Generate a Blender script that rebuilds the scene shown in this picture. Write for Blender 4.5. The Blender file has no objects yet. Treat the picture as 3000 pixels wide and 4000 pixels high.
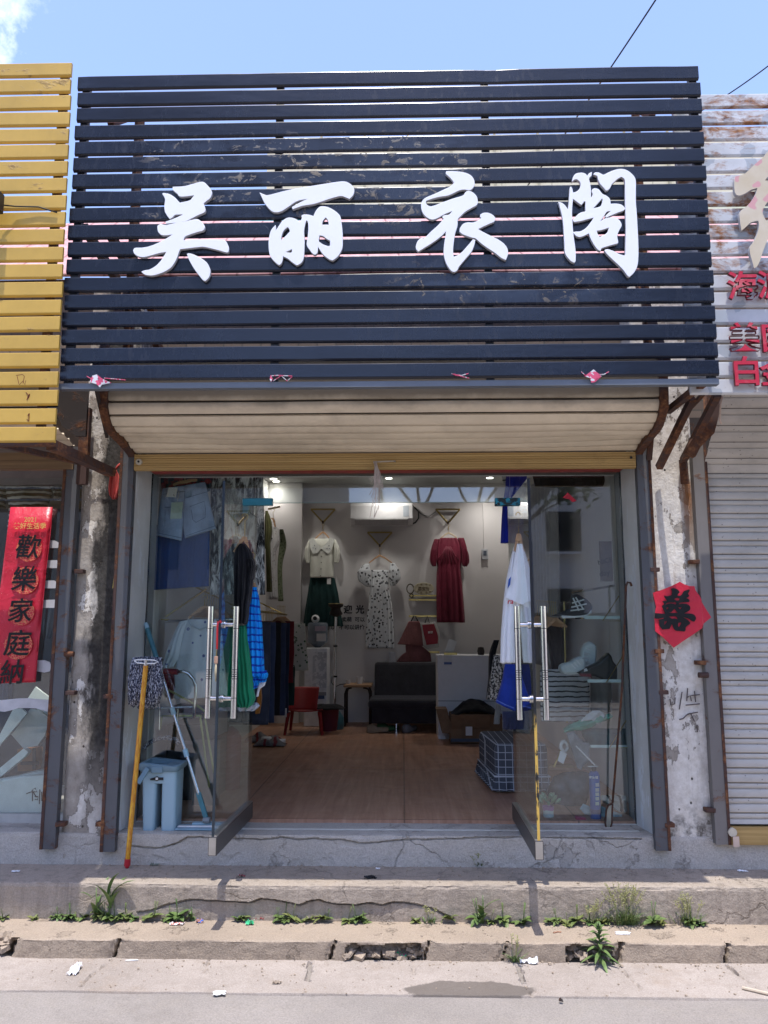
import bpy, bmesh, math, random
from mathutils import Vector, Matrix, noise as mnoise
R_ = math.radians
sc = bpy.context.scene
COL = sc.collection
rnd = random.Random(7)

# ---------------------------------------------------------------- camera
FPX, PITCH, YAW = 3004.0, R_(8.6), R_(1.4)
CAMP = Vector((0.0, -4.9, 1.15))
fw = Vector((-math.sin(YAW) * math.cos(PITCH), math.cos(YAW) * math.cos(PITCH), math.sin(PITCH)))
rt = Vector((math.cos(YAW), math.sin(YAW), 0))
up = rt.cross(fw)
cam = bpy.data.cameras.new('camera')
cam.sensor_fit = 'VERTICAL'
cam.sensor_height = 36.0
cam.lens = 36.0 * FPX / 4000.0
cam.clip_start, cam.clip_end = 0.05, 500
camo = bpy.data.objects.new('camera', cam)
COL.objects.link(camo)
m3 = Matrix((rt, up, -fw)).transposed()
camo.matrix_world = Matrix.Translation(CAMP) @ m3.to_4x4()
sc.camera = camo

# ---------------------------------------------------------------- light
SUN_DIR = Vector((0.012, 0.235, -1.0)).normalized()
w = bpy.data.worlds.new('World')
sc.world = w
w.use_nodes = True
nt = w.node_tree
nt.nodes.clear()
wo = nt.nodes.new('ShaderNodeOutputWorld')
bg = nt.nodes.new('ShaderNodeBackground')
bg.inputs['Strength'].default_value = 0.15
sky = nt.nodes.new('ShaderNodeTexSky')
sky.sky_type = 'NISHITA'
sky.sun_disc = False
sky.sun_elevation = math.asin(-SUN_DIR.z)
sky.sun_rotation = math.atan2(-SUN_DIR.x, -SUN_DIR.y)
sky.air_density, sky.dust_density, sky.ozone_density = 1.0, 1.1, 2.2
# thin summer cloud drifting in one part of the sky
tc = nt.nodes.new('ShaderNodeTexCoord')
def wmath(op, a, b=None, clamp=False):
    n = nt.nodes.new('ShaderNodeMath'); n.operation = op; n.use_clamp = clamp
    for i, v in enumerate((a, b)):
        if v is None: continue
        if isinstance(v, (int, float)): n.inputs[i].default_value = v
        else: nt.links.new(v, n.inputs[i])
    return n.outputs[0]
cn = nt.nodes.new('ShaderNodeTexNoise'); cn.inputs['Scale'].default_value = 13.0; cn.inputs['Detail'].default_value = 8; cn.inputs['Roughness'].default_value = 0.62
nt.links.new(tc.outputs['Generated'], cn.inputs['Vector'])
cd = nt.nodes.new('ShaderNodeVectorMath'); cd.operation = 'DISTANCE'
cdir = (fw + rt * (40 - 1500) / FPX - up * (130 - 2000) / FPX).normalized()
nt.links.new(tc.outputs['Generated'], cd.inputs[0]); cd.inputs[1].default_value = cdir
near = wmath('SUBTRACT', 1.0, wmath('MULTIPLY', cd.outputs['Value'], 13.0), True)
cl = wmath('MULTIPLY', wmath('MULTIPLY', wmath('SUBTRACT', cn.outputs[0], 0.46), 5.0, True), near, True)
cl = wmath('MULTIPLY', cl, 0.7)
cmix = nt.nodes.new('ShaderNodeMix'); cmix.data_type = 'RGBA'
cmix.inputs['B'].default_value = (6.5, 6.7, 7.0, 1)
tint = nt.nodes.new('ShaderNodeMix'); tint.data_type = 'RGBA'; tint.blend_type = 'MULTIPLY'; tint.inputs['Factor'].default_value = 1.0
nt.links.new(sky.outputs[0], tint.inputs['A']); tint.inputs['B'].default_value = (1.05, 0.985, 1.07, 1)
nt.links.new(cl, cmix.inputs['Factor']); nt.links.new(tint.outputs['Result'], cmix.inputs['A'])
nt.links.new(cmix.outputs['Result'], bg.inputs['Color'])
nt.links.new(bg.outputs[0], wo.inputs['Surface'])

sl = bpy.data.lights.new('sun', 'SUN')
sl.energy, sl.angle, sl.color = 2.25, R_(0.5), (1.0, 0.955, 0.9)
so = bpy.data.objects.new('sun', sl)
COL.objects.link(so)
so.rotation_euler = SUN_DIR.to_track_quat('-Z', 'Y').to_euler()
so.location = (0, -3, 12)

vs = sc.view_settings
vs.view_transform, vs.look, vs.exposure, vs.gamma = 'Standard', 'None', 1.3, 1.0
sc.render.resolution_x, sc.render.resolution_y = 768, 1024
try:
    sc.cycles.use_denoising = True
    sc.cycles.max_bounces = 8
    sc.cycles.transparent_max_bounces = 24
    sc.cycles.sample_clamp_indirect = 6
    sc.cycles.caustics_reflective = sc.cycles.caustics_refractive = False
except Exception:
    pass

# ---------------------------------------------------------------- pixel rays into the place
def ray(x, y):
    return fw + rt * ((x - 1500) / FPX) - up * ((y - 2000) / FPX)
def P(x, y, Y):
    d = ray(x, y); return CAMP + d * ((Y - CAMP.y) / d.y)
def G(x, y, Z):
    d = ray(x, y); return CAMP + d * ((Z - CAMP.z) / d.z)
def zz(x0, y0, s):
    return lambda *pts: [(x0 + s * a, y0 + s * b) for a, b in pts]

# ---------------------------------------------------------------- mesh builder
class B:
    def __init__(s): s.bm = bmesh.new()
    def box(s, x0, x1, y0, y1, z0, z1):
        v = [s.bm.verts.new(p) for p in ((x0,y0,z0),(x1,y0,z0),(x1,y1,z0),(x0,y1,z0),(x0,y0,z1),(x1,y0,z1),(x1,y1,z1),(x0,y1,z1))]
        for f in ((0,3,2,1),(4,5,6,7),(0,1,5,4),(1,2,6,5),(2,3,7,6),(3,0,4,7)): s.bm.faces.new([v[i] for i in f])
        return s
    def obox(s, c, ax, ay, az):
        "box from centre and three half-axis vectors"
        c, ax, ay, az = map(Vector, (c, ax, ay, az))
        v = [s.bm.verts.new(c + ax*i + ay*j + az*k) for k in (-1,1) for i, j in ((-1,-1),(1,-1),(1,1),(-1,1))]
        for f in ((0,3,2,1),(4,5,6,7),(0,1,5,4),(1,2,6,5),(2,3,7,6),(3,0,4,7)): s.bm.faces.new([v[i] for i in f])
        return s
    def beam(s, a, b, wx, wy, upv=(0,0,1)):
        a, b = Vector(a), Vector(b); d = (b - a); L = d.length; d.normalize()
        u = Vector(upv); u = u - d * u.dot(d)
        if u.length < 1e-4: u = Vector((1,0,0)) - d * d.x
        u.normalize(); v = d.cross(u)
        return s.obox((a+b)/2, d*L/2, v*wx/2, u*wy/2)
    def rings(s, rings, close=True, caps=True):
        rv = [[s.bm.verts.new(p) for p in r] for r in rings]
        n = len(rv[0])
        for a, b in zip(rv, rv[1:]):
            for i in range(n if close else n-1):
                j = (i+1) % n
                try: s.bm.faces.new((a[i], a[j], b[j], b[i]))
                except ValueError: pass
        if caps and close:
            s.bm.faces.new(rv[0][::-1]); s.bm.faces.new(rv[-1])
        return s
    def tube(s, pts, r, n=8, caps=True):
        pts = [Vector(p) for p in pts]; rs = r if isinstance(r, (list, tuple)) else [r]*len(pts)
        rings, u = [], None
        for i, p in enumerate(pts):
            d = (pts[min(i+1, len(pts)-1)] - pts[max(i-1, 0)]).normalized()
            if u is None:
                u = Vector((0,0,1)) if abs(d.z) < 0.9 else Vector((1,0,0))
            u = (u - d*u.dot(d)).normalized(); v = d.cross(u)
            rings.append([p + (u*math.cos(t) + v*math.sin(t))*rs[i] for t in [2*math.pi*k/n for k in range(n)]])
        return s.rings(rings, True, caps)
    def lathe(s, prof, c=(0,0,0), n=20, sx=1, sy=1):
        c = Vector(c)
        return s.rings([[c + Vector((r*sx*math.cos(t), r*sy*math.sin(t), z)) for t in [2*math.pi*k/n for k in range(n)]] for r, z in prof])
    def prism(s, poly, vec):
        "closed outline (3D points) extruded along vec"
        vec = Vector(vec)
        a = [s.bm.verts.new(p) for p in poly]; b = [s.bm.verts.new(Vector(p)+vec) for p in poly]
        s.bm.faces.new(a); s.bm.faces.new(b[::-1])
        n = len(a)
        for i in range(n): s.bm.faces.new((a[(i+1)%n], a[i], b[i], b[(i+1)%n]))
        return s
    def grid(s, nu, nv, f, closeu=False):
        vv = [[s.bm.verts.new(f(i/(nu-1), j/(nv-1))) for i in range(nu)] for j in range(nv)]
        for j in range(nv-1):
            for i in range(nu if closeu else nu-1):
                k = (i+1) % nu
                s.bm.faces.new((vv[j][i], vv[j][k], vv[j+1][k], vv[j+1][i]))
        return vv
    def sphere(s, c, r, sx=1, sy=1, sz=1, n=12, m=8):
        c = Vector(c)
        return s.rings([[c + Vector((r*sx*math.sin(a)*math.cos(t), r*sy*math.sin(a)*math.sin(t), -r*sz*math.cos(a))) for t in [2*math.pi*k/n for k in range(n)]] for a in [math.pi*(0.02+0.96*i/m) for i in range(m+1)]])
    def quad(s, *p):
        s.bm.faces.new([s.bm.verts.new(q) for q in p]); return s
    def make(s, name, mat, parent=None, smooth=False, bevel=0, solid=0, recalc=True, sub=0, **tags):
        if recalc: bmesh.ops.recalc_face_normals(s.bm, faces=s.bm.faces)
        me = bpy.data.meshes.new(name)
        vs_ = s.bm.verts
        if parent is None:
            lo = Vector((min(v.co.x for v in vs_), min(v.co.y for v in vs_), min(v.co.z for v in vs_)))
            hi = Vector((max(v.co.x for v in vs_), max(v.co.y for v in vs_), 0))
            off = Vector(((lo.x+hi.x)/2, (lo.y+hi.y)/2, lo.z))
        else:
            off = wloc(parent)
        for v in vs_: v.co -= off
        s.bm.to_mesh(me); s.bm.free()
        if smooth:
            for p in me.polygons: p.use_smooth = True
        me.materials.append(mat)
        o = bpy.data.objects.new(name, me); COL.objects.link(o)
        if parent is None: o.location = off
        else: o.parent = parent
        if bevel:
            b = o.modifiers.new('bevel', 'BEVEL'); b.width = bevel; b.segments = 2; b.limit_method = 'ANGLE'; b.angle_limit = R_(40)
        if solid:
            b = o.modifiers.new('solid', 'SOLIDIFY'); b.thickness = solid; b.offset = 0
        if sub:
            b = o.modifiers.new('sub', 'SUBSURF'); b.levels = b.render_levels = sub
        if smooth == 'auto':
            for p in me.polygons: p.use_smooth = True
            try: me.set_sharp_from_angle(angle=R_(38))
            except Exception: pass
        if tags: tag(o, **tags)
        return o
def wloc(o):
    v = Vector((0,0,0))
    while o is not None: v += o.location; o = o.parent
    return v
def tag(o, label=None, cat=None, group=None, kind=None):
    if label: o['label'] = label
    if cat: o['category'] = cat
    if group: o['group'] = group
    if kind: o['kind'] = kind
    return o
def thing(name, label, cat, loc, group=None):
    o = bpy.data.objects.new(name, None); COL.objects.link(o); o.empty_display_size = 0.1
    o.location = loc
    return tag(o, label, cat, group)
def copy_tree(o, parent=None):
    c = o.copy(); COL.objects.link(c)
    if parent: c.parent = parent
    for ch in list(o.children): copy_tree(ch, c)
    return c

# outlines with curved edges but kept corners
def smooth_outline(pts, n=4, corner=52):
    pts = [Vector((a, b)) for a, b in pts]; N = len(pts); out = []
    def is_c(i):
        a, b, c = pts[i-1], pts[i], pts[(i+1) % N]
        u, v = b-a, c-b
        return u.length > 0 and v.length > 0 and math.degrees(u.angle(v)) > corner
    C = [is_c(i) for i in range(N)]
    for i in range(N):
        p0, p1, p2, p3 = pts[i-1], pts[i], pts[(i+1) % N], pts[(i+2) % N]
        if C[i]: p0 = p1 - (p2-p1)*0.6
        if C[(i+1) % N]: p3 = p2 + (p2-p1)*0.6
        for k in range(n):
            t = k/n
            out.append(0.5*((2*p1) + (p2-p0)*t + (2*p0-5*p1+4*p2-p3)*t*t + (3*p1-p0-3*p2+p3)*t**3))
    return out
def flat_shape(loops2d, depth, bevel=0.0):
    "2D loops (even-odd fill) -> mesh data in the XY plane, extruded +-depth/2"
    cu = bpy.data.curves.new('outline', 'CURVE'); cu.dimensions = '2D'; cu.fill_mode = 'BOTH' if depth else 'FRONT'
    cu.extrude = depth/2; cu.bevel_depth = bevel; cu.bevel_resolution = 1
    for lp in loops2d:
        sp = cu.splines.new('POLY'); sp.points.add(len(lp)-1); sp.use_cyclic_u = True
        for p, q in zip(sp.points, lp): p.co = (q[0], q[1], 0, 1)
    o = bpy.data.objects.new('outline', cu); COL.objects.link(o)
    bpy.context.view_layer.update()
    me = bpy.data.meshes.new_from_object(o.evaluated_get(bpy.context.evaluated_depsgraph_get()))
    bpy.data.objects.remove(o); bpy.data.curves.remove(cu)
    return me
def text_mesh(body, size, depth=0.0, bold=0.0, shear=0.0, align='CENTER'):
    cu = bpy.data.curves.new('text', 'FONT'); cu.body = body; cu.size = size; cu.extrude = depth/2
    cu.offset = bold; cu.shear = shear; cu.align_x = align; cu.align_y = 'CENTER'
    o = bpy.data.objects.new('text', cu); COL.objects.link(o)
    bpy.context.view_layer.update()
    me = bpy.data.meshes.new_from_object(o.evaluated_get(bpy.context.evaluated_depsgraph_get()))
    bpy.data.objects.remove(o); bpy.data.curves.remove(cu)
    return me
def place_mesh(me, name, mat, loc, parent=None, ax=(1,0,0), ay=(0,0,1), **tags):
    "puts a flat mesh (XY) on the plane spanned by ax, ay at loc (world)"
    ax, ay = Vector(ax), Vector(ay); az = ax.cross(ay).normalized()
    off = wloc(parent) if parent else Vector(loc)
    M = Matrix.Translation(Vector(loc) - off) @ Matrix((ax, ay, az)).transposed().to_4x4()
    me.transform(M); me.name = name
    me.materials.clear(); me.materials.append(mat)
    o = bpy.data.objects.new(name, me); COL.objects.link(o)
    if parent: o.parent = parent
    else: o.location = off
    if tags: tag(o, **tags)
    return o
def outline_part(name, loops_px, Y, depth, mat, parent=None, bevel=0.0, smooth=True, corner=52, **tags):
    "outlines in photo pixels, standing upright on plane Y (front face at Y-depth/2)"
    L = []
    for lp in loops_px:
        l3 = [P(a, b, Y) for a, b in lp]; l2 = [(p.x, p.z) for p in l3]
        L.append(smooth_outline(l2, corner=corner) if smooth else l2)
    cx = sum(p[0] for p in L[0])/len(L[0]); cz = min(p[1] for p in L[0])
    me = flat_shape([[(p[0]-cx, p[1]-cz) for p in l] for l in L], depth, bevel)
    return place_mesh(me, name, mat, (cx, Y, cz), parent, **tags)

# ---------------------------------------------------------------- materials
class N:
    def __init__(s, name, rough=0.7, metal=0.0, spec=0.4):
        s.m = bpy.data.materials.new(name); s.m.use_nodes = True
        s.t = s.m.node_tree; s.p = s.t.nodes['Principled BSDF']
        s.p.inputs['Roughness'].default_value = rough; s.p.inputs['Metallic'].default_value = metal
        s.p.inputs['Specular IOR Level'].default_value = spec
        g = s.t.nodes.new('ShaderNodeNewGeometry'); s.pos = g.outputs['Position']; s.nor = g.outputs['Normal']
    def set(s, inp, v):
        if isinstance(inp, str): inp = s.p.inputs[inp]
        if hasattr(v, 'is_output'): s.t.links.new(v, inp)
        elif isinstance(v, (tuple, list)) and len(v) == 3 and inp.type == 'RGBA': inp.default_value = (*v, 1)
        else: inp.default_value = v
    def node(s, typ, **kw):
        n = s.t.nodes.new('ShaderNode' + typ)
        for k, v in kw.items(): setattr(n, k, v)
        return n
    def map(s, scale=(1,1,1), loc=(0,0,0), rot=(0,0,0), src=None):
        n = s.node('Mapping'); s.set(n.inputs['Vector'], src or s.pos)
        n.inputs['Scale'].default_value = scale; n.inputs['Location'].default_value = loc; n.inputs['Rotation'].default_value = rot
        return n.outputs[0]
    def noise(s, scale, detail=5, rough=0.6, vec=None, dist=0.0):
        n = s.node('TexNoise'); s.set(n.inputs['Vector'], vec or s.pos)
        n.inputs['Scale'].default_value = scale; n.inputs['Detail'].default_value = detail
        n.inputs['Roughness'].default_value = rough; n.inputs['Distortion'].default_value = dist
        return n.outputs[0]
    def vor(s, scale, vec=None, feature='F1', out='Distance', rand=1.0):
        n = s.node('TexVoronoi', feature=feature); s.set(n.inputs['Vector'], vec or s.pos)
        n.inputs['Scale'].default_value = scale; n.inputs['Randomness'].default_value = rand
        return n.outputs[out]
    def xyz(s, v=None):
        n = s.node('SeparateXYZ'); s.set(n.inputs[0], v or s.pos); return n.outputs
    def comb(s, x, y, z):
        n = s.node('CombineXYZ')
        for i, v in enumerate((x, y, z)): s.set(n.inputs[i], v)
        return n.outputs[0]
    def math(s, op, a, b=None, c=None, clamp=False):
        n = s.node('Math', operation=op, use_clamp=clamp)
        for i, v in enumerate((a, b, c)):
            if v is not None: s.set(n.inputs[i], v)
        return n.outputs[0]
    def ramp(s, fac, *stops):
        n = s.node('ValToRGB'); s.set(n.inputs[0], fac); e = n.color_ramp.elements
        while len(e) < len(stops): e.new(0.5)
        for el, (p, c) in zip(e, stops):
            el.position = p; el.color = (c, c, c, 1) if isinstance(c, (int, float)) else (*c, 1)
        return n.outputs[0]
    def step(s, fac, lo, hi):
        n = s.node('MapRange'); n.inputs[1].default_value = lo; n.inputs[2].default_value = hi; s.set(n.inputs[0], fac); return n.outputs[0]
    def mix(s, fac, a, b, mode='MIX'):
        n = s.node('Mix', data_type='RGBA', blend_type=mode)
        s.set(n.inputs['Factor'], fac); s.set(n.inputs['A'], a); s.set(n.inputs['B'], b)
        return n.outputs['Result']
    def bump(s, h, strength=0.3, dist=0.01):
        n = s.node('Bump'); n.inputs['Strength'].default_value = strength; n.inputs['Distance'].default_value = dist
        s.set(n.inputs['Height'], h); s.set(s.p.inputs['Normal'], n.outputs[0]); return s
    def col(s, c): s.set('Base Color', c); return s
def plain(name, c, rough=0.6, metal=0.0, var=0.12, scale=14, bump=0.0, spec=0.4, bscale=60):
    m = N(name, rough, metal, spec)
    n = m.noise(scale)
    d = tuple(x*(1-var) for x in c); l = tuple(min(1, x*(1+var)) for x in c)
    m.col(m.ramp(n, (0.3, d), (0.7, l)))
    if bump: m.bump(m.noise(bscale, 4), bump, 0.004)
    return m.m
def fabric(name, c, var=0.12, rough=0.85, bump=0.25):
    m = N(name, rough, 0, 0.2)
    n = m.noise(9, 4); f = m.noise(350, 2)
    d = tuple(x*(1-var) for x in c); l = tuple(min(1, x*(1+var)) for x in c)
    m.col(m.ramp(n, (0.3, d), (0.7, l)))
    m.p.inputs['Sheen Weight'].default_value = 0.12
    m.bump(m.math('ADD', m.math('MULTIPLY', f, 0.2), m.math('ADD', m.noise(14, 3), m.math('MULTIPLY', m.noise(1.0, 3, .5, m.map((34, 34, 5)), 1.0), 1.2))), min(1, bump*2), 0.012)
    return m.m

def concrete(name, c, dirt=(0.09,0.08,0.07), warm=(0.3,0.25,0.2), amount=0.5, scale=1.0, bump=0.5, streak=False, crack=0.0, peel=0.0):
    m = N(name, 0.9, 0, 0.25)
    big = m.noise(1.6*scale, 6, 0.65); mid = m.noise(9*scale, 8, 0.7); fine = m.noise(120*scale, 3, 0.6)
    base = m.ramp(big, (0.25, tuple(x*0.78 for x in c)), (0.5, c), (0.8, tuple(min(1, x*1.18) for x in c)))
    base = m.mix(m.math('MULTIPLY', m.step(mid, 0.5, 0.78), amount), base, warm)
    base = m.mix(m.math('MULTIPLY', m.step(m.noise(3.3*scale, 9, 0.72), 0.55, 0.8), amount), base, dirt)
    base = m.mix(m.math('MULTIPLY', m.step(fine, 0.35, 0.75), 0.5), base, tuple(x*0.45 for x in c))
    base = m.mix(m.math('MULTIPLY', m.step(m.noise(190*scale, 2, .5), .52, .7), 0.35), base, tuple(min(1, x*1.45) for x in c))
    spk = m.step(m.vor(85*scale), 0.13, 0.05)
    base = m.mix(m.math('MULTIPLY', spk, 0.5), base, tuple(x*0.35 for x in c))
    if streak:
        st = m.noise(1.0, 6, 0.65, m.map((22, 22, 0.9)))
        base = m.mix(m.math('MULTIPLY', m.step(st, 0.5, 0.78), 0.55), base, dirt)
    crk = 0.0
    if peel:
        pn = m.noise(5, 9, 0.68); pe = m.step(pn, 0.60, 0.612); ed = m.math('MULTIPLY', m.step(pn, 0.585, 0.60), m.step(pn, 0.615, 0.60))
        base = m.mix(m.math('MULTIPLY', pe, peel), base, tuple(x*0.72 for x in c)); base = m.mix(m.math('MULTIPLY', ed, 0.5), base, dirt)
        crk = m.math('MULTIPLY', pe, 0.5)
    if crack:
        wv = m.node('VectorMath', operation='ADD'); m.set(wv.inputs[0], m.pos)
        nn = m.node('TexNoise'); nn.inputs['Scale'].default_value = 4.0; nn.inputs['Detail'].default_value = 6; m.set(nn.inputs['Vector'], m.pos)
        sc_ = m.node('VectorMath', operation='SCALE'); m.set(sc_.inputs[0], nn.outputs['Color']); sc_.inputs['Scale'].default_value = 0.35; m.set(wv.inputs[1], sc_.outputs[0])
        cd_ = m.vor(1.7, wv.outputs[0], 'DISTANCE_TO_EDGE')
        ck = m.math('MULTIPLY', m.step(cd_, 0.012, 0.004), m.step(m.noise(1.3, 3), 0.48, 0.56))
        base = m.mix(m.math('MULTIPLY', ck, crack), base, (0.03,0.026,0.022))
        crk = m.math('ADD', crk, ck)
    m.col(base)
    m.bump(m.math('ADD', m.math('MULTIPLY', crk, -0.8), m.math('ADD', m.math('MULTIPLY', fine, 0.35), m.math('ADD', mid, m.math('MULTIPLY', spk, -0.4)))), bump, 0.012)
    return m.m
ROAD = concrete('road_asphalt', (0.28,0.253,0.226), warm=(0.30,0.265,0.22), dirt=(0.16,0.14,0.12), amount=0.6, bump=0.5)
PAVE = concrete('pavement_concrete', (0.40,0.37,0.345), warm=(0.43,0.37,0.31), amount=0.5, bump=0.45)
KERB = concrete('kerb_concrete', (0.37,0.30,0.23), dirt=(0.13,0.1,0.075), warm=(0.42,0.33,0.24), amount=0.7, bump=0.8, peel=0.5)
STEP = concrete('step_concrete', (0.36,0.305,0.25), dirt=(0.12,0.1,0.08), warm=(0.4,0.32,0.23), amount=0.6, bump=0.6, streak=True, crack=0.3, peel=0.35)
PLIN = concrete('plinth_concrete', (0.50,0.46,0.41), dirt=(0.18,0.16,0.14), warm=(0.50,0.45,0.37), amount=0.6, bump=0.8, crack=0.18, peel=0.6)

def gutter_mat():
    m = N('gutter_concrete', 0.9, 0, 0.25)
    big = m.noise(1.2, 6, 0.65); mid = m.noise(11, 8, 0.7); fine = m.noise(130, 3)
    c = m.ramp(big, (0.25, (0.28,0.242,0.208)), (0.55, (0.38,0.33,0.288)), (0.8, (0.43,0.38,0.335)))
    c = m.mix(m.math('MULTIPLY', m.step(mid, 0.48, 0.75), 0.6), c, (0.23,0.19,0.155))
    c = m.mix(m.math('MULTIPLY', m.step(m.noise(3.1, 8, .7), 0.55, 0.72), 0.45), c, (0.30,0.22,0.15))
    c = m.mix(m.math('MULTIPLY', m.step(fine, 0.4, 0.75), 0.5), c, (0.17,0.145,0.12))
    c = m.mix(m.math('MULTIPLY', m.step(m.noise(200, 2, .5), .54, .7), .35), c, (.55,.5,.44))
    # water stain with a ragged rim: an ellipse in x,y disturbed by noise
    x, y, z = m.xyz()
    n1 = m.noise(4.5, 5, 0.6)
    q = G(1830, 3868, -0.462)
    ex = m.math('DIVIDE', m.math('SUBTRACT', x, q.x), 0.29); ey = m.math('DIVIDE', m.math('SUBTRACT', y, q.y), 0.085)
    r = m.math('ADD', m.math('ADD', m.math('MULTIPLY', ex, ex), m.math('MULTIPLY', ey, ey)), m.math('MULTIPLY', m.math('SUBTRACT', n1, 0.5), 3.0))
    wet = m.step(r, 1.0, 0.86)
    c = m.mix(m.math('MULTIPLY', wet, 0.72), c, (0.09,0.077,0.066))
    m.col(c); m.set('Roughness', m.math('SUBTRACT', 0.9, m.math('MULTIPLY', wet, 0.35)))
    m.bump(m.math('ADD', m.math('MULTIPLY', fine, 0.4), mid), 0.4, 0.01)
    return m.m
GUTT = gutter_mat()

def pillar_mat(name, dark):
    "lime-washed concrete post: flaking white coat, soot, rust runs"
    m = N(name, 0.92, 0, 0.2)
    x, y, z = m.xyz()
    flake = m.noise(5.5, 12, 0.66, m.map((1, 1, 0.55)))
    grime = m.noise(3.2, 8, 0.68, m.map((1.6, 1.6, 0.5)))
    streak = m.noise(1.0, 6, 0.7, m.map((30, 30, 1.6)))
    base = m.ramp(m.noise(11, 8, .7), (0.3, (0.27,0.235,0.195)), (0.7, (0.46,0.415,0.36)))
    white = m.ramp(m.noise(26, 6, .7), (0.3, (0.56,0.51,0.44)), (0.7, (0.78,0.74,0.68)))
    t0 = 0.455 if not dark else 0.535
    c = m.mix(m.step(flake, t0-0.006, t0+0.006), base, white)
    c = m.mix(m.math('MULTIPLY', m.math('MULTIPLY', m.step(flake, t0-0.022, t0-0.006), m.step(flake, t0+0.004, t0-0.004)), 0.6), c, (0.1,0.08,0.065))
    c = m.mix(m.math('MULTIPLY', m.step(streak, 0.55, 0.8), 0.4), c, (0.16,0.14,0.125))
    if dark:   # soot band down the middle of the face
        cx = -1.77
        d = m.math('ABSOLUTE', m.math('SUBTRACT', x, cx))
        band = m.step(m.math('ADD', d, m.math('MULTIPLY', m.math('SUBTRACT', m.noise(4.5, 9, .68, m.map((1.4, 1.4, .6))), 0.5), 0.34)), 0.135, 0.075)
        band = m.math('MULTIPLY', band, m.step(z, -0.1, 0.5))
        c = m.mix(m.math('MULTIPLY', band, 0.95), c, m.ramp(m.noise(30, 6), (0.35, (0.012,0.011,0.010)), (0.75, (0.055,0.05,0.046))))
    else:
        r = m.step(m.noise(1.0, 6, 0.65, m.map((13, 13, 0.9), (3.1, 0, 0))), 0.6, 0.75)
        c = m.mix(m.math('MULTIPLY', r, 0.7), c, (0.30,0.17,0.07))
    if not dark:
        q = P(2684, 1890, -.27); rs = m.math('MULTIPLY', m.step(m.math('ADD', m.math('ABSOLUTE', m.math('SUBTRACT', x, q.x)), m.math('MULTIPLY', m.math('SUBTRACT', m.noise(1, 4, .6, m.map((60,60,8))), .5), .06)), .05, .015), m.math('MULTIPLY', m.step(z, q.z-.42, q.z-.08), m.step(z, q.z+.05, q.z)))
        c = m.mix(m.math('MULTIPLY', rs, .9), c, (0.26,0.1,0.03))
        c = m.mix(m.math('MULTIPLY', m.step(z, 0.22, -0.02), m.step(m.noise(14, 8, .7), .45, .62)), c, (0.07,0.06,0.05))
    c = m.mix(m.math('MULTIPLY', m.step(grime, 0.55, 0.75), 0.25 if dark else 0.5), c, (0.2,0.185,0.17) if not dark else (0.12,0.11,0.1))
    hol = m.step(m.vor(13, m.map((1,1,0.8))), 0.1, 0.055)
    c = m.mix(hol, c, (0.07,0.06,0.05))
    m.col(c)
    m.bump(m.math('ADD', m.math('ADD', flake, m.math('MULTIPLY', m.noise(60,5), 0.4)), m.math('MULTIPLY', hol, -0.6)), 0.8, 0.012)
    return m.m
PILL_D, PILL_L = pillar_mat('sooty_limewash', True), pillar_mat('limewash', False)

def painted_metal(name, c, rust=0.0, rough=0.4, metal=0.0, dirtv=True, spec=0.5, peel=None):
    m = N(name, rough, metal, spec)
    n = m.noise(3, 6)
    col = m.ramp(n, (0.3, tuple(x*0.85 for x in c)), (0.7, tuple(min(1, x*1.12) for x in c)))
    if dirtv:
        st = m.noise(1.0, 6, 0.7, m.map((40, 40, 3)))
        col = m.mix(m.math('MULTIPLY', m.step(st, 0.55, 0.85), 0.22), col, tuple(x*0.5 + 0.02 for x in c))
    if rust:
        rn = m.noise(3.4, 9, 0.74, m.map((1, 1, 1.6)), 0.4)
        edge = m.step(rn, 0.62 - rust*0.2, 0.70 - rust*0.2)
        rc = m.ramp(m.noise(40, 6), (0.3, (0.05,0.02,0.012)), (0.55, (0.14,0.055,0.025)), (0.8, (0.3,0.15,0.06)))
        col = m.mix(edge, col, rc)
        m.set('Roughness', m.math('ADD', rough, m.math('MULTIPLY', edge, 0.45)))
        m.bump(m.math('MULTIPLY', m.math('ADD', m.noise(50,6), 0.5), edge), 0.5, 0.004)
    m.col(col)
    return m.m
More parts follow.
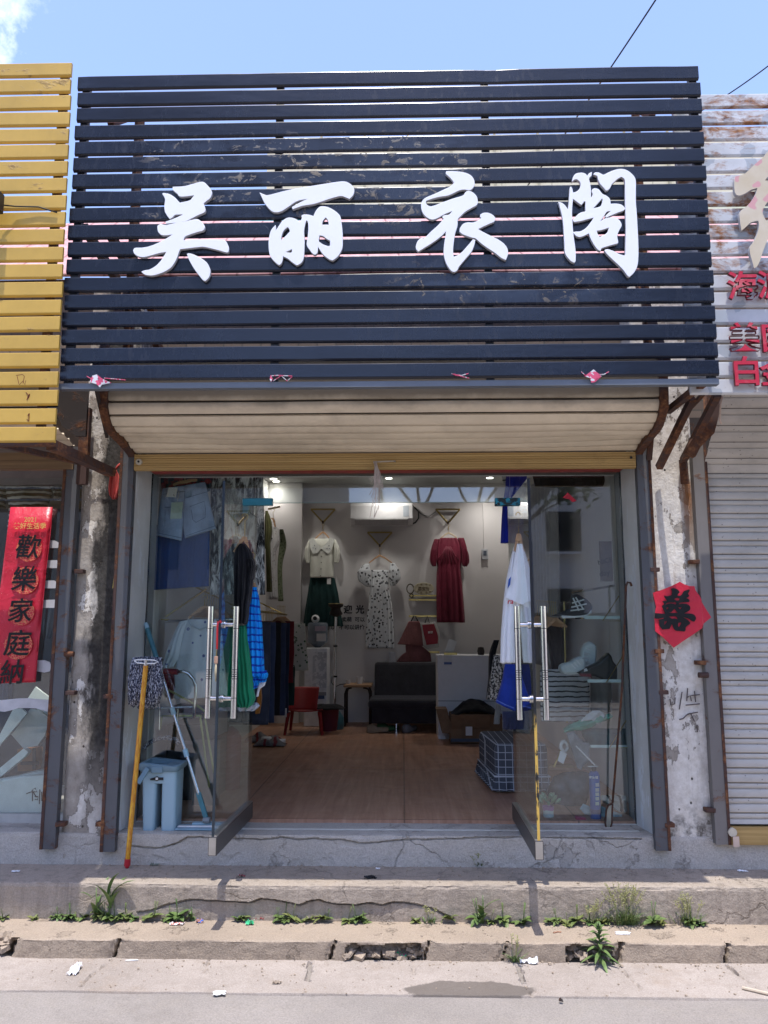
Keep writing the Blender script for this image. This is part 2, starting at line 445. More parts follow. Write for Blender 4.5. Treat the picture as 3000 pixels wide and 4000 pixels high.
def navy_slat():
    m = N('navy_slat_paint', 0.3, 0.0, 0.5)
    x, y, z = m.xyz()
    n = m.noise(2.2, 6)
    col = m.ramp(n, (0.3, (0.005,0.007,0.015)), (0.75, (0.010,0.015,0.031)))
    dust = m.noise(1.0, 7, 0.7, m.map((26, 26, 9)))
    du = m.math('MULTIPLY', m.step(dust, 0.52, 0.85), m.step(m.noise(1.1, 3), 0.4, 0.7))
    col = m.mix(m.math('MULTIPLY', du, 0.22), col, (0.1,0.105,0.115))
    # old glue where an earlier board was stuck: scabs across the middle of the sign
    def band(v, lo, hi, soft):
        return m.math('MULTIPLY', m.step(v, lo-soft, lo+soft), m.step(v, hi+soft, hi-soft))
    glue_n = m.noise(11, 8, 0.68, m.map((1, 1, 1.4)), 1.2)
    b1 = m.math('MULTIPLY', band(z, 3.28, 3.76, 0.05), band(x, -1.35, 0.4, 0.08))
    b2 = m.math('MULTIPLY', band(z, 2.82, 3.02, 0.04), band(x, 0.0, 1.05, 0.1))
    area = m.math('MAXIMUM', b1, b2)
    g = m.math('MULTIPLY', m.step(glue_n, 0.58, 0.615), area)
    col = m.mix(m.math('MULTIPLY', g, 0.85), col, m.ramp(m.noise(45, 5), (0.3, (0.07,0.055,0.04)), (0.7, (0.24,0.2,0.15))))
    film = m.math('MULTIPLY', m.step(m.noise(6, 4, 0.5, m.map((1,1,2))), 0.42, 0.5), area)
    col = m.mix(m.math('MULTIPLY', film, 0.25), col, (0.05,0.07,0.11))
    scr = m.math('MULTIPLY', m.step(m.noise(4, 6, 0.6, m.map((6, 6, 1), rot=(0,0.5,0))), 0.72, 0.76), 0.45)
    col = m.mix(scr, col, (0.3,0.31,0.33))
    m.col(col)
    m.set('Roughness', m.math('ADD', 0.26, m.math('MULTIPLY', m.math('MAXIMUM', g, du), 0.4)))
    m.bump(m.math('ADD', m.math('MULTIPLY', g, 0.6), m.math('MULTIPLY', m.noise(3.5, 3, 0.5, m.map((1,1,4))), 0.8)), 0.25, 0.01)
    return m.m
NAVY = navy_slat()
def white_slat():
    m = N('old_white_slat_paint', 0.45, 0.0, 0.4)
    x, y, z = m.xyz()
    col = m.ramp(m.noise(5, 6), (0.3, (0.50,0.51,0.52)), (0.7, (0.66,0.67,0.68)))
    pe = m.step(m.noise(7, 3, 0.4, m.map((1,1,0.9))), 0.56, 0.57)
    col = m.mix(m.math('MULTIPLY', pe, 0.8), col, (0.36,0.40,0.44))
    rn = m.noise(5.5, 9, 0.72, m.map((1,1,2.2)), 0.5)
    hi = m.step(z, 2.75, 3.3)
    e = m.step(m.math('ADD', rn, m.math('MULTIPLY', hi, 0.10)), 0.57, 0.70)
    rc = m.ramp(m.noise(30, 6), (0.3, (0.1,0.035,0.015)), (0.55, (0.32,0.14,0.05)), (0.8, (0.5,0.3,0.14)))
    col = m.mix(e, col, rc)
    dark = m.step(rn, 0.72, 0.78)
    col = m.mix(dark, col, (0.05,0.018,0.012))
    m.col(col)
    return m.m
WHITE_S = white_slat()
YELL = painted_metal('ochre_slat_paint', (0.54,0.34,0.062), rust=0.08, rough=0.42)
RUST = painted_metal('rusty_steel', (0.06,0.03,0.024), rust=0.75, rough=0.8)
RAILM = painted_metal('rail_grey_paint', (0.085,0.087,0.095), rust=0.42, rough=0.5)
RAILW = painted_metal('rail_dull_steel', (0.17,0.155,0.145), rust=0.2, rough=0.55)
DARKP = painted_metal('dark_plate', (0.028,0.02,0.018), rust=0.3, rough=0.7)
POSTM = painted_metal('dark_post_paint', (0.03,0.032,0.04), rust=0.0, rough=0.5)
def shutter_mat(name, c, dirty):
    m = N(name, 0.62, 0.0, 0.3)
    x, y, z = m.xyz()
    col = m.ramp(m.noise(3, 6), (0.3, tuple(v*0.86 for v in c)), (0.7, tuple(v*1.08 for v in c)))
    sp = m.noise(2.4, 9, 0.72, m.map((1, 1, 2.5)))
    col = m.mix(m.math('MULTIPLY', m.step(sp, 0.5, 0.72), dirty), col, tuple(v*0.42 for v in c))
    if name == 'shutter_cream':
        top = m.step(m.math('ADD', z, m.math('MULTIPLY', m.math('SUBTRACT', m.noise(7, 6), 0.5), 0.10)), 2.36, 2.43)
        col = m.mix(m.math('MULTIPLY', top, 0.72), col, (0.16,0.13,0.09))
    else:
        rn = m.step(m.noise(6, 8, 0.72, m.map((1, 1, 0.6), (5, 0, 0))), 0.66, 0.72)
        col = m.mix(m.math('MULTIPLY', rn, 0.7), col, (0.2,0.1,0.055))
        pit = m.step(m.vor(26), 0.13, 0.07)
        col = m.mix(m.math('MULTIPLY', pit, 0.7), col, (0.12,0.1,0.09))
    m.col(col)
    return m.m
CREAM = shutter_mat('shutter_cream', (0.74,0.64,0.49), 0.42)
GREYS = shutter_mat('shutter_grey', (0.50,0.47,0.43), 0.5)
def wood_bar(name, a, b):
    m = N(name, 0.5, 0.0, 0.4)
    g = m.noise(1.0, 6, 0.6, m.map((1.2, 60, 60)), 0.3)
    col = m.ramp(g, (0.3, a), (0.7, b))
    col = m.mix(m.math('MULTIPLY', m.step(m.noise(5, 7), 0.58, 0.8), 0.45), col, tuple(x*0.4 for x in a))
    m.col(col); return m.m
BAR = wood_bar('yellow_bar_paint', (0.30,0.185,0.06), (0.46,0.31,0.12))
BARB = wood_bar('brown_bar_paint', (0.1,0.06,0.03), (0.22,0.14,0.07))
JAMB = N('peeling_white_gloss', 0.45, 0, 0.4)
_c = JAMB.ramp(JAMB.noise(4, 5), (0.3, (0.55,0.53,0.51)), (0.7, (0.66,0.64,0.62)))
_f = JAMB.noise(8, 8, 0.72, JAMB.map((1.5, 1.5, 0.3)), 0.5)
JAMB.col(JAMB.mix(JAMB.step(_f, 0.66, 0.7), JAMB.mix(JAMB.step(_f, 0.56, 0.57), _c, (0.68,0.68,0.7)), (0.06,0.05,0.045)))
JAMB.bump(_f, 0.6, 0.01); JAMB = JAMB.m

def glass_mat(name, tint, refl=1.0):
    m = N(name)
    t = m.t
    tr = m.node('BsdfTransparent'); m.set(tr.inputs[0], tint)
    gl = m.node('BsdfGlossy'); gl.inputs['Roughness'].default_value = 0.015; m.set(gl.inputs[0], (0.95, 0.97, 1.0))
    fr = m.node('Fresnel'); fr.inputs[0].default_value = 1.5
    dust = m.math('MULTIPLY', m.step(m.noise(3, 6, 0.6, m.map((1,1,0.6))), 0.45, 0.8), 0.03)
    gb = m.node('NewGeometry'); f = m.math('MULTIPLY', m.math('MULTIPLY', fr.outputs[0], 2.6*refl), m.math('SUBTRACT', 1.0, gb.outputs['Backfacing']), clamp=True)
    mx = m.node('MixShader'); t.links.new(f, mx.inputs[0]); t.links.new(tr.outputs[0], mx.inputs[1]); t.links.new(gl.outputs[0], mx.inputs[2])
    df = m.node('BsdfDiffuse'); m.set(df.inputs[0], (0.6,0.6,0.58))
    m2 = m.node('MixShader'); t.links.new(dust, m2.inputs[0]); t.links.new(mx.outputs[0], m2.inputs[1]); t.links.new(df.outputs[0], m2.inputs[2])
    out = t.nodes['Material Output']; t.links.new(m2.outputs[0], out.inputs[0])
    return m.m
GLASS = glass_mat('window_glass', (0.93,0.97,0.96), 1.2)
GLASSD = glass_mat('door_glass', (0.90,0.955,0.935), .6)
CHROME = N('polished_steel', 0.13, 1.0); CHROME.col((0.72,0.71,0.70)); CHROME.bump(CHROME.noise(20, 3), 0.02, 0.002); CHROME = CHROME.m
BRUSH = plain('brushed_aluminium', (0.5,0.5,0.5), 0.32, 1.0, 0.1)
BRASS = plain('brass', (0.52,0.40,0.16), 0.3, 1.0, 0.15)
GEDGE = plain('glass_edge', (0.02,0.03,0.04), 0.25)
LETW = plain('letter_white_acrylic', (0.80,0.81,0.84), 0.4, var=0.03, scale=3)
LETS = plain('letter_side_grey', (0.45,0.45,0.47), 0.5)
REDL = N('faded_red_acrylic', 0.45); REDL.col(REDL.mix(REDL.step(REDL.noise(9, 5), 0.55, 0.75), (0.5,0.02,0.05), (0.62,0.2,0.2))); REDL = REDL.m
TANL = N('patched_tan_acrylic', 0.55)
TANL.col(TANL.mix(TANL.step(TANL.noise(9, 2, 0.3), 0.60, 0.61), TANL.ramp(TANL.noise(4, 5), (0.3, (0.50,0.41,0.26)), (0.7, (0.62,0.55,0.44))), (0.6,0.32,0.32))); TANL = TANL.m
def red_paper(name, spark):
    m = N(name, 0.38, 0, 0.5)
    c = m.ramp(m.noise(3, 5), (0.3, (0.50,0.014,0.035)), (0.7, (0.62,0.02,0.05)))
    if spark:
        c = m.mix(m.math('MULTIPLY', m.step(m.vor(45), 0.09, 0.06), 0.9), c, (0.8,0.5,0.42))
    m.col(c); m.bump(m.noise(9, 4, 0.6, m.map((1, 1, 1), rot=(0.3, 0.4, 0))), 0.55, 0.02)
    return m.m
REDP, REDB = red_paper('red_foil_paper', False), red_paper('red_sparkle_paper', True)
INK = plain('black_ink', (0.008,0.008,0.01), 0.35)
GOLD = plain('gold_print', (0.72,0.47,0.14), 0.4)
GOLDC = N('gold_roundel_print', 0.45); GOLDC.col(GOLDC.mix(GOLDC.step(GOLDC.vor(60, feature='DISTANCE_TO_EDGE'), 0.10, 0.02), (0.58,0.03,0.05), (0.72,0.28,0.12))); GOLDC = GOLDC.m
PWHITE = plain('white_plastic', (0.72,0.72,0.72), 0.4, var=0.05)
BLACKP = plain('black_plastic', (0.012,0.012,0.014), 0.4)
PAPER = plain('white_paper', (0.75,0.75,0.74), 0.7, var=0.05)
WALLW = plain('interior_wall_paint', (0.68,0.66,0.65), 0.85, var=0.04, scale=2)
CEIL = plain('ceiling_paint', (0.50,0.49,0.48), 0.9, var=0.05, scale=2)
def lam():
    m = N('laminate_floor', 0.33, 0, 0.4)
    x, y, z = m.xyz()
    g = m.noise(1.0, 6, 0.62, m.map((26, 1.5, 1)), 0.5)
    c = m.ramp(g, (0.25, (0.32,0.155,0.09)), (0.55, (0.46,0.25,0.16)), (0.8, (0.56,0.35,0.24)))
    pl = m.math('FRACT', m.math('MULTIPLY', x, 0.95))
    wv = m.math('FRACT', m.math('MULTIPLY', y, 0.6))
    seam = m.math('MAXIMUM', m.step(pl, 0.012, 0.004), m.step(wv, 0.008, 0.003))
    c = m.mix(m.math('MULTIPLY', seam, 0.7), c, (0.04,0.02,0.012))
    c = m.mix(m.math('MULTIPLY', m.step(m.noise(2.5, 6), 0.5, 0.75), 0.4), c, (0.3,0.22,0.17))
    m.col(c); m.set('Roughness', m.ramp(m.noise(5, 4), (0.3, 0.28), (0.7, 0.48)))
    m.bump(m.noise(4, 3, 0.5), 0.15, 0.02)
    return m.m
LAM = lam()
def roof_mat():
    m = N('pink_roof_sheet', 0.7)
    x, y, z = m.xyz()
    st = m.math('FRACT', m.math('MULTIPLY', m.math('ADD', x, m.math('MULTIPLY', y, 0.1)), 4.5))
    c = m.ramp(m.noise(14, 6, 0.7), (0.3, (0.42,0.18,0.17)), (0.5, (0.52,0.27,0.26)), (0.75, (0.6,0.40,0.38)))
    c = m.mix(m.step(st, 0.1, 0.04), c, (0.25,0.1,0.1))
    m.col(c); return m.m
ROOF = roof_mat()
FARW = N('pale_yellow_render', 0.9); _x = FARW.xyz()
FARW.col(FARW.mix(FARW.step(FARW.math('FRACT', FARW.math('MULTIPLY', _x[0], 0.9)), 0.03, 0.01), FARW.ramp(FARW.noise(2, 6), (0.3, (0.58,0.52,0.36)), (0.7, (0.66,0.6,0.45))), (0.4,0.36,0.26))); FARW = FARW.m
TEAL = plain('teal_gutter', (0.03,0.36,0.36), 0.5)
BRICKD = N('dark_brickwork', 0.9); _b = BRICKD.node('TexBrick')
BRICKD.set(_b.inputs['Vector'], BRICKD.comb(BRICKD.xyz()[0], BRICKD.xyz()[2], 0.0)); _b.inputs['Scale'].default_value = 4.0
_b.inputs['Color1'].default_value = (0.13,0.1,0.085,1); _b.inputs['Color2'].default_value = (0.2,0.16,0.13,1); _b.inputs['Mortar'].default_value = (0.1,0.09,0.08,1)
BRICKD.col(_b.outputs[0]); BRICKD = BRICKD.m
LEAF = N('leaf_green', 0.5, 0, 0.4); _oi = LEAF.node('ObjectInfo'); LEAF.col(LEAF.mix(_oi.outputs['Random'], LEAF.ramp(LEAF.noise(25, 3), (0.3, (0.05,0.10,0.025)), (0.7, (0.11,0.18,0.05))), LEAF.ramp(LEAF.noise(25, 3), (0.3, (0.10,0.13,0.03)), (0.75, (0.22,0.22,0.08))))); LEAF.p.inputs['Subsurface Weight'].default_value = 0.0; LEAF = LEAF.m
LEAFB = N('grass_blade_green', 0.45, 0, 0.4); LEAFB.col(LEAFB.ramp(LEAFB.noise(20, 3), (0.3, (0.06,0.11,0.03)), (0.7, (0.17,0.24,0.08)))); LEAFB = LEAFB.m
SEED = plain('dry_seed_stalk', (0.3,0.3,0.12), 0.8)
WIREM = plain('cable_black', (0.012,0.012,0.012), 0.6)
WOODH = wood_bar('hanger_wood', (0.36,0.2,0.1), (0.55,0.34,0.19))

# ---------------------------------------------------------------- setting: ground
zA,zB,zC,zD = zz(0,0,.9042), zz(1500,0,.9042), zz(0,1000,.9042), zz(1500,1000,.9042)
zE,zF,zG,zH,zI,zJ,zK,zL = zz(0,1700,.5425), zz(900,1700,.663), zz(1900,1700,.663), zz(0,2500,.6028), zz(900,2500,.6028), zz(1800,2500,.7233), zz(0,3300,.9042), zz(1500,3300,.9042)
zM,zN = zz(500,1750,.3014), zz(1850,1750,.3918)
c1,c2,c3,c4 = zz(500,680,.2532), zz(1000,690,.2411), zz(1600,660,.2411), zz(2180,650,.2049)
r1,r2,bn,xi = zz(2780,560,.2350), zz(2780,1040,.2350), zz(0,1960,.3347), zz(2540,2260,.1567)
s3,s4,s5,s6 = zz(1950,2200,.3315), zz(1950,2700,.3315), zz(560,2250,.3014), zz(480,2800,.3134)
t1,t2,t3,t4,t5,t6 = zz(1100,2250,.3014), zz(1500,2150,.3014), zz(1650,2500,.3617), zz(950,1950,.2411), zz(850,2300,.2939), zz(0,2500,.3616)

def nz(x, y=0.0, z=0.0, s=1.0): return mnoise.noise(Vector((x*s, y*s, z*s)))
def fb(x, y=0.0, z=0.0, s=1.0): return nz(x,y,z,s) + 0.5*nz(x,y,z,2.1*s) + 0.25*nz(x,y,z,4.3*s)
def xs_list(lo=-2.3, hi=2.5, step=0.009, far=40):
    a = [-far, -12, -6, -4, -3, -2.6]; k = lo
    while k < hi: a.append(k); k += step
    return a + [2.8, 3.2, 4, 6, 12, far]
ZT, ZK, ZG, ZP = -0.192, -0.374, -0.462, -0.02
YP, YTE, YKE, YGE = -0.27, -0.585, -0.845, -1.2
def seg_d(x, y, a, b):
    ax, ay = a; bx, by = b; t = max(0, min(1, ((x-ax)*(bx-ax)+(y-ay)*(by-ay))/((bx-ax)**2+(by-ay)**2)))
    return math.hypot(x-ax-t*(bx-ax), y-ay-t*(by-ay))
def gpts(Z, z, *pts): return [(G(a, b, Z).x, G(a, b, Z).y) for a, b in z(*pts)]

B().quad((-200,-200,-0.478), (200,-200,-0.478), (200,200,-0.478), (-200,200,-0.478)).make('ground', ROAD, kind='structure')
b = B(); X = xs_list(step=0.03)
YS_ = [-40, -15, -8, -5, -3.5] + [-2.8 + i*0.04 for i in range(41)]
b.grid(len(X), len(YS_), lambda u, v: Vector((X[round(u*(len(X)-1))], YS_[round(v*(len(YS_)-1))], -0.469 + 0.004*fb(X[round(u*(len(X)-1))], YS_[round(v*(len(YS_)-1))], 0, 2.2))))
b.make('road', ROAD, smooth=True, kind='structure')

cracks = [gpts(ZG, zK, (492,490),(455,520),(400,560),(350,612)), gpts(ZG, zK, (905,492),(880,550)), gpts(ZG, zL, (1000,500),(1050,560),(1110,622)), gpts(ZG, zL, (1478,520),(1522,556),(1590,600)), gpts(ZG, zL, (610,610),(660,680)), gpts(ZG, zL, (125,500),(130,560))]
holes = [gpts(ZG, zK, (1342,505),(1330,584)), gpts(ZG, zL, (580,522),(604,598)), gpts(ZG, zL, (1490,525),(1518,553))]
X = xs_list(); YG = [YGE + (YKE+0.01-YGE)*i/59 for i in range(60)]
def gut(u, v):
    x, y = X[round(u*(len(X)-1))], YG[round(v*59)]
    z = ZG + 0.003*fb(x, y, 3, 3) + 0.0012*nz(x, y, 0, 30)
    if -2.3 < x < 2.5:
        wob = 0.006*nz(x, y, 9, 22)
        for c in cracks:
            for a, bb in zip(c, c[1:]):
                d = seg_d(x, y, a, bb) + wob
                if d < 0.009: z -= 0.012*(1 - max(d,0)/0.009)
        for c in holes:
            d = seg_d(x, y, *c) + 0.011*nz(x, y, 5, 40) + 0.006*nz(x, y, 5, 90)
            if d < 0.012: z -= 0.035*min(1, (0.012-d)/0.007)
    if v == 0: z -= 0.02
    return Vector((x, y, z))
b = B(); b.grid(len(X), 60, gut); b.make('gutter', GUTT, smooth='auto', kind='structure')

# kerb ledge: blocks with joints, broken corners and hollows
def pxx(z, a, Z, yy): return G(*z((a, yy))[0], Z).x
kx = lambda a: pxx(zK, a, ZG, 490)
lx = lambda a: pxx(zL, a, ZG, 500)
joints = [(kx(35), .02), (kx(500), .007), (kx(1437), .005), (lx(185), .006), (lx(520), .003), (lx(1015), .012), (lx(1472), .009)]
hollow = [(kx(-60), kx(32), 1.3), (kx(1495), kx(1659), 0.85), (lx(0), lx(165), 0.93), (lx(785), lx(985), 0.85), (kx(40), kx(0), 1.0)]
def kerb_off(x, h):
    o = 0.006*fb(x, h*0.09, 0, 6) + 0.002*nz(x, h*.1, 2, 40)
    for j, wd in joints:
        jj = j + 0.03*(h-0.5) + 0.006*nz(h*3, x, 0, 1)
        if abs(x-jj) < wd: o += 0.05
        elif abs(x-jj) < wd+0.02: o += 0.006
    for a, c, hm in hollow:
        if a-0.02 < x < c+0.02:
            e = min(x-a, c-x) + 0.02*nz(x, h, 5, 20)
            lim = hm + 0.12*nz(x, 1, 0, 9)
            if e > 0 and h < lim: o += (0.05 if hm >= 1 else .06) + 0.035*fb(x, h*.3, 7, 16) + 0.012*nz(x, h*.2, 1, 50)
    return o
def top_drop(x, d):
    "how far the top surface falls in the broken stretches; d = distance from the front edge"
    z = 0.002*fb(x, d, 4, 7)
    for a, c, hm in hollow:
        if hm >= 1.0 and a-0.03 < x < c+0.03:
            e = min(x-a, c-x)
            lim = 0.07 + 0.05*fb(x, 2, 0, 8)
            if e > 0 and d < lim: z -= 0.025 + 0.025*abs(fb(x, d, 1, 18))
    return z
H = [0, .12, .25, .38, .5, .62, .75, .86, .94, 1.0]; D = [0.006, 0.02, 0.04, .06, .08, .1, .12, .15, .18, .22, .27]
def kerb(u, v):
    x = X[round(u*(len(X)-1))]; k = round(v*(len(H)+len(D)-1))
    ye = YKE + 0.006*x + 0.004*nz(x, 0, 0, 3)
    if k < len(H):
        h = H[k]; z = ZG - 0.01 + (ZK - ZG + 0.01 - 0.005*(h > .97))*h
        if h > .93: z += top_drop(x, 0)
        return Vector((x, ye + kerb_off(x, h), z))
    d = D[k-len(H)]
    return Vector((x, ye + max(d, kerb_off(x, 1.0) if k == len(H) else 0), ZK + top_drop(x, d)))
b = B(); b.grid(len(X), len(H)+len(D), kerb); b.make('kerb', KERB, smooth='auto', kind='structure')

# raised pavement: riser with the delaminated skin and its long crack
crk = [(kx(-200), .45), (kx(105), .62), (kx(350), .50), (kx(540), .34)]
lip = [(z((a, bb))[0]) for z, a, bb in [(zK,590,286),(zK,650,278),(zK,740,250),(zK,830,228),(zK,900,231),(zK,960,236),(zK,1080,240),(zK,1130,226),(zK,1180,228),(zK,1240,240),(zK,1290,251),(zK,1330,236),(zK,1380,230),(zK,1430,245),(zK,1500,250),(zK,1560,247),(zK,1600,246),(zK,1659,254),(zL,40,240),(zL,110,246),(zL,170,258),(zL,230,280),(zL,290,312)]]
lip = [P(a, bb, YTE) for a, bb in lip]
def lipz(x):
    if x < lip[0].x or x > lip[-1].x: return None
    for p, q in zip(lip, lip[1:]):
        if p.x <= x <= q.x: return p.z + (q.z-p.z)*(x-p.x)/(q.x-p.x)
HR = [i/60 for i in range(61)]; DR = [0.012, .03, .06, .1, .15, .2, .26, .33]
def riser(u, v):
    x = X[round(u*(len(X)-1))]; k = round(v*(len(HR)+len(DR)-1))
    if k < len(HR):
        h = HR[k]; z = ZK - 0.01 + (ZT-ZK+0.01)*h
        o = 0.004*fb(x, z, 0, 5) + 0.0015*nz(x, z, 0, 45)
        lz = lipz(x)
        if lz is not None:
            lz += 0.006*nz(x, 0, 3, 14)
            e = min(1, (x-lip[0].x)/0.5, (lip[-1].x-x)/0.5)
            if z > lz: o -= 0.020*max(.25, e)
            elif z > lz - 0.012: o += 0.012
        if h > .9: o += (h-.9)*.05 + 0.010*max(0, fb(x, h*.3, 0, 8)-.15) + .003*nz(x, h, 2, 30)
        return Vector((x, YTE + 0.003*x + o, z - ((0.004 + .004*abs(nz(x, 7, 0, 12))) if h == 1 else 0)))
    d = DR[k-len(HR)]
    return Vector((x, YTE + 0.003*x + d, ZT + 0.002*fb(x, d, 1, 4)))
b = B(); b.grid(len(X), len(HR)+len(DR), riser); b.make('pavement', STEP, smooth='auto', kind='structure')

# ---------------------------------------------------------------- the shop
shop = thing('shop_building', 'single storey terraced clothes shop with grimy concrete posts and open dim interior', 'shop', (0, 0, ZP))
pl_l = [P(a, c, YP) for a, c in [zH((850,1330))[0], zH((950,1345))[0], zH((1060,1345))[0], zH((1150,1315))[0], zH((1220,1275))[0], zI((60,1285))[0], zI((250,1290))[0], zI((330,1275))[0], zI((440,1290))[0], zI((560,1285))[0], zI((660,1292))[0], zI((720,1290))[0], zI((840,1315))[0], zI((950,1312))[0], zI((1080,1295))[0], zI((1200,1290))[0], zI((1350,1290))[0], zI((1650,1278))[0], zJ((120,1062))[0], zJ((250,1068))[0], zJ((330,1060))[0], zJ((600,1068))[0], zJ((980,1075))[0]]]
def plz(x):
    for p, q in zip(pl_l, pl_l[1:]):
        if p.x <= x <= q.x: return p.z + (q.z-p.z)*(x-p.x)/(q.x-p.x)
XP = [x for x in X if -9 < x < 9]
HP = [i/48 for i in range(49)]; DP = [.01, .03, .06, .1, .15, .2, .268, .275]
XLG, XRG = P(596,1840,0).x, P(2455,1840,0).x
def plin(u, v):
    x = XP[round(u*(len(XP)-1))]; k = round(v*(len(HP)+len(DP)-1))
    if k < len(HP):
        h = HP[k]; z = ZT - 0.01 + (ZP-ZT+0.01)*h
        o = 0.004*fb(x, z, 8, 6) + 0.0015*nz(x, z, 0, 40)
        lz = plz(x)
        if lz is not None:
            lz += 0.004*nz(x, 5, 0, 20)
            if z > lz + 0.004: o -= 0.007
            elif z > lz - 0.005: o += 0.012
            elif fb(x, z, 3, 9) > 0.45: o += 0.004
        if h > .9: o += 0.012*max(0, fb(x, h*.3, 0, 7)) + 0.003*nz(x, h, 3, 28) + (h-.9)*.04
        return Vector((x, YP + o, z - (0.004 if h == 1 else 0)))
    d = DP[k-len(HP)]
    return Vector((x, YP + d, ZP + 0.002*fb(x, d, 1, 5)))
b = B(); b.grid(len(XP), len(HP)+len(DP), plin); b.make('plinth', PLIN, shop, smooth='auto')

XLj, XRj = -1.657, 1.432          # clear opening at the facade
YB, ZC = 4.9, 3.0
WL, WR = -1.72, 1.50
def pillar(x0, x1, mat, z1=3.3):
    b = B(); nx, nzv = 26, 120
    def f(u, v):
        x = x0 + (x1-x0)*u; z = ZT - 0.005 + (z1-ZT)*v
        e = min(u, 1-u)
        rel = 0.008*fb(x, z*0.5, 0, 6) + 0.003*nz(x, z, 0, 35)
        if z < 0: rel *= 0.5
        return Vector((x, -0.262 + rel + (0.02*(1-e/0.08)**2 if e < 0.08 else 0) - (0.006 if z < ZP-0.03 else 0), z))
    vv = b.grid(nx, nzv, f)
    for i, x in ((0, x0), (-1, x1)):
        for a, c in zip(vv, vv[1:]):
            p, q = a[i], c[i]
            r_, t_ = b.bm.verts.new((x, 0.1, p.co.z)), b.bm.verts.new((x, 0.1, q.co.z))
            b.bm.faces.new((p, q, t_, r_))
    return b.make('pillar', mat, shop, smooth='auto')
B().box(-1.985, -1.665, 0.0, 0.13, ZT, 3.3).make('pillar_core', PLIN, shop); B().box(1.44, 1.77, 0.0, 0.13, ZT, 3.3).make('pillar_core', PLIN, shop)
pillar(-1.99, -1.66, PILL_D); pillar(1.435, 1.775, PILL_L)
# jambs (painted reveals), lintel, upper wall
def jamb(x, xin):
    b = B()
    b.grid(10, 60, lambda u, v: Vector((x + (xin-x)*u + 0.003*nz(u*3, v*9, x, 1), -0.245 + 0.25*u, ZP + 2.2*v)))
    b.make('jamb', JAMB, shop, smooth=True)
jamb(-1.658, XLG+0.002); jamb(1.434, 1.40)
B().box(-1.99, 1.775, -0.05, 0.13, 2.155, 2.62).make('lintel', plain('lintel_plaster', (0.2,0.17,0.15), 0.9), shop)
B().box(-1.6, 1.38, -0.12, -0.052, 2.135, 2.165).make('lintel_edge', plain('red_paint_remnant', (0.3,0.05,0.04), 0.6, var=.3), shop)
B().box(-6, 6, -0.03, 0.14, 2.625, 3.49).make('upper_wall', BRICKD, shop)
B().box(XLG-0.3, 1.7, 0.135, 0.14, 2.15, ZC).make('front_inner_wall', WALLW, shop)
b = B(); b.grid(60, 30, lambda u, v: Vector((-6+12*u, -0.12+1.75*v, 3.47 + 1.36*v + 0.012*math.sin(u*12*28)*0.6)))
b.make('roof', ROOF, shop, smooth=True, solid=0.02)
B().box(WL, WR, -0.002, YB, -0.03, 0.0).make('shop_floor', LAM, shop)
B().box(WL-.1, WR+.1, 0.14, YB, ZC, ZC+.06).make('ceiling', CEIL, shop)
B().box(WL-.2, WR+.2, YB, YB+.12, -0.05, ZC+.2).make('back_wall', WALLW, shop)
B().box(WL-.1, WL, 0.02, YB, -0.03, ZC).make('side_wall', WALLW, shop)
B().box(WR, WR+.1, 0.02, YB, -0.03, ZC).make('side_wall', WALLW, shop)
xpl = P(1175, 2300, YB-0.12).x
B().box(WL, xpl, YB-0.12, YB-0.002, 0, ZC).make('pilaster', WALLW, shop)
for xa, xb in ((-1.70, -1.60), (1.36, 1.52)):
    B().box(xa if xa < 0 else 1.40, -1.637 if xa < 0 else xb, 0.0, 0.14, -0.02, 2.2).make('side_return', plain('glass_stop_grey', (0.2,0.21,0.22), .5), shop)

# ---------------------------------------------------------------- glass front
def pane(parent, x0, x1, z0, z1, y=0.0, name='pane', mat=None):
    b = B(); b.box(x0, x1, y-0.004, y+0.004, z0, z1); return b.make(name, mat or GLASS, parent)
HLX, HRX = -0.945, 0.680
ZTR = 1.955
for nm, x0, x1, lab in (('fixed_window', XLG, HLX-0.012, 'full height fixed glass pane behind the grey mop bucket'), ('fixed_window', HRX+0.012, 1.40, 'full height fixed glass pane in front of the shoe shelves')):
    t = thing(nm, lab, 'window', ((x0+x1)/2, 0, ZP))
    pane(t, x0, x1, ZP, 2.15)
    B().box(x0, x1, -0.012, 0.012, ZP+.001, ZP+0.006).make('sill_strip', plain('silicone_strip', (0.6,0.6,0.56), .5), t)
    b = B()
    for xx in ((x0-0.004, x0) if x0 < 0 else (x1, x1+0.004),): b.box(xx[0]-.004, xx[1]+.004, -0.01, 0.012, ZP+.006, 2.15)
    b.make('edge_seal', GEDGE, t)
t = thing('transom_window', 'clear glass transom pane above the open doorway', 'window', (0, 0, ZTR))
pane(t, HLX-0.01, HRX+0.01, ZTR, 2.15)
B().box(HLX-0.01, HRX+0.01, -0.006, 0.006, ZTR-0.003, ZTR-.0005).make('bottom_edge', plain('glass_green_edge', (0.25,0.36,0.34), .2), t)
BLUEF = N('blue_protective_film', 0.35); BLUEF.col(BLUEF.mix(BLUEF.step(BLUEF.noise(28, 5, .6, BLUEF.map((1,1,1.6))), 0.5, 0.53), (0.012,0.02,0.025), (0.02,0.28,0.42))); BLUEF = BLUEF.m
BLUEF2 = plain('blue_film', (0.03,0.24,0.36), 0.35)
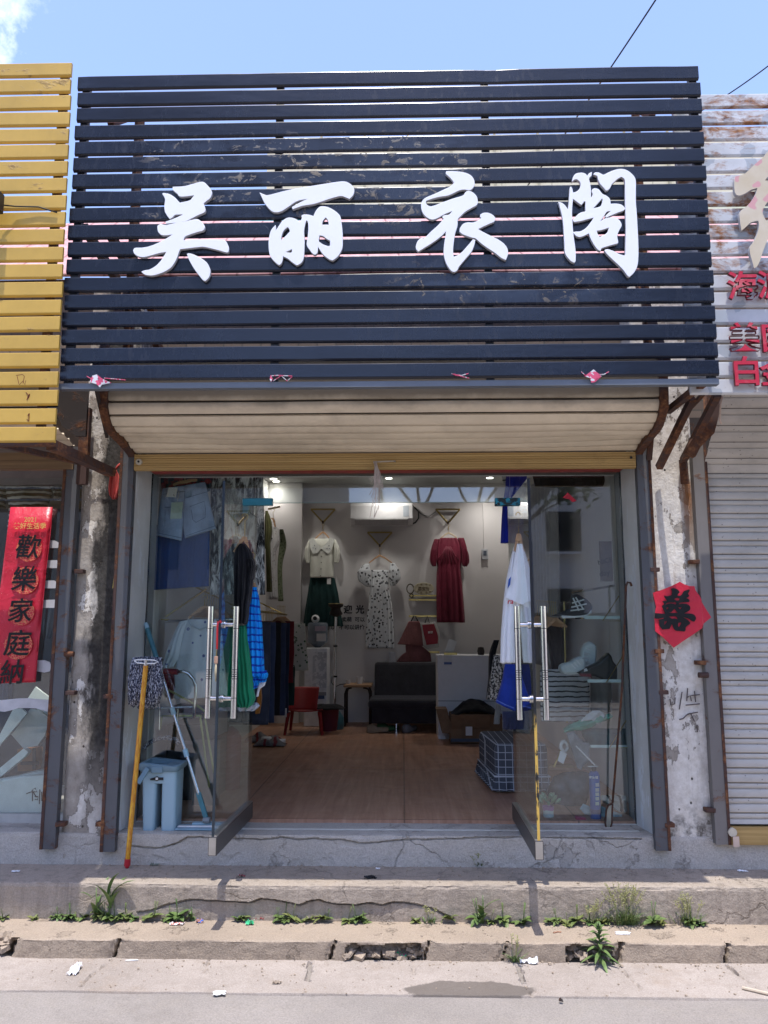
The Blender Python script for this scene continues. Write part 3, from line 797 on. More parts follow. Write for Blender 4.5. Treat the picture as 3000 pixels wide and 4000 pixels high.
for px, mt, sgn in ((zF((75,372),(248,413)), BLUEF2, -1), (zF((1558,370),(1745,415)), BLUEF, 1)):
    p, q = P(*px[0], -0.01), P(*px[1], -0.01)
    B().box(min(p.x,q.x), max(p.x,q.x), -0.022, 0.022, min(p.z,q.z), max(p.z,q.z)).make('patch_fitting', mt, t, bevel=0.005)
    xx = min(p.x,q.x) if sgn < 0 else max(p.x,q.x)-0.04
    B().box(xx, xx+0.04, -0.021, 0.021, min(p.z,q.z)-0.055, min(p.z,q.z)-.001).make('pivot_plate', mt, t, bevel=0.004)

def door(hx, ox, oy, lab, hp):
    d = Vector((ox-hx, oy, 0)); L = d.length; d.normalize(); n = Vector((-d.y, d.x, 0))
    hinge = Vector((hx, 0, 0))
    t = thing('glass_door', lab, 'door', (hx, 0, 0.0), 'frameless glass doors standing open')
    def ob(a0, a1, z0, z1, th, name, mat, par=t, bev=0):
        return B().obox(hinge + d*(a0+a1)/2 + Vector((0,0,(z0+z1)/2)), d*(a1-a0)/2, n*th/2, Vector((0,0,(z1-z0)/2))).make(name, mat, par, bevel=bev)
    ob(0.0, L-0.003, 0.1, ZTR-0.01, 0.012, 'pane', GLASSD)
    ob(L-0.0029, L+0.001, 0.1, ZTR-0.01, 0.014, 'pane_edge', GEDGE if hx < 0 else EDGEY)
    r = ob(-0.005, L+0.004, 0.008, 0.1, 0.044, 'bottom_rail', RAILD, bev=0.003)
    ob(L+0.0045, L+0.007, 0.012, 0.096, 0.036, 'end_cap', BRUSH, r)
    B().obox(hinge + d*L/2 + Vector((0,0,0.1035)), d*(L/2), n*0.02, Vector((0,0,0.003))).make('rail_trim', BRUSH, r)
    for s in (-1, 1):
        hx_, z0, z1, so_ = hp
        c = hinge + d*(L-0.075) + n*0.069*s
        h = B(); h.tube([c + Vector((0,0,z0)), c + Vector((0,0,z1))], 0.0165, 16)
        ho = h.make('pull_handle', CHROME, t, smooth='auto')
        g = B()
        for zz_ in so_:
            q = hinge + d*(L-0.075) + Vector((0,0,zz_))
            g.tube([q + n*0.007*s, q + n*0.055*s], 0.0125, 12); g.tube([q + n*0.007*s, q + n*0.016*s], 0.021, 14)
        g.make('standoff', CHROME, ho, smooth='auto')
        g = B()
        for k in (0.18, 0.35, .37, .39, .41, .43, .8): g.tube([c + Vector((0,0,z0+(z1-z0)*k-.0015)), c + Vector((0,0,z0+(z1-z0)*k+.0015))], 0.0169, 16)
        g.make('groove_ring', BLACKP, ho)
    return t
EDGEY = N('edge_yellow_tape', .5); EDGEY.col(EDGEY.mix(EDGEY.math('MULTIPLY', EDGEY.step(EDGEY.noise(9, 5, .7, EDGEY.map((3,3,1))), .42, .46), EDGEY.step(EDGEY.xyz()[2], 0.72, 0.66)), (0.012,0.013,0.016), (0.55,0.36,0.08))); EDGEY = EDGEY.m
RAILD = painted_metal('door_rail_dark_steel', (0.045,0.042,0.042), rough=0.4, metal=0.0)
oL, oR = G(829, 3350, 0.0), G(2107, 3366, 0.0)
hz0, hz1 = P(822, 2806, oL.y+.07).z, P(840, 2369, oL.y+.07).z
hs = (hz0, hz1) 
doorL = door(HLX, oL.x, oL.y, 'open glass door with a red scraper hooked on its handle, beside the mops', (0, hz0, hz1, (P(867,2729,oL.y+.07).z, P(867,2440,oL.y+.07).z)))
doorR = door(HRX, oR.x, oR.y, 'open glass door with yellow tape on its edge, beside the white tee', (0, hz0, hz1, (P(2085,2731,oR.y+.07).z, P(2085,2441,oR.y+.07).z)))

# ---------------------------------------------------------------- guide rails, curtain, bar
def rail(x0, x1, z0, z1, mat, lab, clips, inner):
    t = thing('guide_rail', lab, 'guide rail', ((x0+x1)/2, -0.3, z0), 'steel shutter rails down the posts')
    b = B()
    b.box(x0, x1, -0.312, -0.306, z0, z1); b.box(x0, x0+0.005, -0.3059, -0.262, z0, z1); b.box(x1-0.005, x1, -0.3059, -0.262, z0, z1)
    b.make('channel', mat, t)
    b2 = B(); xr = (x0-0.004, x0-.0002) if inner > 0 else (x1+.0002, x1+0.004)
    b2.box(xr[0]-(.014 if inner > 0 else 0), xr[1]+(.012 if inner < 0 else 0), -0.316, -0.262, z0, z1).make('rusty_flange', RUST, t)
    for (px, py) in clips:
        p = P(px, py, -0.3)
        B().box(p.x-0.028, p.x+0.028, -0.3165, -0.268, p.z-0.012, p.z+0.012).make('clip', RUST, t, bevel=0.003)
    return t
rail(-1.717, -1.650, -0.112, 2.27, RAILM, 'grey rail with rusty edge beside the clothes shop opening, near the hanging red rag', [zH((705,365))[0], zH((655,1192))[0]], 1)
rail(-2.066, -1.996, -0.10, 2.26, RAILM, 'rusty grey rail next to the red couplet banner', [zE((572,980))[0], zH((458,342))[0], zH((395,1192))[0]], 1)
rail(1.416, 1.484, -0.085, 2.26, RAILM, 'slate grey rail between the shoe window and the limewashed post', [zG((990,792))[0], zG((1015,1272))[0], zJ((1092,282))[0], zJ((1125,998))[0]], -1)
rail(1.752, 1.820, -0.05, 2.3, RAILW, 'dull steel rail at the closed shutter, behind the red paper corner', [zG((1225,746))[0], zG((1262,1340))[0], zJ((1345,918))[0]], -1)
for (z, a, c, par) in ((zH, 460, 90, 0), (zJ, 1305, 188, 1)):
    p = P(*z((a, c))[0], -0.3)
    tag(B().tube([p + Vector((-.03,-.02,0)), p + Vector((.025,-.02,0))], 0.016, 12).make('pipe_stub', RUST, smooth='auto'), ('short rusty pipe welded to the rail by the red banner', 'short rusty pipe welded to the rail by the grey shutter')[par], 'pipe')

prof = [(-0.79,2.63),(-0.788,2.56),(-0.785,2.49),(-0.782,2.43),(-0.772,2.375),(-0.745,2.325),(-0.70,2.292),(-0.64,2.275),(-0.56,2.266),(-0.48,2.256),(-0.40,2.242),(-0.33,2.226),(-0.305,2.215)]
def dense(pr, step):
    out = [Vector(pr[0])]
    for a, c in zip(pr, pr[1:]):
        a, c = Vector(a), Vector(c); n = max(1, round((c-a).length/step))
        out += [a + (c-a)*k/n for k in range(1, n+1)]
    return out
GRSHADE = plain('groove_grime_shade', (0.05,0.042,0.035), .9)  # shadow of the shutter grooves painted in as dark colour, along with grime
def groove_shading(o, nrows, nx, deep):
    o.data.materials.append(GRSHADE)
    for i, p in enumerate(o.data.polygons):
        j = i//(nx-1)
        if deep[j] and deep[min(j+1, nrows-1)]: p.material_index = 1
    return o
def curtain(x0, x1, pr, mat, name, parent, pitch, depth, sag=0.0, nx=40):
    pts = dense(pr, pitch/20); s = 0; b = B(); rows = []
    for i, p in enumerate(pts):
        if i: s += (p - pts[i-1]).length
        t = (pts[min(i+1, len(pts)-1)] - pts[max(i-1,0)]).normalized(); nrm = Vector((t.y, -t.x))
        if nrm.x > 0 and abs(nrm.x) > abs(nrm.y): nrm = -nrm
        if abs(nrm.y) >= abs(nrm.x) and nrm.y > 0: nrm = -nrm
        f = (s % pitch)/pitch
        off = depth*(0.35+0.65*math.sin(math.pi*min(1, f/0.86))**0.7) if f < 0.86 else -depth*1.4
        rows.append((p + nrm*off, p))
    def fn(u, v):
        q, p = rows[round(v*(len(rows)-1))]
        x = x0 + (x1-x0)*u
        hz = max(0, min(1, (p.x + 0.74)/0.2)) * max(0, min(1, (-0.30-p.x)/0.1))
        cr_ = 0.012*hz*fb(x*.9, p.x*9, 3)*abs(2*u-1)**1.5; return Vector((x, q.x + 0.005*nz(x, q.x, q.y, 2) + 0.003*nz(x*5, q.y*9, 2), q.y - sag*hz*(1-(2*u-1)**2) + 0.005*hz*nz(x, 0, p.x*4, 1.5) + cr_))
    b.grid(nx, len(rows), fn)
    return groove_shading(b.make(name, mat, parent, smooth='auto'), len(rows), nx, [(q-p).length > depth*1.05 for q, p in rows])
sh = thing('roller_shutter', 'rolled up cream ribbed shutter with an ochre bottom bar over the clothes shop', 'shutter', (-0.12, -0.5, 2.12))
curtain(-1.640, 1.410, prof, CREAM, 'curtain', sh, 0.078, 0.008, 0.022)
B().box(-1.66, 1.43, -0.80, -0.035, 2.632, 2.66).make('sun_block_lid', DARKP, sh)  # unseen lid, added to keep the sun from falling in behind the curtain
B().box(-1.62, 1.37, -0.165, -0.148, ZP-.003, ZP+.004).make('sun_sliver_strip', plain('pale_strip', (0.62,0.6,0.54), .5), shop)  # pale strip drawn in place of a sliver of sunlight on the plinth
bl, br, bb = P(542,1777,-.32), P(2476,1761,-.32), P(533,1836,-.32)
b = B()
NP = 13
pf = [(-0.33 + (0.003 if k % 2 else 0), bl.z + (bb.z-bl.z)*k/NP) for k in range(NP+1)]
pf += [(-0.30, bb.z-.004), (-0.285, bb.z), (-0.285, bl.z), (-0.32, bl.z+.002)]
b.prism([(-1.642, y, z) for y, z in pf], (3.048, 0, 0)); bar = b.make('bottom_bar', BAR, sh)
p = P(*zE((1002,193))[0], -0.335)
kn = B().tube([p + Vector((0,.01,0)), p + Vector((0,-.012,0))], 0.019, 18).make('lock_knob', plain('cream_knob', (0.5,0.45,0.36), .5), bar, smooth='auto', bevel=.003)
B().tube([p + Vector((0,-.0121,0)), p + Vector((0,-.0135,0))], 0.007, 10).make('keyhole', BLACKP, kn)
p = P(*zG((852,132))[0], -0.334); B().tube([p, p + Vector((0,-.004,0))], 0.008, 10).make('bolt_hole', BLACKP, bar)
# pull loop with frayed cords
a, c = P(*zF((845,158))[0], -0.35), P(*zF((970,152))[0], -0.35)
ha = B().tube([a + Vector((0,.02,0)), a, c, c + Vector((0,.02,0))], 0.0045, 8).make('lift_handle', plain('dull_handle', (0.45,0.4,0.34), .5, .4), bar, smooth=True)
b = B()
for k in range(26):
    ln = rnd.uniform(.1, .3) if k < 22 else .34; dx = rnd.gauss(0.012, .016); dx2 = rnd.gauss(0, .02)
    b.tube([a + Vector((rnd.gauss(.008,.006), -.004+rnd.gauss(0,.004), .004)), a + Vector((.012+dx*.6, -.010+rnd.gauss(0,.004), -ln*.4)), a + Vector((.008+dx, -.008+rnd.gauss(0,.005), -ln*.75)), a + Vector((dx+dx2, -.006, -ln))], 0.0016, 5)
b.make('cord_tassel', plain('frayed_cord', (0.55,0.47,0.43), .9, var=.25), bar, smooth=True)
# bent end plates that carry the curtain
def end_plate(x0, x1, y_in):
    out = [(y, z) for y, z in prof if z < 2.7]
    poly = [(x0, y-0.028 if z > 2.33 else y, z-0.028 if z < 2.40 else z) for y, z in out] + [(x0, -0.30, 2.12), (x0, -0.262, 2.12)] + [(x0, y+0.03, z+0.03) for y, z in out[::-1]]
    b = B(); b.prism(poly, (x1-x0, 0, 0)); return b.make('end_plate', RUST, sh)
end_plate(-1.685, -1.642, 0); end_plate(1.411, 1.455, 0)

# ---------------------------------------------------------------- slatted fascia signs
def slats(x0, x1, ztop, pitch, n, Y, mat, parent, hgt=0.074, dep=0.016, dent=0.0, x0f=None, x1f=None, sags=0):
    b = B()
    for i in range(n):
        z = ztop - i*pitch
        a = x0f(z) if x0f else x0; c = x1f(z) if x1f else x1
        jit = rnd.uniform(-.002, .002)
        a2, c2 = a + rnd.uniform(-.004, .004), c + rnd.uniform(-.003, .003)
        sec = [(0.004, 0.0), (0.001, -0.001), (0, -0.004), (0, -hgt+.004), (0.0008, -hgt+0.001), (dep*0.75, -hgt-0.007), (dep, -hgt-0.006), (dep, -0.001)]
        ph = rnd.uniform(0, 9)
        nx = max(4, int((c2-a2)/0.06))
        rings = []
        for k in range(nx+1):
            x = a2 + (c2-a2)*k/nx
            wv = 0.0022*nz(x*1.3, i*3.1, 0) + dent*max(0, nz(x*3, i*1.7, 4))**2
            rings.append([Vector((x, Y + y + wv*(1 if y < .012 else .3) + 0.002*nz(x*.8, i*2., 7), z + zz_ + jit + 0.005*nz(x*.55, i*1.9, 2))) for y, zz_ in sec])
        b.rings(rings)
    return b.make('slat_panel', mat, parent)
YS = -1.12
sign = thing('slat_sign', 'navy blue metal slat shop sign with four white brush style characters', 'shop sign', (-0.09, YS, 2.39))
slats(-1.772, 1.605, 4.151, 0.0975, 18, YS, NAVY, sign, dent=0.012)
def post(px, top=4.13, bot=2.40, w_=0.04, y0=YS+0.0215, name='frame_post', mat=None, par=None):
    b = B(); b.box(px-w_/2, px+w_/2, y0, y0+0.03, bot, top); return b.make(name, mat or POSTM, par or sign)
for px, py in ((310, 600), (1090, 600), (1897, 600), (2722, 600)):
    post(P(px, py, YS+.03).x if px > 400 else -1.735)
b = B(); b.box(-1.775, 1.605, YS+0.012, YS+0.052, 2.372, 2.402); b.make('bottom_frame', painted_metal('frame_grey_blue', (0.13,0.15,0.18), rough=.5), sign)
# steel back frame that ties the sign to the shop
b = B()
p = P(415, 415, -0.7)
zt = 4.08
b.box(-1.62, 1.42, -0.72, -0.68, zt+.12, zt+0.16); b.box(-1.60, -1.55, -0.72, -0.69, 2.6, zt+.12); b.box(1.37, 1.41, -0.72, -0.69, 2.6, zt+.12)
for x in (-1.60, 1.36):
    b.beam((x, YS+.05, 3.9), (x, -0.72, zt+.12), .035, .035); b.beam((x, YS+.05, 2.5), (x, -0.70, 3.1), .035, .035)
b.beam((-1.72, YS+.06, 3.3), (-1.55, -0.1, 2.9), .04, .04); b.beam((-1.57, YS+.06, 3.25), (-1.5, -0.3, 3.0), .04, .04)
b.make('back_frame', RUST, sign)
# the four characters
CH = {
 'wu': [c1((700,215),(870,205),(1000,172),(1155,137),(1235,195),(1285,260),(1300,310),(1275,380),(1215,430),(1170,468),(1185,510),(1200,570),(1180,605),(1100,640),(1000,690),(910,735),(800,755),(760,762),(600,777),(588,752),(700,712),(830,655),(855,635),(740,640),(700,675),(655,705),(615,655),(580,590),(572,500),(582,400),(540,320),(560,310),(640,325),(720,370),(770,420),(805,460),(955,425),(1000,385),(1035,340),(820,360),(770,315),(705,260)),
        c1((470,810),(510,785),(560,800),(620,800),(760,766),(900,745),(1000,722),(1070,712),(1120,735),(1165,780),(1190,830),(1165,880),(1080,905),(960,945),(885,980),(862,1040),(960,1030),(1200,1020),(1400,1028),(1490,1035),(1530,1075),(1558,1150),(1555,1210),(1525,1220),(1420,1190),(1280,1155),(1160,1133),(1000,1148),(815,1170),(790,1220),(750,1330),(670,1450),(560,1520),(450,1560),(360,1575),(270,1560),(220,1520),(270,1500),(350,1485),(440,1430),(510,1360),(570,1270),(605,1212),(500,1228),(380,1260),(260,1290),(170,1280),(110,1240),(90,1190),(120,1155),(220,1152),(340,1130),(480,1075),(600,1010),(705,945),(600,955),(530,950),(480,910),(465,850)),
        c1((920,1245),(960,1240),(1040,1265),(1150,1325),(1220,1380),(1260,1450),(1275,1520),(1255,1600),(1200,1660),(1160,1640),(1080,1540),(1010,1440),(950,1330))],
 'li': [c2((70,278),(130,305),(200,318),(400,268),(600,222),(900,170),(1150,130),(1330,103),(1440,98),(1520,130),(1575,185),(1592,240),(1575,310),(1515,375),(1460,350),(1390,328),(1330,335),(1200,370),(960,450),(760,485),(600,540),(588,510),(650,475),(750,420),(858,375),(720,395),(630,430),(530,500),(420,570),(330,592),(260,570),(190,500),(130,410)),
        c2((318,805),(325,840),(318,905),(370,825),(430,740),(500,690),(570,682),(650,705),(715,755),(748,690),(742,650),(780,632),(860,635),(935,658),(970,580),(1030,510),(1110,500),(1210,530),(1310,595),(1365,660),(1385,760),(1400,900),(1405,1050),(1395,1180),(1330,1300),(1245,1370),(1190,1350),(1100,1280),(1040,1200),(1005,1140),(998,1240),(965,1275),(930,1265),(870,1190),(828,1115),(845,980),(855,850),(845,750),(820,720),(800,780),(780,900),(788,1050),(782,1250),(765,1360),(720,1420),(665,1448),(600,1405),(520,1340),(440,1300),(432,1370),(410,1420),(378,1445),(320,1400),(250,1320),(220,1230),(212,1080),(230,950),(260,870)),
        c2((410,1050),(415,980),(450,890),(515,828),(545,860),(555,905),(500,965),(440,1025)), c2((470,1240),(590,1185),(588,1230),(560,1250)),
        c2((1070,797),(1085,730),(1133,673),(1170,720),(1185,797)), c2((1018,1055),(1030,965),(1090,975),(1150,1020),(1205,1050),(1205,1130),(1180,1145),(1100,1120),(1050,1090))],
 'yi': [c3((590,95),(595,58),(700,55),(850,70),(960,105),(1025,165),(1048,240),(1030,310),(975,358),(890,348),(800,362),(630,440),(480,465),(350,500),(270,530),(262,550),(262,575),(290,605),(340,625),(420,605),(510,568),(700,500),(860,450),(905,395),(960,375),(1030,405),(1080,460),(1098,530),(1085,595),(1000,645),(900,705),(830,770),(778,830),(770,940),(735,1050),(715,1170),(700,1320),(708,1440),(780,1415),(860,1350),(940,1260),(1000,1190),(1024,1158),(1058,1168),(1046,1235),(1000,1350),(900,1470),(800,1590),(770,1650),(725,1680),(680,1665),(620,1590),(575,1490),(553,1370),(560,1240),(580,1120),(590,1020),(500,1110),(350,1220),(220,1300),(140,1350),(108,1310),(105,1260),(130,1190),(180,1145),(230,1150),(350,1030),(470,920),(555,822),(532,800),(548,774),(640,756),(698,692),(565,746),(470,798),(380,832),(310,815),(240,760),(200,690),(188,600),(210,530),(270,480),(400,425),(550,355),(660,300),(722,240),(660,160)),
        c3((1140,795),(1145,755),(1200,730),(1270,730),(1340,760),(1385,810),(1365,865),(1300,895),(1200,940),(1102,990),(1180,1035),(1300,1095),(1420,1155),(1520,1225),(1575,1300),(1588,1390),(1555,1485),(1480,1450),(1380,1370),(1250,1285),(1150,1210),(1070,1140),(1022,1128),(950,1105),(860,1070),(808,1030),(820,970),(870,905),(940,885),(1030,885),(1120,845),(1165,805))],
 'ge': [c4((5,700),(60,715),(120,760),(185,850),(200,720),(210,560),(220,430),(240,410),(262,450),(275,520),(340,505),(400,450),(425,380),(410,310),(350,260),(300,270),(262,305),(280,230),(330,165),(430,143),(510,160),(548,205),(580,160),(632,132),(625,195),(580,250),(600,350),(615,470),(615,625),(655,560),(635,490),(660,450),(710,440),(770,465),(830,540),(910,580),(975,640),(990,735),(1090,732),(1180,745),(1235,780),(1268,825),(1230,860),(1130,895),(1000,950),(915,990),(890,975),(930,930),(1010,865),(920,880),(860,970),(780,1080),(880,1020),(1000,995),(1090,1005),(1160,1050),(1200,1140),(1150,1240),(1115,1340),(1133,1460),(1110,1485),(1000,1515),(870,1555),(815,1580),(800,1625),(750,1600),(680,1510),(620,1400),(580,1290),(500,1330),(410,1360),(340,1340),(280,1275),(330,1265),(430,1255),(530,1190),(620,1080),(680,990),(560,1020),(430,1055),(300,1075),(278,1050),(310,1000),(380,930),(450,895),(520,880),(515,800),(518,690),(490,680),(440,750),(380,710),(275,630),(262,760),(255,900),(262,1050),(275,1250),(295,1420),(320,1600),(325,1800),(300,1850),(220,1800),(130,1670),(118,1500),(105,1280),(90,1080),(65,930),(30,800)),
        c4((650,825),(740,730),(835,622),(842,660),(825,740),(790,790)), c4((722,1240),(830,1225),(962,1180),(945,1250),(900,1310),(785,1370),(745,1310)),
        c4((668,170),(700,140),(760,138),(800,155),(860,180),(950,140),(1080,88),(1200,72),(1300,95),(1400,170),(1465,275),(1468,500),(1470,700),(1485,900),(1500,1150),(1515,1450),(1518,1700),(1500,1900),(1440,2030),(1350,2120),(1310,2090),(1230,1980),(1120,1870),(980,1740),(890,1640),(885,1610),(940,1600),(1050,1635),(1150,1690),(1275,1725),(1278,1500),(1285,1200),(1275,800),(1270,500),(1265,280),(1200,215),(1130,250),(1020,350),(985,420),(945,465),(905,475),(860,420),(790,340),(755,260),(745,200))],
}
def front_back(o, side):
    "side faces of an extruded character get the duller edge material"
    o.data.materials.append(side)
    for p in o.data.polygons:
        if abs(p.normal.y) < 0.6: p.material_index = 1
    return o
for k, lp in CH.items():
    o = outline_part('character', lp, YS-0.0125, 0.018, LETW, sign, bevel=0.0012)
    front_back(o, LETS)
# torn tape scraps on the lowest slat
SCRAP = N('torn_tape', .5); SCRAP.col(SCRAP.mix(SCRAP.step(SCRAP.noise(35, 2), .5, .52), (0.6,0.6,0.62), (0.6,0.08,0.16))); SCRAP = SCRAP.m
def scrap(z, pts, lab, strings):
    q = [P(a, c, YS-0.004) for a, c in z(*pts)]
    cx = sum(q, Vector())/len(q)
    b = B(); f = b.bm.faces.new([b.bm.verts.new(v + Vector((0, -0.012*abs(nz(v.x*40, v.z*40, 3)), 0))) for v in q])
    bmesh.ops.triangulate(b.bm, faces=b.bm.faces[:])
    for s in strings:
        b.tube([P(a, c, YS-0.006) for a, c in z(*s)], 0.0018, 5)
    b.make('tape_scrap', SCRAP, solid=0.0015, label=lab, cat='scrap', group='scraps of tape on the lowest slat')
scrap(zC, ((388,545),(400,518),(418,512),(440,528),(462,540),(482,548),(440,556),(432,568),(420,556)), 'torn red and white tape scrap on the lowest navy slat above the hanging red rag', [((375,520),(400,534),(428,528)), ((450,528),(500,532),(542,536))])
scrap(zC, ((1168,518),(1172,516),(1178,530),(1172,545),(1166,535)), 'thin clear tape remnant on the middle of the lowest navy slat', [((1168,518),(1200,516),(1262,519)), ((1180,540),(1215,517),(1240,540),(1262,522))])
scrap(zD, ((866,520),(905,490),(940,520),(915,530),(912,545),(895,548),(890,528)), 'diamond of torn red and white tape on the lowest navy slat over the shoe window', [((852,500),(870,516)), ((930,512),(950,512),(972,500))])
scrap(zD, ((290,508),(300,512),(330,514),(328,520),(310,518)), 'frayed white tape thread between the other scraps on the lowest navy slat', [((300,510),(330,518),(365,508)), ((330,520),(368,528))])

# ochre neighbour sign
ys = thing('slat_sign', 'ochre yellow metal slat sign of the shop with the red couplet banner', 'shop sign', (-2.6, -1.16, 2.08), None)
slats(-4.2, -1.79, 4.203, 0.0973, 22, -1.16, YELL, ys, x1f=lambda z: -1.796 + 0.044*(4.203-z)/2.1)
for x in (-1.845, -2.45): post(x, 4.19, 2.11, y0=-1.138, name='frame_post', mat=RUST, par=ys)
b = B(); b.box(-4.2, -1.76, -1.15, -1.11, 2.066, 2.088); b.make('bottom_frame', RUST, ys)
b = B()
q0, q1 = P(200, 1738, -1.10), P(440, 1848, -0.30); b.beam(q0, q1, .05, .05)
q0, q1 = P(0, 1736, -1.10), P(320, 1808, -0.30); b.beam(q0, q1, .03, .03)
b.make('bracket', RUST, ys)
b = B()
for seg in (((222,905),(215,930),(190,1040)), ((170,1075),(140,1190)), ((140,60+904),(70,1000+904*.18),(10,1330))):
    pass
SCR = plain('rust_scrawl', (0.16,0.04,0.015), .8)
for pts in (((70,516),(98,512),(106,520),(100,550)), ((75,520),(82,552)), ((84,556),(100,540),(108,556),(112,538)), ((112,590),(122,600),(116,622),(128,596),(124,612)), ((120,690),(126,680),(124,715),(116,705))):
    B().tube([P(a, c, -1.1605) for a, c in zC(*pts)], 0.0022, 5).make('painted_scrawl', SCR, ys)
b = B(); q = P(0, 790, -1.22); b.box(q.x-.25, P(14,790,-1.22).x, -1.27, -1.21, P(8,835,-1.22).z, P(8,760,-1.22).z); lamp = tag(b.make('floodlight', BLACKP, bevel=.006), 'black floodlight housing at the edge of the ochre sign', 'floodlight')
tag(B().tube([P(0,800,-1.2), P(60,806,-1.18), P(150,808,-1.175), P(222,830,-1.17)], 0.004, 6).make('sign_cable', WIREM, smooth=True), 'thin black cable running over the ochre slats from the floodlight', 'cable')

# old white neighbour sign
ws = thing('slat_sign', 'rust streaked white slat sign with peeling tan brush character and red lettering', 'shop sign', (2.4, -1.0, 2.36))
slats(1.50, 4.4, 4.066, 0.0962, 18, -1.0, WHITE_S, ws, dent=.006)
for x in (1.53, 2.5): post(x, 4.05, 2.38, y0=-.978, name='frame_post', mat=RAILW, par=ws)
front_back(outline_part('character', [r1((936,130),(850,240),(700,370),(600,465),(520,530),(380,570),(362,640),(365,800),(390,870),(450,885),(540,850),(640,790),(745,760),(715,860),(650,970),(560,1070),(450,1180),(480,1470),(560,1400),(640,1330),(760,1300),(770,1380),(750,1500),(690,1640),(630,1720),(620,1830),(660,1980),(690,2090),(740,2060),(790,1960),(830,1830),(900,1650),(945,1540),(1000,1400),(960,1290),(885,1295),(830,1165),(880,1040),(960,960),(1120,900),(1120,660),(936,640),(872,635),(936,565),(1120,500),(1120,0))], -1.035, 0.022, TANL, ws), LETS)
def char(body, px, py, size_px, Y, mat, par, depth=0.02, bold=.02, shear=0, name='character', sx=1.0, rot=0, dup=0, **tags):
    c = P(px, py, Y); sz = size_px/FPX*(c-CAMP).dot(fw)
    me = text_mesh(body, sz, depth, bold*sz, shear)
    if dup:
        b2 = bmesh.new()
        for kx_, ky_ in ((0,0),(1,0),(-1,0),(0,1),(0,-1)):
            m2 = me.copy(); m2.transform(Matrix.Translation((kx_*dup*sz, ky_*dup*sz, .0002*(kx_+2*ky_)))); b2.from_mesh(m2)
        b2.to_mesh(me); b2.free()
    ca, sa = math.cos(rot), math.sin(rot)
    return place_mesh(me, name, mat, c, par, ax=(sx*ca,0,sx*sa), ay=(-sa,0,ca), **tags)
for ch, (px, py), sz in (('\u6d77', (510,365), 122), ('\u6d3e', (1010,350), 122), ('\u7f8e', (540,1220), 122), ('\u56fd', (1065,1230), 122), ('\u767d', (570,1785), 124), ('\u91d1', (1060,1800), 122)):
    q = r2((px, py))[0]
    front_back(char(ch, q[0], q[1], sz, -1.030, REDL, ws, .018, .018), plain('red_side', (0.16,0.01,0.02), .5))

# rusty brackets between the white sign, the post and the shutter
br = thing('steel_bracket', 'rust brown steel struts bracing the signs above the limewashed post', 'bracket', (1.6, -0.5, 1.95))
def strut(a, ya, c, yc, w_, nm='strut', mat=None):
    B().beam(P(*a, ya), P(*c, yc), w_, w_).make(nm, mat or RUST, br)
strut((2755,1490), -1.06, (2608,1606), -0.62, 0.034)
strut((2574,1826), -0.31, (2705,1556), -0.74, 0.036)
strut((2668,1800), -0.30, (2803,1540), -0.9, 0.036)
strut((2676,1890), -0.285, (2668,1796), -0.295, 0.04)
strut((2690,1600), -0.4, (2760,1525), -0.95, 0.02)
strut((2535,1795), -.32, (2555,1560), -.5, .03)
pts = zD((1450,590),(1438,700),(1420,770),(1390,800),(1360,830),(1340,870),(1300,850),(1330,790),(1370,755),(1390,690),(1385,600))
outline_part('curved_plate', [pts], -0.55, 0.05, RUST, br, smooth=False)
b = B(); sp_ = P(2815,1600,-.8); b.tube([P(2812,1545,-.8), P(2822,1550,-.8), P(2814,1580,-.8), P(2812,1640,-.78), P(2818,1655,-.78)], .006, 6); b.make('rag_strip', plain('dry_strip', (0.55,0.42,0.34), .9), br, smooth=True)
for (a, c, w_) in (((232,1560),(196,1830),.0),):
    pass
# bracket of the navy sign at the banner side
bk = thing('steel_bracket', 'dark plate and thin black strut under the navy sign above the sooty post', 'bracket', (-1.7, -0.5, 2.1))
outline_part('side_plate', [zC((262,556),(385,562),(372,780),(330,780),(270,735),(250,690))], -0.62, 0.02, DARKP, bk, smooth=False)
B().beam(P(376,1520,-.95), P(418,1706,-.34), .018, .018).make('strut', DARKP, bk)
B().box(-1.99, -1.93, -0.34, -0.3, 2.02, 2.5).make('strut', RUST, bk)

# ---------------------------------------------------------------- neighbour shops
nb = thing('neighbour_shop', 'next door shop window under an ochre sign with clutter behind its glass', 'shop', (-3.2, 0, ZP))
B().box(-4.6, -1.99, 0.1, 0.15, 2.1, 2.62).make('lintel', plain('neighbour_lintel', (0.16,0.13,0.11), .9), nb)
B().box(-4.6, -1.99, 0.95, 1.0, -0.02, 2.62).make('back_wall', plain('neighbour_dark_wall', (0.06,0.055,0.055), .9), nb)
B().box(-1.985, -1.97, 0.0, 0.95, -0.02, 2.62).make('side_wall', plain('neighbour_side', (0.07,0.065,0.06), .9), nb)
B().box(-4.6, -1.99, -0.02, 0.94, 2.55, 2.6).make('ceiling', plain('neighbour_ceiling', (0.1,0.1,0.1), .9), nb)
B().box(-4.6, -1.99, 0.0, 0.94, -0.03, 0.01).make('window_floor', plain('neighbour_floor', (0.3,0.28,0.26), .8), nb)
sl_ = P(100,3225,-.06)
b = B(); b.box(-4.6, -2.0, -0.05, 0.0, ZP, 0.03); b.make('sill', plain('pale_sill', (0.5,0.48,0.44), .7), nb)
b = B(); b.box(-4.6, -2.0, -0.024, -0.016, 0.031, 2.12); b.make('pane', GLASS, nb)
nsh = thing('roller_shutter', 'rolled up shutter with a scuffed brown bottom bar above the couplet banner window', 'shutter', (-3.2, -0.4, 2.1))
curtain(-4.4, -2.03, [(y, z+0.05) for y, z in prof], CREAM, 'curtain', nsh, 0.078, 0.006, 0.0, 16)
p0, p1 = P(150,1768,-.32), P(150,1834,-.32)
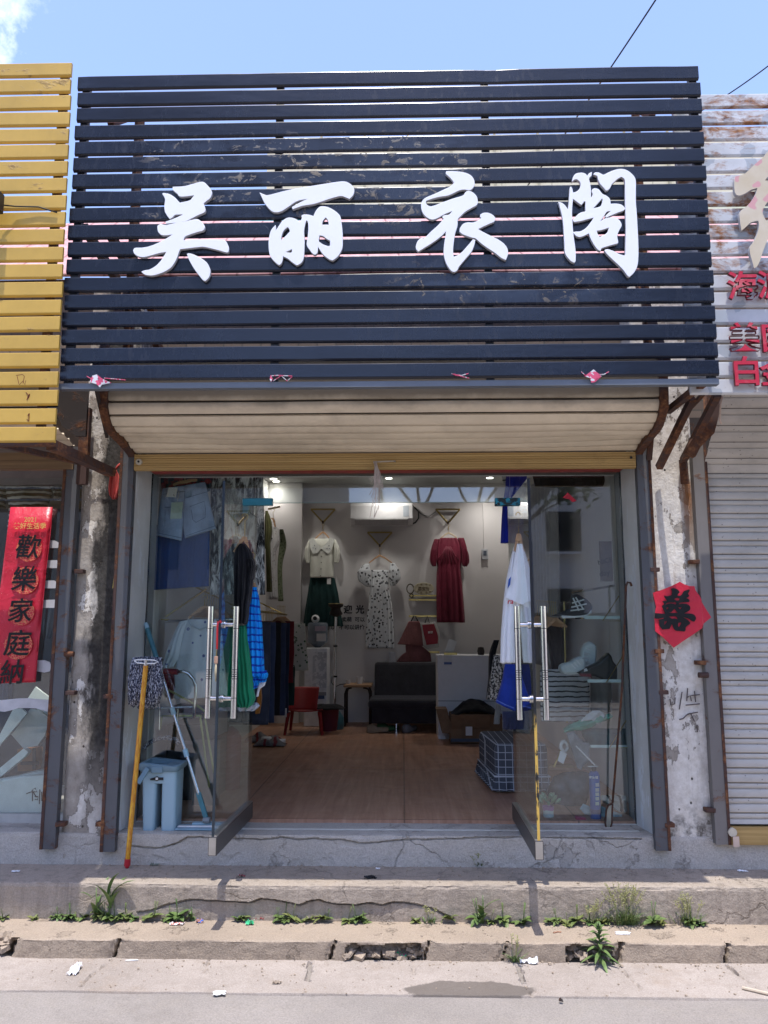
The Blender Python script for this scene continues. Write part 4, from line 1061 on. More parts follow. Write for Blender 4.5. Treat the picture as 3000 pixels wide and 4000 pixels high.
B().box(-4.4, -2.02, -0.325, -0.285, p1.z, p0.z).make('bottom_bar', BARB, nsh)
# closed grey shutter on the other side
gs = thing('roller_shutter', 'closed grey ribbed roller shutter with rust specks and padlocked ochre bottom bar', 'shutter', (2.9, -0.3, -0.05))
zb0, zb1 = P(2900,3230,-.3).z, P(2900,3300,-.3).z
z_ = zb0; ys_ = []
gp = [(-0.285, 2.6), (-0.285, zb0)]
def grey(x0, x1):
    b = B(); pitch = 0.082; rows = []; z = 2.62
    while z > zb0 + 0.001:
        for f, o in ((0, .0065), (.03, -.001), (.12, -.005), (.3, -.007), (.5, -.005), (.56, .0), (.585, .0075), (.615, .0075), (.64, .001), (.72, -.002), (.86, -.002), (.94, .002), (.97, .0075)):
            rows.append((o, z - f*pitch))
        z -= pitch
    rows = [r for r in rows if r[1] > zb0]
    def fn(u, v):
        o, zq = rows[round(v*(len(rows)-1))]; x = x0 + (x1-x0)*u
        return Vector((x, -0.275 + o + .004*nz(x, zq, 0, 1.5) - (max(0, zq-2.1)*.9 if zq > 2.1 else 0), zq + .003*nz(x, 0, zq, 1.1)))
    b.grid(18, len(rows), fn); return groove_shading(b.make('curtain', GREYS, gs, smooth='auto'), len(rows), 18, [r[0] > .007 for r in rows])
grey(1.823, 4.6)
B().box(1.80, 4.6, -0.305, -0.27, zb1, zb0).make('bottom_bar', BAR, gs, bevel=.003)
p = P(*zJ((1470,1050))[0], -.325)
lk = B().tube([p + Vector((0,.02,.01)), p + Vector((0,0,.01))], .024, 16).make('lock_barrel', plain('cream_lock', (.5,.45,.36), .5), gs, smooth='auto')
B().box(p.x-.004, p.x+.03, p.y-.008, p.y-.002, p.z-.065, p.z-.01).make('padlock_tag', plain('pale_tag', (.55,.42,.34), .6), lk)
B().box(1.777, 4.6, -.19, -.05, 2.45, 3.4).make('upper_box', BRICKD, gs)
B().box(1.777, 4.6, -.2, -.14, -.18, 2.449).make('back_board', DARKP, gs)

# banner with the five brush characters
bq = [(122,62),(613,62),(598,300),(500,1150),(472,1515),(442,1520),(447,1750),(415,2105),(200,2112),(0,2120),(-130,2122),(0,1030)]
ban = thing('red_couplet_banner', 'long red sparkle paper couplet with black brush characters taped to the shop window', 'banner', P(120, 2670, -.06))
YBN = -0.06
q = [P(a, c, YBN) for a, c in bn(*bq)]
b = B(); f = b.bm.faces.new([b.bm.verts.new(v) for v in q]); bmesh.ops.triangulate(b.bm, faces=[f])
bmesh.ops.subdivide_edges(b.bm, edges=b.bm.edges[:], cuts=5, use_grid_fill=True)
for v in b.bm.verts: v.co.y += 0.0025*nz(v.co.x, v.co.z, 0, 6)
b.make('paper', REDB, ban, smooth=True, solid=.001)
for ch, px, py, s, rot in (('\u6b61', 315, 545, 300, -.03), ('\u6a02', 270, 920, 310, .04), ('\u5bb6', 225, 1290, 300, .02), ('\u5ead', 190, 1672, 320, .0)):
    (qx, qy), = bn((px, py))
    B().lathe([(0.001,0),(s*.3347*.5/FPX*4.9,0.0008),(s*.3347*.5/FPX*4.9-.002,.0016)], (0,0,0), 40)
    c = P(qx+8, qy, YBN-.010); rr = s*.3347*.52/FPX*4.8
    bb_ = B(); bb_.rings([[c + Vector((rr*math.cos(t)*k, (0.0 if k > .5 else 0), rr*math.sin(t)*k)) for t in [2*math.pi*i/40 for i in range(40)]] for k in (1, .02)], caps=False); bb_.make('gold_roundel', GOLDC, ban)
    char(ch, qx, qy, s*.3347*.98, YBN-.0135, INK, ban, .001, .003, .12, dup=.010, rot=rot)
(qx, qy), = bn((130, 2010)); char('\u7d0d', qx, qy, 100, YBN-.0135, INK, ban, .001, .003, .12, dup=.010, rot=.05)
(qx, qy), = bn((357, 210)); char('2021', qx, qy, 26, YBN-.0135, GOLD, ban, .0006, .012, name='year_print')
(qx, qy), = bn((348, 287)); char('\u7f8e\u597d\u751f\u6d3b\u5b63', qx, qy, 26, YBN-.0135, GOLD, ban, .0006, .015, name='slogan_print')
# double happiness paper
dh = thing('red_paper_square', 'creased red paper sheet with a black double happiness character on the limewashed post', 'paper', P(2660, 2400, -.30))
YD = -0.318
pp = xi((65,355),(350,260),(560,170),(735,80),(860,150),(980,185),(1100,190),(1125,290),(1245,455),(1290,580),(1400,765),(1530,965),(1340,1120),(1290,1240),(1060,1400),(820,1560),(580,1725),(330,1480),(120,1310),(105,1000),(130,760),(190,570),(130,530))
q = [P(a, c, YD) for a, c in pp]
b = B(); f = b.bm.faces.new([b.bm.verts.new(v) for v in q]); bmesh.ops.triangulate(b.bm, faces=[f]); bmesh.ops.subdivide_edges(b.bm, edges=b.bm.edges[:], cuts=4, use_grid_fill=True)
for v in b.bm.verts: v.co.y += -0.004*abs(nz(v.co.x, v.co.z, 0, 9)) + (.006 if v.co.x > P(2745,2400,YD).x else 0)
b.make('paper', REDP, dh, solid=.001)
outline_part('character', [xi((515,255),(590,240),(680,270),(740,340),(690,390),(680,430),(730,435),(790,390),(830,320),(900,290),(970,268),(985,300),(940,380),(970,420),(960,450),(900,490),(960,515),(985,560),(960,585),(850,592),(735,610),(715,640),(800,625),(900,630),(970,670),(1000,730),(980,790),(900,840),(845,870),(960,870),(1060,885),(1120,930),(1140,1000),(1100,1075),(1040,1060),(950,1000),(820,965),(920,1020),(1000,1095),(990,1130),(920,1180),(885,1220),(880,1290),(850,1325),(760,1310),(640,1300),(580,1240),(550,1150),(530,1145),(505,1210),(480,1255),(300,1270),(230,1170),(220,1060),(200,1035),(330,995),(330,980),(210,1000),(108,995),(120,860),(370,880),(350,820),(300,720),(290,680),(345,635),(300,565),(420,555),(370,490),(335,420),(430,440),(530,410),(540,320)),
   xi((595,510),(670,480),(725,500),(715,540),(650,545)), xi((375,655),(420,610),(500,598),(580,600),(620,585),(650,610),(620,650),(580,630),(500,620),(420,640)), xi((400,765),(415,725),(455,712),(440,750)), xi((700,720),(780,715),(760,755),(725,750)), xi((465,845),(530,830),(600,755),(640,800),(680,855),(560,860)), xi((470,950),(600,940),(660,955),(680,1015),(600,990),(540,1000)), xi((345,1155),(355,1075),(415,1058),(400,1105)), xi((690,1190),(700,1105),(770,1095),(760,1140),(710,1210))], YD-.008, 0.0012, INK, dh)
# scrawled letters on the limewashed post
gf = B()
for st in (((1075,300),(1078,350)), ((1075,300),(1105,315),(1080,328),(1108,345),(1076,362)), ((1130,318),(1135,352),(1155,345),(1158,310)), ((1195,280),(1180,375)), ((1225,260),(1220,330)), ((1222,310),(1240,300),(1245,330)), ((1262,275),(1268,335)), ((1245,300),(1290,295)), ((1215,352),(1290,345)), ((1180,430),(1200,425),(1220,405),(1240,395)), ((1225,400),(1280,390)), ((1240,395),(1262,440)), ((1275,460),(1278,498))):
    gf.tube([P(a, c, -0.272) for a, c in zJ(*st)], 0.0035, 5)
tag(gf.make('painted_scrawl', plain('worn_black_paint', (0.1,0.08,0.075), .9)), 'worn dark handwritten scrawl brushed on the limewashed post below the red paper', 'graffiti')
# rag and wire on the sooty post
b = B()
A = [P(a, c, -.30) for a, c in zC((487,925),(470,960),(468,1010),(474,1042),(492,1055),(508,1030),(520,990),(522,955),(510,928))]
f = lambda u, v: None
rows_ = [((487,505),926),((474,515),945),((469,521),975),((468,520),1005),((474,512),1032),((488,500),1052)]
def rag(u, v):
    k = v*(len(rows_)-1); i = min(int(k), len(rows_)-2); t = k-i
    (a0,b0),y0 = rows_[i]; (a1,b1),y1 = rows_[i+1]
    a, bb2, y = a0+(a1-a0)*t, b0+(b1-b0)*t, y0+(y1-y0)*t
    pt = P(*zC((a+(bb2-a)*u, y))[0], -.30)
    pt.y += -0.02*math.sin(math.pi*u) + .012*math.sin(u*17+v*4)
    return pt
b.grid(18, 24, rag); b.tube([P(*zC((495,926))[0], -.3), P(*zC((512,905))[0], -.29), P(*zC((530,890))[0], -.27)], .006, 6)
tag(b.make('red_rag', fabric('faded_red_cloth', (0.42,0.06,0.05), .3), smooth=True, solid=.003), 'faded red cloth rag hanging by a string on the sooty post', 'rag')
tag(B().tube([P(*zC(q_)[0], -.31) for q_ in ((385,905),(410,895),(440,905),(470,920),(468,905))] , .003, 5).make('loose_wire', plain('bare_wire', (0.45,0.4,0.36), .5, .6), smooth=True), 'bent loose wire curling off the rusty bracket end on the sooty post', 'wire')
tag(outline_part('dry_leaf_tag', [zE((845,970),(860,985),(850,1030),(830,1080),(808,1105),(815,1060),(825,1010))], -.275, .004, plain('mustard_scrap', (0.42,0.33,0.09), .8, var=.3)), 'mustard yellow scrap stuck on the sooty post', 'scrap')

# ---------------------------------------------------------------- beyond
fb_ = thing('far_building', 'pale yellow rendered building with a teal gutter seen through the sign slats', 'building', (6, 11, 0))
za, zb_ = P(1700,530,11).z, P(1700,872,11).z
B().box(P(1042,700,11).x, 40, 11, 18, -.4, za).make('wall', FARW, fb_)
B().box(P(1042,700,11).x-.3, 40, 10.8, 10.98, zb_-.12, zb_+.06).make('gutter', TEAL, fb_)
b = B()
for k in range(9):
    x = P(1250+170*k, 700, 11).x
    b.box(x, x+.05, 10.94, 10.999, zb_+.1, za)
b.make('downpipe', plain('render_seam', (.4,.36,.25), .8), fb_)
def wire(a, c, r, lab):
    pts = [a + (c-a)*k/24 - Vector((0,0,.06*4*(k/24)*(1-k/24))) for k in range(25)]
    tag(B().tube(pts, r, 6).make('power_line', WIREM, smooth=True), lab, 'power line', 'power lines over the roof')
wire(P(2600,-60,5), P(2050,740,9), .012, 'black overhead power line rising steeply behind the navy sign')
wire(P(3100,180,6), P(2700,455,8), .011, 'thin overhead power line crossing the sky above the white sign')

# ---------------------------------------------------------------- clothes
def loft(b, rows, Y, depth=0.04, folds=5, famp=0.008, n=48, m=34, seed=0, twist=0.0):
    "rows: (y, xl, xr) or (xl, yl, xr, yr) in photo pixels on plane Y -> a closed hanging cloth tube with folds"
    R = [((r[1], r[0]), (r[2], r[0])) if len(r) == 3 else ((r[0], r[1]), (r[2], r[3])) for r in rows]
    W = [(P(*a, Y), P(*c, Y)) for a, c in R]; K = len(W)-1; rings = []
    for j in range(m+1):
        k = j/m*K; i = min(int(k), K-1); t = k-i
        def cr(q):
            p0, p1, p2, p3 = W[max(i-1,0)][q], W[i][q], W[i+1][q], W[min(i+2,K)][q]
            return 0.5*((2*p1)+(p2-p0)*t+(2*p0-5*p1+4*p2-p3)*t*t+(3*p1-p0-3*p2+p3)*t**3)
        a, c = cr(0), cr(1); v = j/m; ring = []
        for q in range(n):
            th = 2*math.pi*q/n; u = 0.5 - 0.5*math.cos(th); s = math.sin(th)
            pt = a + (c-a)*u
            dd = depth*(0.35+0.65*min(1, v*3))*abs(s)**0.7
            fo = famp*(0.3+0.7*v)*(math.sin(folds*2*math.pi*u + seed*1.7 + 1.5*nz(v*2, seed)) + 0.7*nz(u*folds*1.3, v*2.5, seed))*min(1, abs(s)*2)
            pt = pt + Vector((0.25*famp*nz(v*6, seed, u), (-dd if s > 0 else dd) + fo, 0.4*famp*nz(u*4, seed, 1)*v))
            ring.append(pt)
        rings.append(ring)
    b.rings(rings); return b
def garment(name, label, cat, lofts, Y, mat, depth=.04, folds=5, famp=.008, part='cloth_body', group=None, loc=None, **kw):
    p = P(lofts[0][0][1] if len(lofts[0][0]) == 3 else lofts[0][0][0], lofts[0][0][0] if len(lofts[0][0]) == 3 else lofts[0][0][1], Y)
    t = thing(name, label, cat, p, group)
    b = B()
    for i, r in enumerate(lofts): loft(b, r, Y, depth, folds, famp, seed=hash(name) % 50 + i*3.3 if False else len(name)+i*3.3, **kw)
    b.make(part, mat, t, smooth=True)
    return t
def zrow(z, *rows):
    out = []
    for r in rows:
        if len(r) == 3:
            (a, y), (c, _) = z((r[1], r[0]), (r[2], r[0])); out.append((y, a, c))
        else:
            (a, y), (c, y2) = z((r[0], r[1]), (r[2], r[3])); out.append((a, y, c, y2))
    return out
def hanger(label, apex, ends, hook, Y, mat=None, w_=0.022, group='wooden clothes hangers'):
    ap = P(*apex, Y); t = thing('clothes_hanger', label, 'hanger', ap, group)
    b = B()
    for e in ends:
        q = P(*e, Y); mid = ap + (q-ap)*.45 + Vector((0,0,.006))
        b.beam(ap, mid, .014, w_, (0,0,1)); b.beam(mid, q, .013, w_*.8, (0,0,1))
    b.make('shoulder_bar', mat or WOODH, t, bevel=.003)
    hk = P(*hook, Y); pts = [ap, ap + (hk-ap)*.7]
    r = 0.018; c = hk + Vector((0,0,-r))
    pts += [c + Vector((r*math.cos(a), 0, r*math.sin(a))) for a in [R_(-40+28*k) for k in range(9)]]
    B().tube(pts, .0022, 6).make('hook', BRASS, t, smooth=True)
    return t
def patch(parent, name, mat, z, pts, Y, d=.002):
    return outline_part(name, [z(*pts)], Y, d, mat, parent, smooth=False)
def stitch(parent, z, lines, Y, mat, r=.0016, name='stitching'):
    b = B()
    for l in lines: b.tube([P(a, c, Y) for a, c in z(*l)], r, 4)
    return b.make(name, mat, parent)

DEN_L = fabric('light_denim', (0.32,0.41,0.60), .22)
def tiedye():
    m = N('tie_dye_cloth', .8, 0, .2)
    n = m.noise(1.0, 8, .68, m.map((28, 28, 8)), .8)
    m.col(m.ramp(n, (0.42, (0.018,0.02,0.024)), (0.50, (0.2,0.22,0.23)), (0.57, (0.72,0.75,0.75)))); m.bump(m.noise(20,3), .2, .006); return m.m
TIED = tiedye()
def sprig(name, base, dots, scale, size, base2=None):
    m = N(name, .85, 0, .2)
    v = m.vor(scale); h = m.noise(5, 2)
    ring = m.math('MULTIPLY', m.step(v, size, size*.85), m.step(v, size*.25, size*.4))
    c = m.ramp(m.noise(8, 4), (.3, tuple(x*.9 for x in base)), (.7, base))
    m.col(m.mix(ring, c, dots)); m.bump(m.noise(18, 3), .3, .008); return m.m
BLOUSE_P = sprig('pale_blue_sprig_print', (0.62,0.68,0.72), (0.05,0.08,0.26), 13, .16)
FLORAL = sprig('white_daisy_print', (0.68,0.70,0.72), (0.012,0.013,0.02), 24, .36)
CREAMB = sprig('cream_lace', (0.66,0.66,0.58), (0.58,0.58,0.52), 60, .3)
GREENF = sprig('white_green_print', (0.55,0.58,0.52), (0.05,0.12,0.06), 26, .34)
LEOP = N('leopard_print', .85); LEOP.col(LEOP.mix(LEOP.step(LEOP.noise(70, 3, .5), .5, .53), (0.03,0.028,0.025), (0.52,0.48,0.43))); LEOP = LEOP.m
REDFL = N('dark_floral_print', .85); REDFL.col(REDFL.ramp(REDFL.noise(24, 3, .5), (.38, (0.03,0.07,0.09)), (.48, (0.05,0.06,0.09)), (.56, (0.34,0.03,0.05)), (.7, (0.4,0.12,0.12)))); REDFL = REDFL.m
def stripes(name, ca, cb, freq, axis=2, duty=.35, plaid=False):
    m = N(name, .85, 0, .2); x = m.xyz(); n = m.noise(7, 3)
    def st(a, f): return m.step(m.math('FRACT', m.math('ADD', m.math('MULTIPLY', x[a], f), m.math('MULTIPLY', n, .9))), duty, duty-.06)
    s_ = st(axis, freq)
    if plaid: s_ = m.math('MAXIMUM', s_, m.math('MULTIPLY', st(0, freq*1.1), .45))
    m.col(m.mix(s_, ca, cb)); m.bump(m.noise(20, 3), .25, .006); return m.m
CYAN = stripes('bright_blue_plaid', (0.01,0.30,0.78), (0.01,0.04,0.36), 24, plaid=True, duty=.28)
BWST = stripes('black_white_stripe', (0.42,0.42,0.42), (0.02,0.02,0.022), 30, duty=.32)
TEEST = stripes('black_tee_white_stripe', (0.015,0.015,0.018), (0.5,0.49,0.46), 26, duty=.42)
BLUESK = fabric('royal_blue_skirt', (0.006,0.045,0.19)); BLK = fabric('black_cloth', (0.009,0.009,0.011)); GRN = fabric('emerald_cloth', (0.01,0.19,0.09))
WTEE = fabric('white_jersey', (0.80,0.81,0.84), .03); ROYAL = fabric('royal_denim', (0.012,0.035,0.26), .25); NAVYD = fabric('navy_denim', (0.014,0.018,0.045), .25)
MAROON = fabric('maroon_satin', (0.17,0.018,0.04), .15, .45); DGRN = fabric('dark_green_cloth', (0.014,0.045,0.045)); COBALT = fabric('cobalt_cloth', (0.008,0.02,0.30))
WHT_ST = plain('white_thread', (0.6,0.62,0.66), .8); BLU_ST = plain('denim_thread', (0.07,0.12,0.2), .8)

t = garment('denim_shorts', 'light blue denim shorts with a pale green swing tag hung high behind the glass', 'shorts', [zrow(zM, (450,528,732,488),(412,740,728,715),(388,950,714,960),(368,1132,692,1200)), zrow(zM, (722,490,1000,442),(726,715,1056,685),(716,960,1102,880),(738,1168,1140,1044))], .22, DEN_L, depth=.03, folds=2, famp=.003)
patch(t, 'size_label', PAPER, zM, ((528,512),(645,512),(620,640),(497,632)), .178)
c_ = zM((590,590))[0]; char('L', c_[0]+2, c_[1]+6, 11, .176, INK, t, .0005, .01, name='size_letter')
patch(t, 'swing_tag', plain('pale_green_card', (0.42,0.53,0.46), .6), zM, ((565,705),(712,703),(695,915),(547,918)), .178)
stitch(t, zM, [((655,560),(640,690)), ((665,560),(645,690))], .176, WHT_ST, .0012, 'tag_string')
stitch(t, zM, [((450,600),(740,560)), ((740,650),(1050,560)), ((800,760),(990,690),(1005,800),(1000,900),(880,965),(840,930),(820,800)), ((480,770),(560,765)), ((380,1100),(692,1165)), ((750,1140),(1128,1008)), ((738,560),(728,730),(716,950),(705,1100))], .186, BLU_ST)
hanger('wooden clip hanger above the light denim shorts', zM((740,440))[0], [zM((585,480))[0], zM((895,415))[0]], zM((735,330))[0], .22)
garment('blue_skirt', 'deep royal blue skirt hanging below the light denim shorts', 'skirt', [zrow(zM, (370,1000,1060,930),(340,1200,1062,1060),(300,1600,1056,1500),(286,1842,1050,1790))], .30, BLUESK, depth=.03, folds=4, famp=.006)
garment('floral_garment', 'dark red and teal floral garment hanging behind the denim shorts', 'garment', [zrow(zM, (420,320,1100,320),(430,480,1080,470),(440,620,1060,560))], .36, REDFL, depth=.02, folds=6, famp=.006)
garment('tie_dye_dress', 'long black and white tie dye dress hanging behind the glass', 'dress', [[(1840,822,1026),(1960,824,1030),(2120,822,1034),(2323,820,1036)]], .52, TIED, depth=.04, folds=7, famp=.014)
t = garment('printed_blouse', 'pale blue blouse with small navy sprigs on a wooden hanger', 'blouse', [zrow(s5, (575,560,940,560),(530,700,1010,700),(460,1000,1040,1000),(400,1300,1070,1300),(385,1480,1090,1480),(400,1590,1100,1560)), zrow(s5, (470,590,580,570),(385,790,520,790),(300,1000,475,1060),(262,1160,440,1110),(275,1195,400,1180))], .42, BLOUSE_P, depth=.045, folds=3, famp=.007)
stitch(t, s5, [((575,570),(620,640),(730,690),(830,660),(900,600))], .372, plain('pale_piping', (0.4,0.48,0.55), .8), .004, 'neck_binding')
hanger('brown wooden hanger inside the pale blue sprigged blouse', s5((800,395))[0], [s5((585,545))[0], s5((1010,520))[0]], s5((800,250))[0], .42)
# brass hangers waiting on the display rail
rail_t = thing('display_rail', 'chrome display rail with a slanted brass stay behind the pale blouse', 'clothes rail', P(645,2427,.5))
B().tube([P(645,2427,.5), P(1010,2417,.5)], .012, 12).make('rail_tube', CHROME, rail_t, smooth='auto')
B().tube([P(646,2410,.5), P(800,2305,.62), P(806,2300,.62)], .007, 8).make('stay', BRASS, rail_t, smooth='auto')
B().lathe([(.001,-.004),(.03,-.004),(.03,.004),(.001,.004)], P(644,2420,.5), 14).make('wall_flange', BRASS, rail_t)
def hook_row(label, px, Ys_, zpx, X=None, z=None, group='empty brass hangers on the rails'):
    for k, (x, y, Y) in enumerate(px):
        t = thing('wire_hanger', label, 'hanger', P(x, y, Y), group)
        a = P(x, y, Y); r = .016
        pts = [a + Vector((0,0,-.10)), a + Vector((0,0,-.02))] + [a + Vector((0, r*math.cos(q), r*math.sin(q))) for q in [R_(-60+30*i) for i in range(8)]]
        B().tube(pts, .0022, 5).make('hook', BRASS, t, smooth=True)
        b = B(); b.beam(a + Vector((-.07,0,-.16)), a + Vector((0,0,-.10)), .01, .018); b.beam(a + Vector((.07,0,-.16)), a + Vector((0,0,-.10)), .01, .018); b.make('shoulder_bar', WOODH, t)
hook_row('brass hooked hanger in the empty row above the pale blouse', [(800+9*k, 2322+1.2*k, .62+.05*k) for k in range(9)], 0, 0)
hook_row('brass hooked hanger in the far row above the dark jeans', [(1030+6*k, 2395-k, 1.5+.16*k) for k in range(7)] + [(1085+5.5*k, 2372, 2.6+.1*k) for k in range(6)], 0, 0, group='brass hangers over the jeans rail')
hook_row('brass hooked hanger in the row behind the canvas sneaker', [(2098+8*k, 2352+.8*k, .75-.03*k) for k in range(10)], 0, 0, group='brass hangers in the shoe window')

# clothes hung on the left door pivot
hanger('wooden hanger holding the black ruffled top by the door pivot', zF((85,600))[0], [zF((22,690))[0], zF((108,690))[0]], zF((86,462))[0], -.44)
t = garment('black_blouse', 'black ruffled blouse hanging from the door pivot above the emerald skirt', 'blouse', [zrow(zF, (640,55,90),(680,30,118),(760,22,140),(880,20,132),(1000,22,112),(1110,35,100)), zrow(zF, (700,95,112),(760,112,142),(850,115,136))], -.45, BLK, depth=.05, folds=4, famp=.022)
hanger('pale wooden hanger end sticking out over the bright blue plaid shirt', zF((135,870))[0], [zF((152,945))[0], zF((120,900))[0]], zF((128,690))[0], -.38)
t = garment('plaid_shirt', 'bright blue plaid shirt with rolled hem hanging in the doorway', 'shirt', [zrow(s5, (145,1388,1472),(300,1368,1502),(600,1340,1528),(900,1330,1552),(1230,1342,1572),(1300,1352,1590)), zrow(s5, (1270,1365,1500),(1380,1378,1500),(1450,1400,1470)), zrow(s5, (1225,1500,1600),(1300,1500,1602),(1380,1515,1580))], -.39, CYAN, depth=.05, folds=4, famp=.018)
garment('emerald_skirt', 'emerald green flared skirt hanging below the black top', 'skirt', [zrow(s5, (640,1185,1330),(800,1165,1352),(1100,1130,1395),(1500,1095,1440),(1600,1110,1450),(1690,1240,1390))], -.44, GRN, depth=.06, folds=6, famp=.024)
garment('white_lace_hem', 'white gathered cloth end peeping out under the blue plaid shirt', 'garment', [zrow(s5, (1360,1490,1590),(1420,1480,1570),(1470,1480,1510),(1560,1465,1490))], -.36, WTEE, depth=.02, folds=5, famp=.005)
garment('grey_bundle', 'grey satin cloth end hanging under the emerald skirt', 'garment', [zrow(s5, (1640,1220,1480),(1690,1225,1502),(1745,1240,1440))], -.38, fabric('grey_satin', (0.3,0.33,0.38), .3, .4), depth=.04, folds=3, famp=.012)
garment('orange_trousers', 'orange trouser leg hanging behind the blue plaid shirt', 'trousers', [zrow(s5, (1450,1490,1530),(1600,1475,1535),(1780,1450,1510))], .5, fabric('orange_cloth', (0.3,0.12,0.02)), depth=.03)

# clothes hung on the right door pivot
hanger('wooden hanger of the white tee at the taped door pivot', zG((190,580))[0], [zG((168,690))[0], zG((200,640))[0]], zG((192,452))[0], -.46)
t = garment('white_tee', 'white short sleeved tee with a blue printed square hanging at the doorway', 'T-shirt', [zrow(zG, (640,168,206),(740,140,216),(900,110,212),(1050,96,208),(1200,86,200),(1340,80,196))], -.44, WTEE, depth=.05, folds=3, famp=.012)
b = B(); loft(b, zrow(zG, (638,182,207,640),(720,166,222,720),(830,148,232,835),(900,128,238,930),(955,110,246,1010)) if False else [zG((180,640))[0]+zG((208,640))[0], zG((165,730))[0]+zG((222,730))[0], zG((145,840))[0]+zG((234,850))[0], zG((122,920))[0]+zG((243,950))[0], zG((108,958))[0]+zG((249,1016))[0]], -.49, .022, 2, .006); b.make('sleeve', WTEE, t, smooth=True)
patch(t, 'printed_square', plain('blue_print', (0.02,0.08,0.35), .6), zG, ((130,850),(146,832),(140,880),(124,905)), -.512)
c_ = zG((140,980))[0]; char('ra', c_[0], c_[1], 28, -.514, plain('red_print', (.45,.02,.04), .6), t, .0006, .02, .2, name='printed_letters')
t = garment('royal_denim_shorts', 'royal blue denim shorts with frayed hems under the white tee', 'shorts', [zrow(t3, (890,260,1060,262),(855,450,1050,470),(790,670,990,765)), zrow(t3, (1050,262,1150,262),(1060,470,1170,470),(1000,765,1172,745))], -.04, ROYAL, depth=.06, folds=2, famp=.006)
stitch(t, t3, [((798,648),(900,700),(990,735)), ((1010,735),(1080,715),(1165,718))], -.468, plain('pale_denim_thread', (.1,.17,.5), .8), .0016, 'hem_stitching')
garment('navy_shorts', 'dark navy denim shorts half hidden beneath the royal blue pair', 'shorts', [zrow(t3, (770,862,1100),(860,865,1100),(955,870,1090))], -.2, NAVYD, depth=.05)
garment('leopard_skirt', 'grey leopard print skirt hanging beside the white counter', 'skirt', [zrow(t3, (160,770,820),(350,740,875),(560,706,870),(640,690,840))], .9, LEOP, depth=.05, folds=4, famp=.012)
garment('long_black_coat', 'black garment hanging behind the leopard skirt', 'garment', [zrow(t3, (0,770,830),(160,720,790),(400,715,760),(640,686,800))], 1.3, BLK, depth=.05, folds=3)
garment('cobalt_dress', 'cobalt blue garment hanging high beside the taped pivot', 'dress', [zrow(zG, (215,115,240),(300,112,235),(420,95,225),(635,84,215))], .35, COBALT, depth=.04, folds=4, famp=.010)
garment('striped_jersey', 'black and white striped top tucked behind the cobalt garment', 'top', [zrow(zG, (196,88,200),(250,92,190),(285,100,160))], .5, BWST, depth=.03, folds=2)
garment('black_cape', 'black cloth stretched along the top of the shoe window', 'cloth', [[(1838,2075,2360),(1880,2085,2362),(1900,2090,2355)]], .4, BLK, depth=.04, folds=2)
garment('jeans_hem', 'white lace panel hanging beside the cardboard box', 'garment', [zrow(t3, (640,800,830),(760,785,845),(905,768,832))], 1.6, fabric('white_lace', (.45,.44,.42)), depth=.03, folds=4)
# silver curtain along the wall
b = B(); b.grid(160, 30, lambda u, v: Vector((1.30 + .05*v + 0.035*math.sin(u*75 + 1.2*nz(v*1.5, u*3)) + .25*max(0,.55-v)*0, 1.6 + 2.1*u + .35*v*(1-u), 2.55 - 1.75*v)))
tag(b.make('silver_curtain', fabric('silver_curtain_cloth', (0.42,0.43,0.44), .1, .5), smooth=True, solid=.002), 'silver grey pleated curtain hanging along the side wall', 'curtain')

# jeans rail: garments across the rail, one behind the other
rr = thing('clothes_rail', 'long brass rail carrying dark jeans along the shop wall', 'clothes rail', (-1.28, 2.3, 1.33))
B().tube([(-1.28,.9,1.30), (-1.28,3.6,1.30)], .011, 10).make('rail_tube', BRASS, rr, smooth='auto')
B().tube([(-1.70,1.2,1.5), (-1.28,1.2,1.30)], .007, 8).make('stay', BRASS, rr); B().tube([(-1.70,3.4,1.5), (-1.28,3.4,1.30)], .007, 8).make('stay', BRASS, rr)
def hung(name, label, cat, X0, X1, Y, z1, z0, mat, group, legs=True, part='cloth_body', flare=0.0):
    t = thing(name, label, cat, ((X0+X1)/2, Y, z0), group)
    b = B(); sp_ = [(X0, (X0+X1)/2-.005), ((X0+X1)/2+.005, X1)] if legs else [(X0, X1)]
    for i, (a, c) in enumerate(sp_):
        rings = []
        for j in range(19):
            v = j/18; z = z1 + (z0-z1)*v; ring = []
            for q in range(24):
                th = 2*math.pi*q/24; u = .5-.5*math.cos(th)
                ring.append(Vector((a+(c-a)*u + flare*v*(u-.5) + .008*nz(v*3, Y*5, i), Y + .022*math.sin(th) + .008*nz(u*5, v*4, Y*7), z)))
            rings.append(ring)
        b.rings(rings)
    b.make(part, mat, t, smooth=True)
    return t
J = [fabric('jean_%s' % n, c, .2) for n, c in (('slate', (0.035,0.04,0.06)), ('blue', (0.035,0.05,0.10)), ('black', (0.012,0.012,0.014)), ('indigo', (0.02,0.03,0.06)))]
js = [(1.15,'slate grey jeans nearest the door on the wall rail',0,-1.44,-1.03,.42), (1.45,'faded blue jeans second from the door on the wall rail',1,-1.42,-1.04,.40), (1.8,'black jeans between the blue pairs on the wall rail',2,-1.44,-1.05,.42), (2.15,'worn blue jeans in the middle of the wall rail',1,-1.43,-1.06,.38), (2.5,'indigo jeans beside the red top on the wall rail',3,-1.44,-1.08,.36)]
for Y, lab, k, a, c, z0 in js:
    hung('jeans', lab, 'jeans', a, c, Y, 1.20, z0, J[k], 'jeans on the wall rail')
    if Y != 2.5: continue
    t = thing('price_tag', 'white price tag dangling from the ' + lab.split(' on ')[0].split(' in ')[0].split(' second')[0].split(' nearest')[0].split(' between')[0].split(' beside')[0], 'price tag', (c-.02, Y-.03, z0-.02)); B().box(c-.05, c-.01, Y-.032, Y-.030, z0-.03, z0+.05).make('card', PAPER, t)
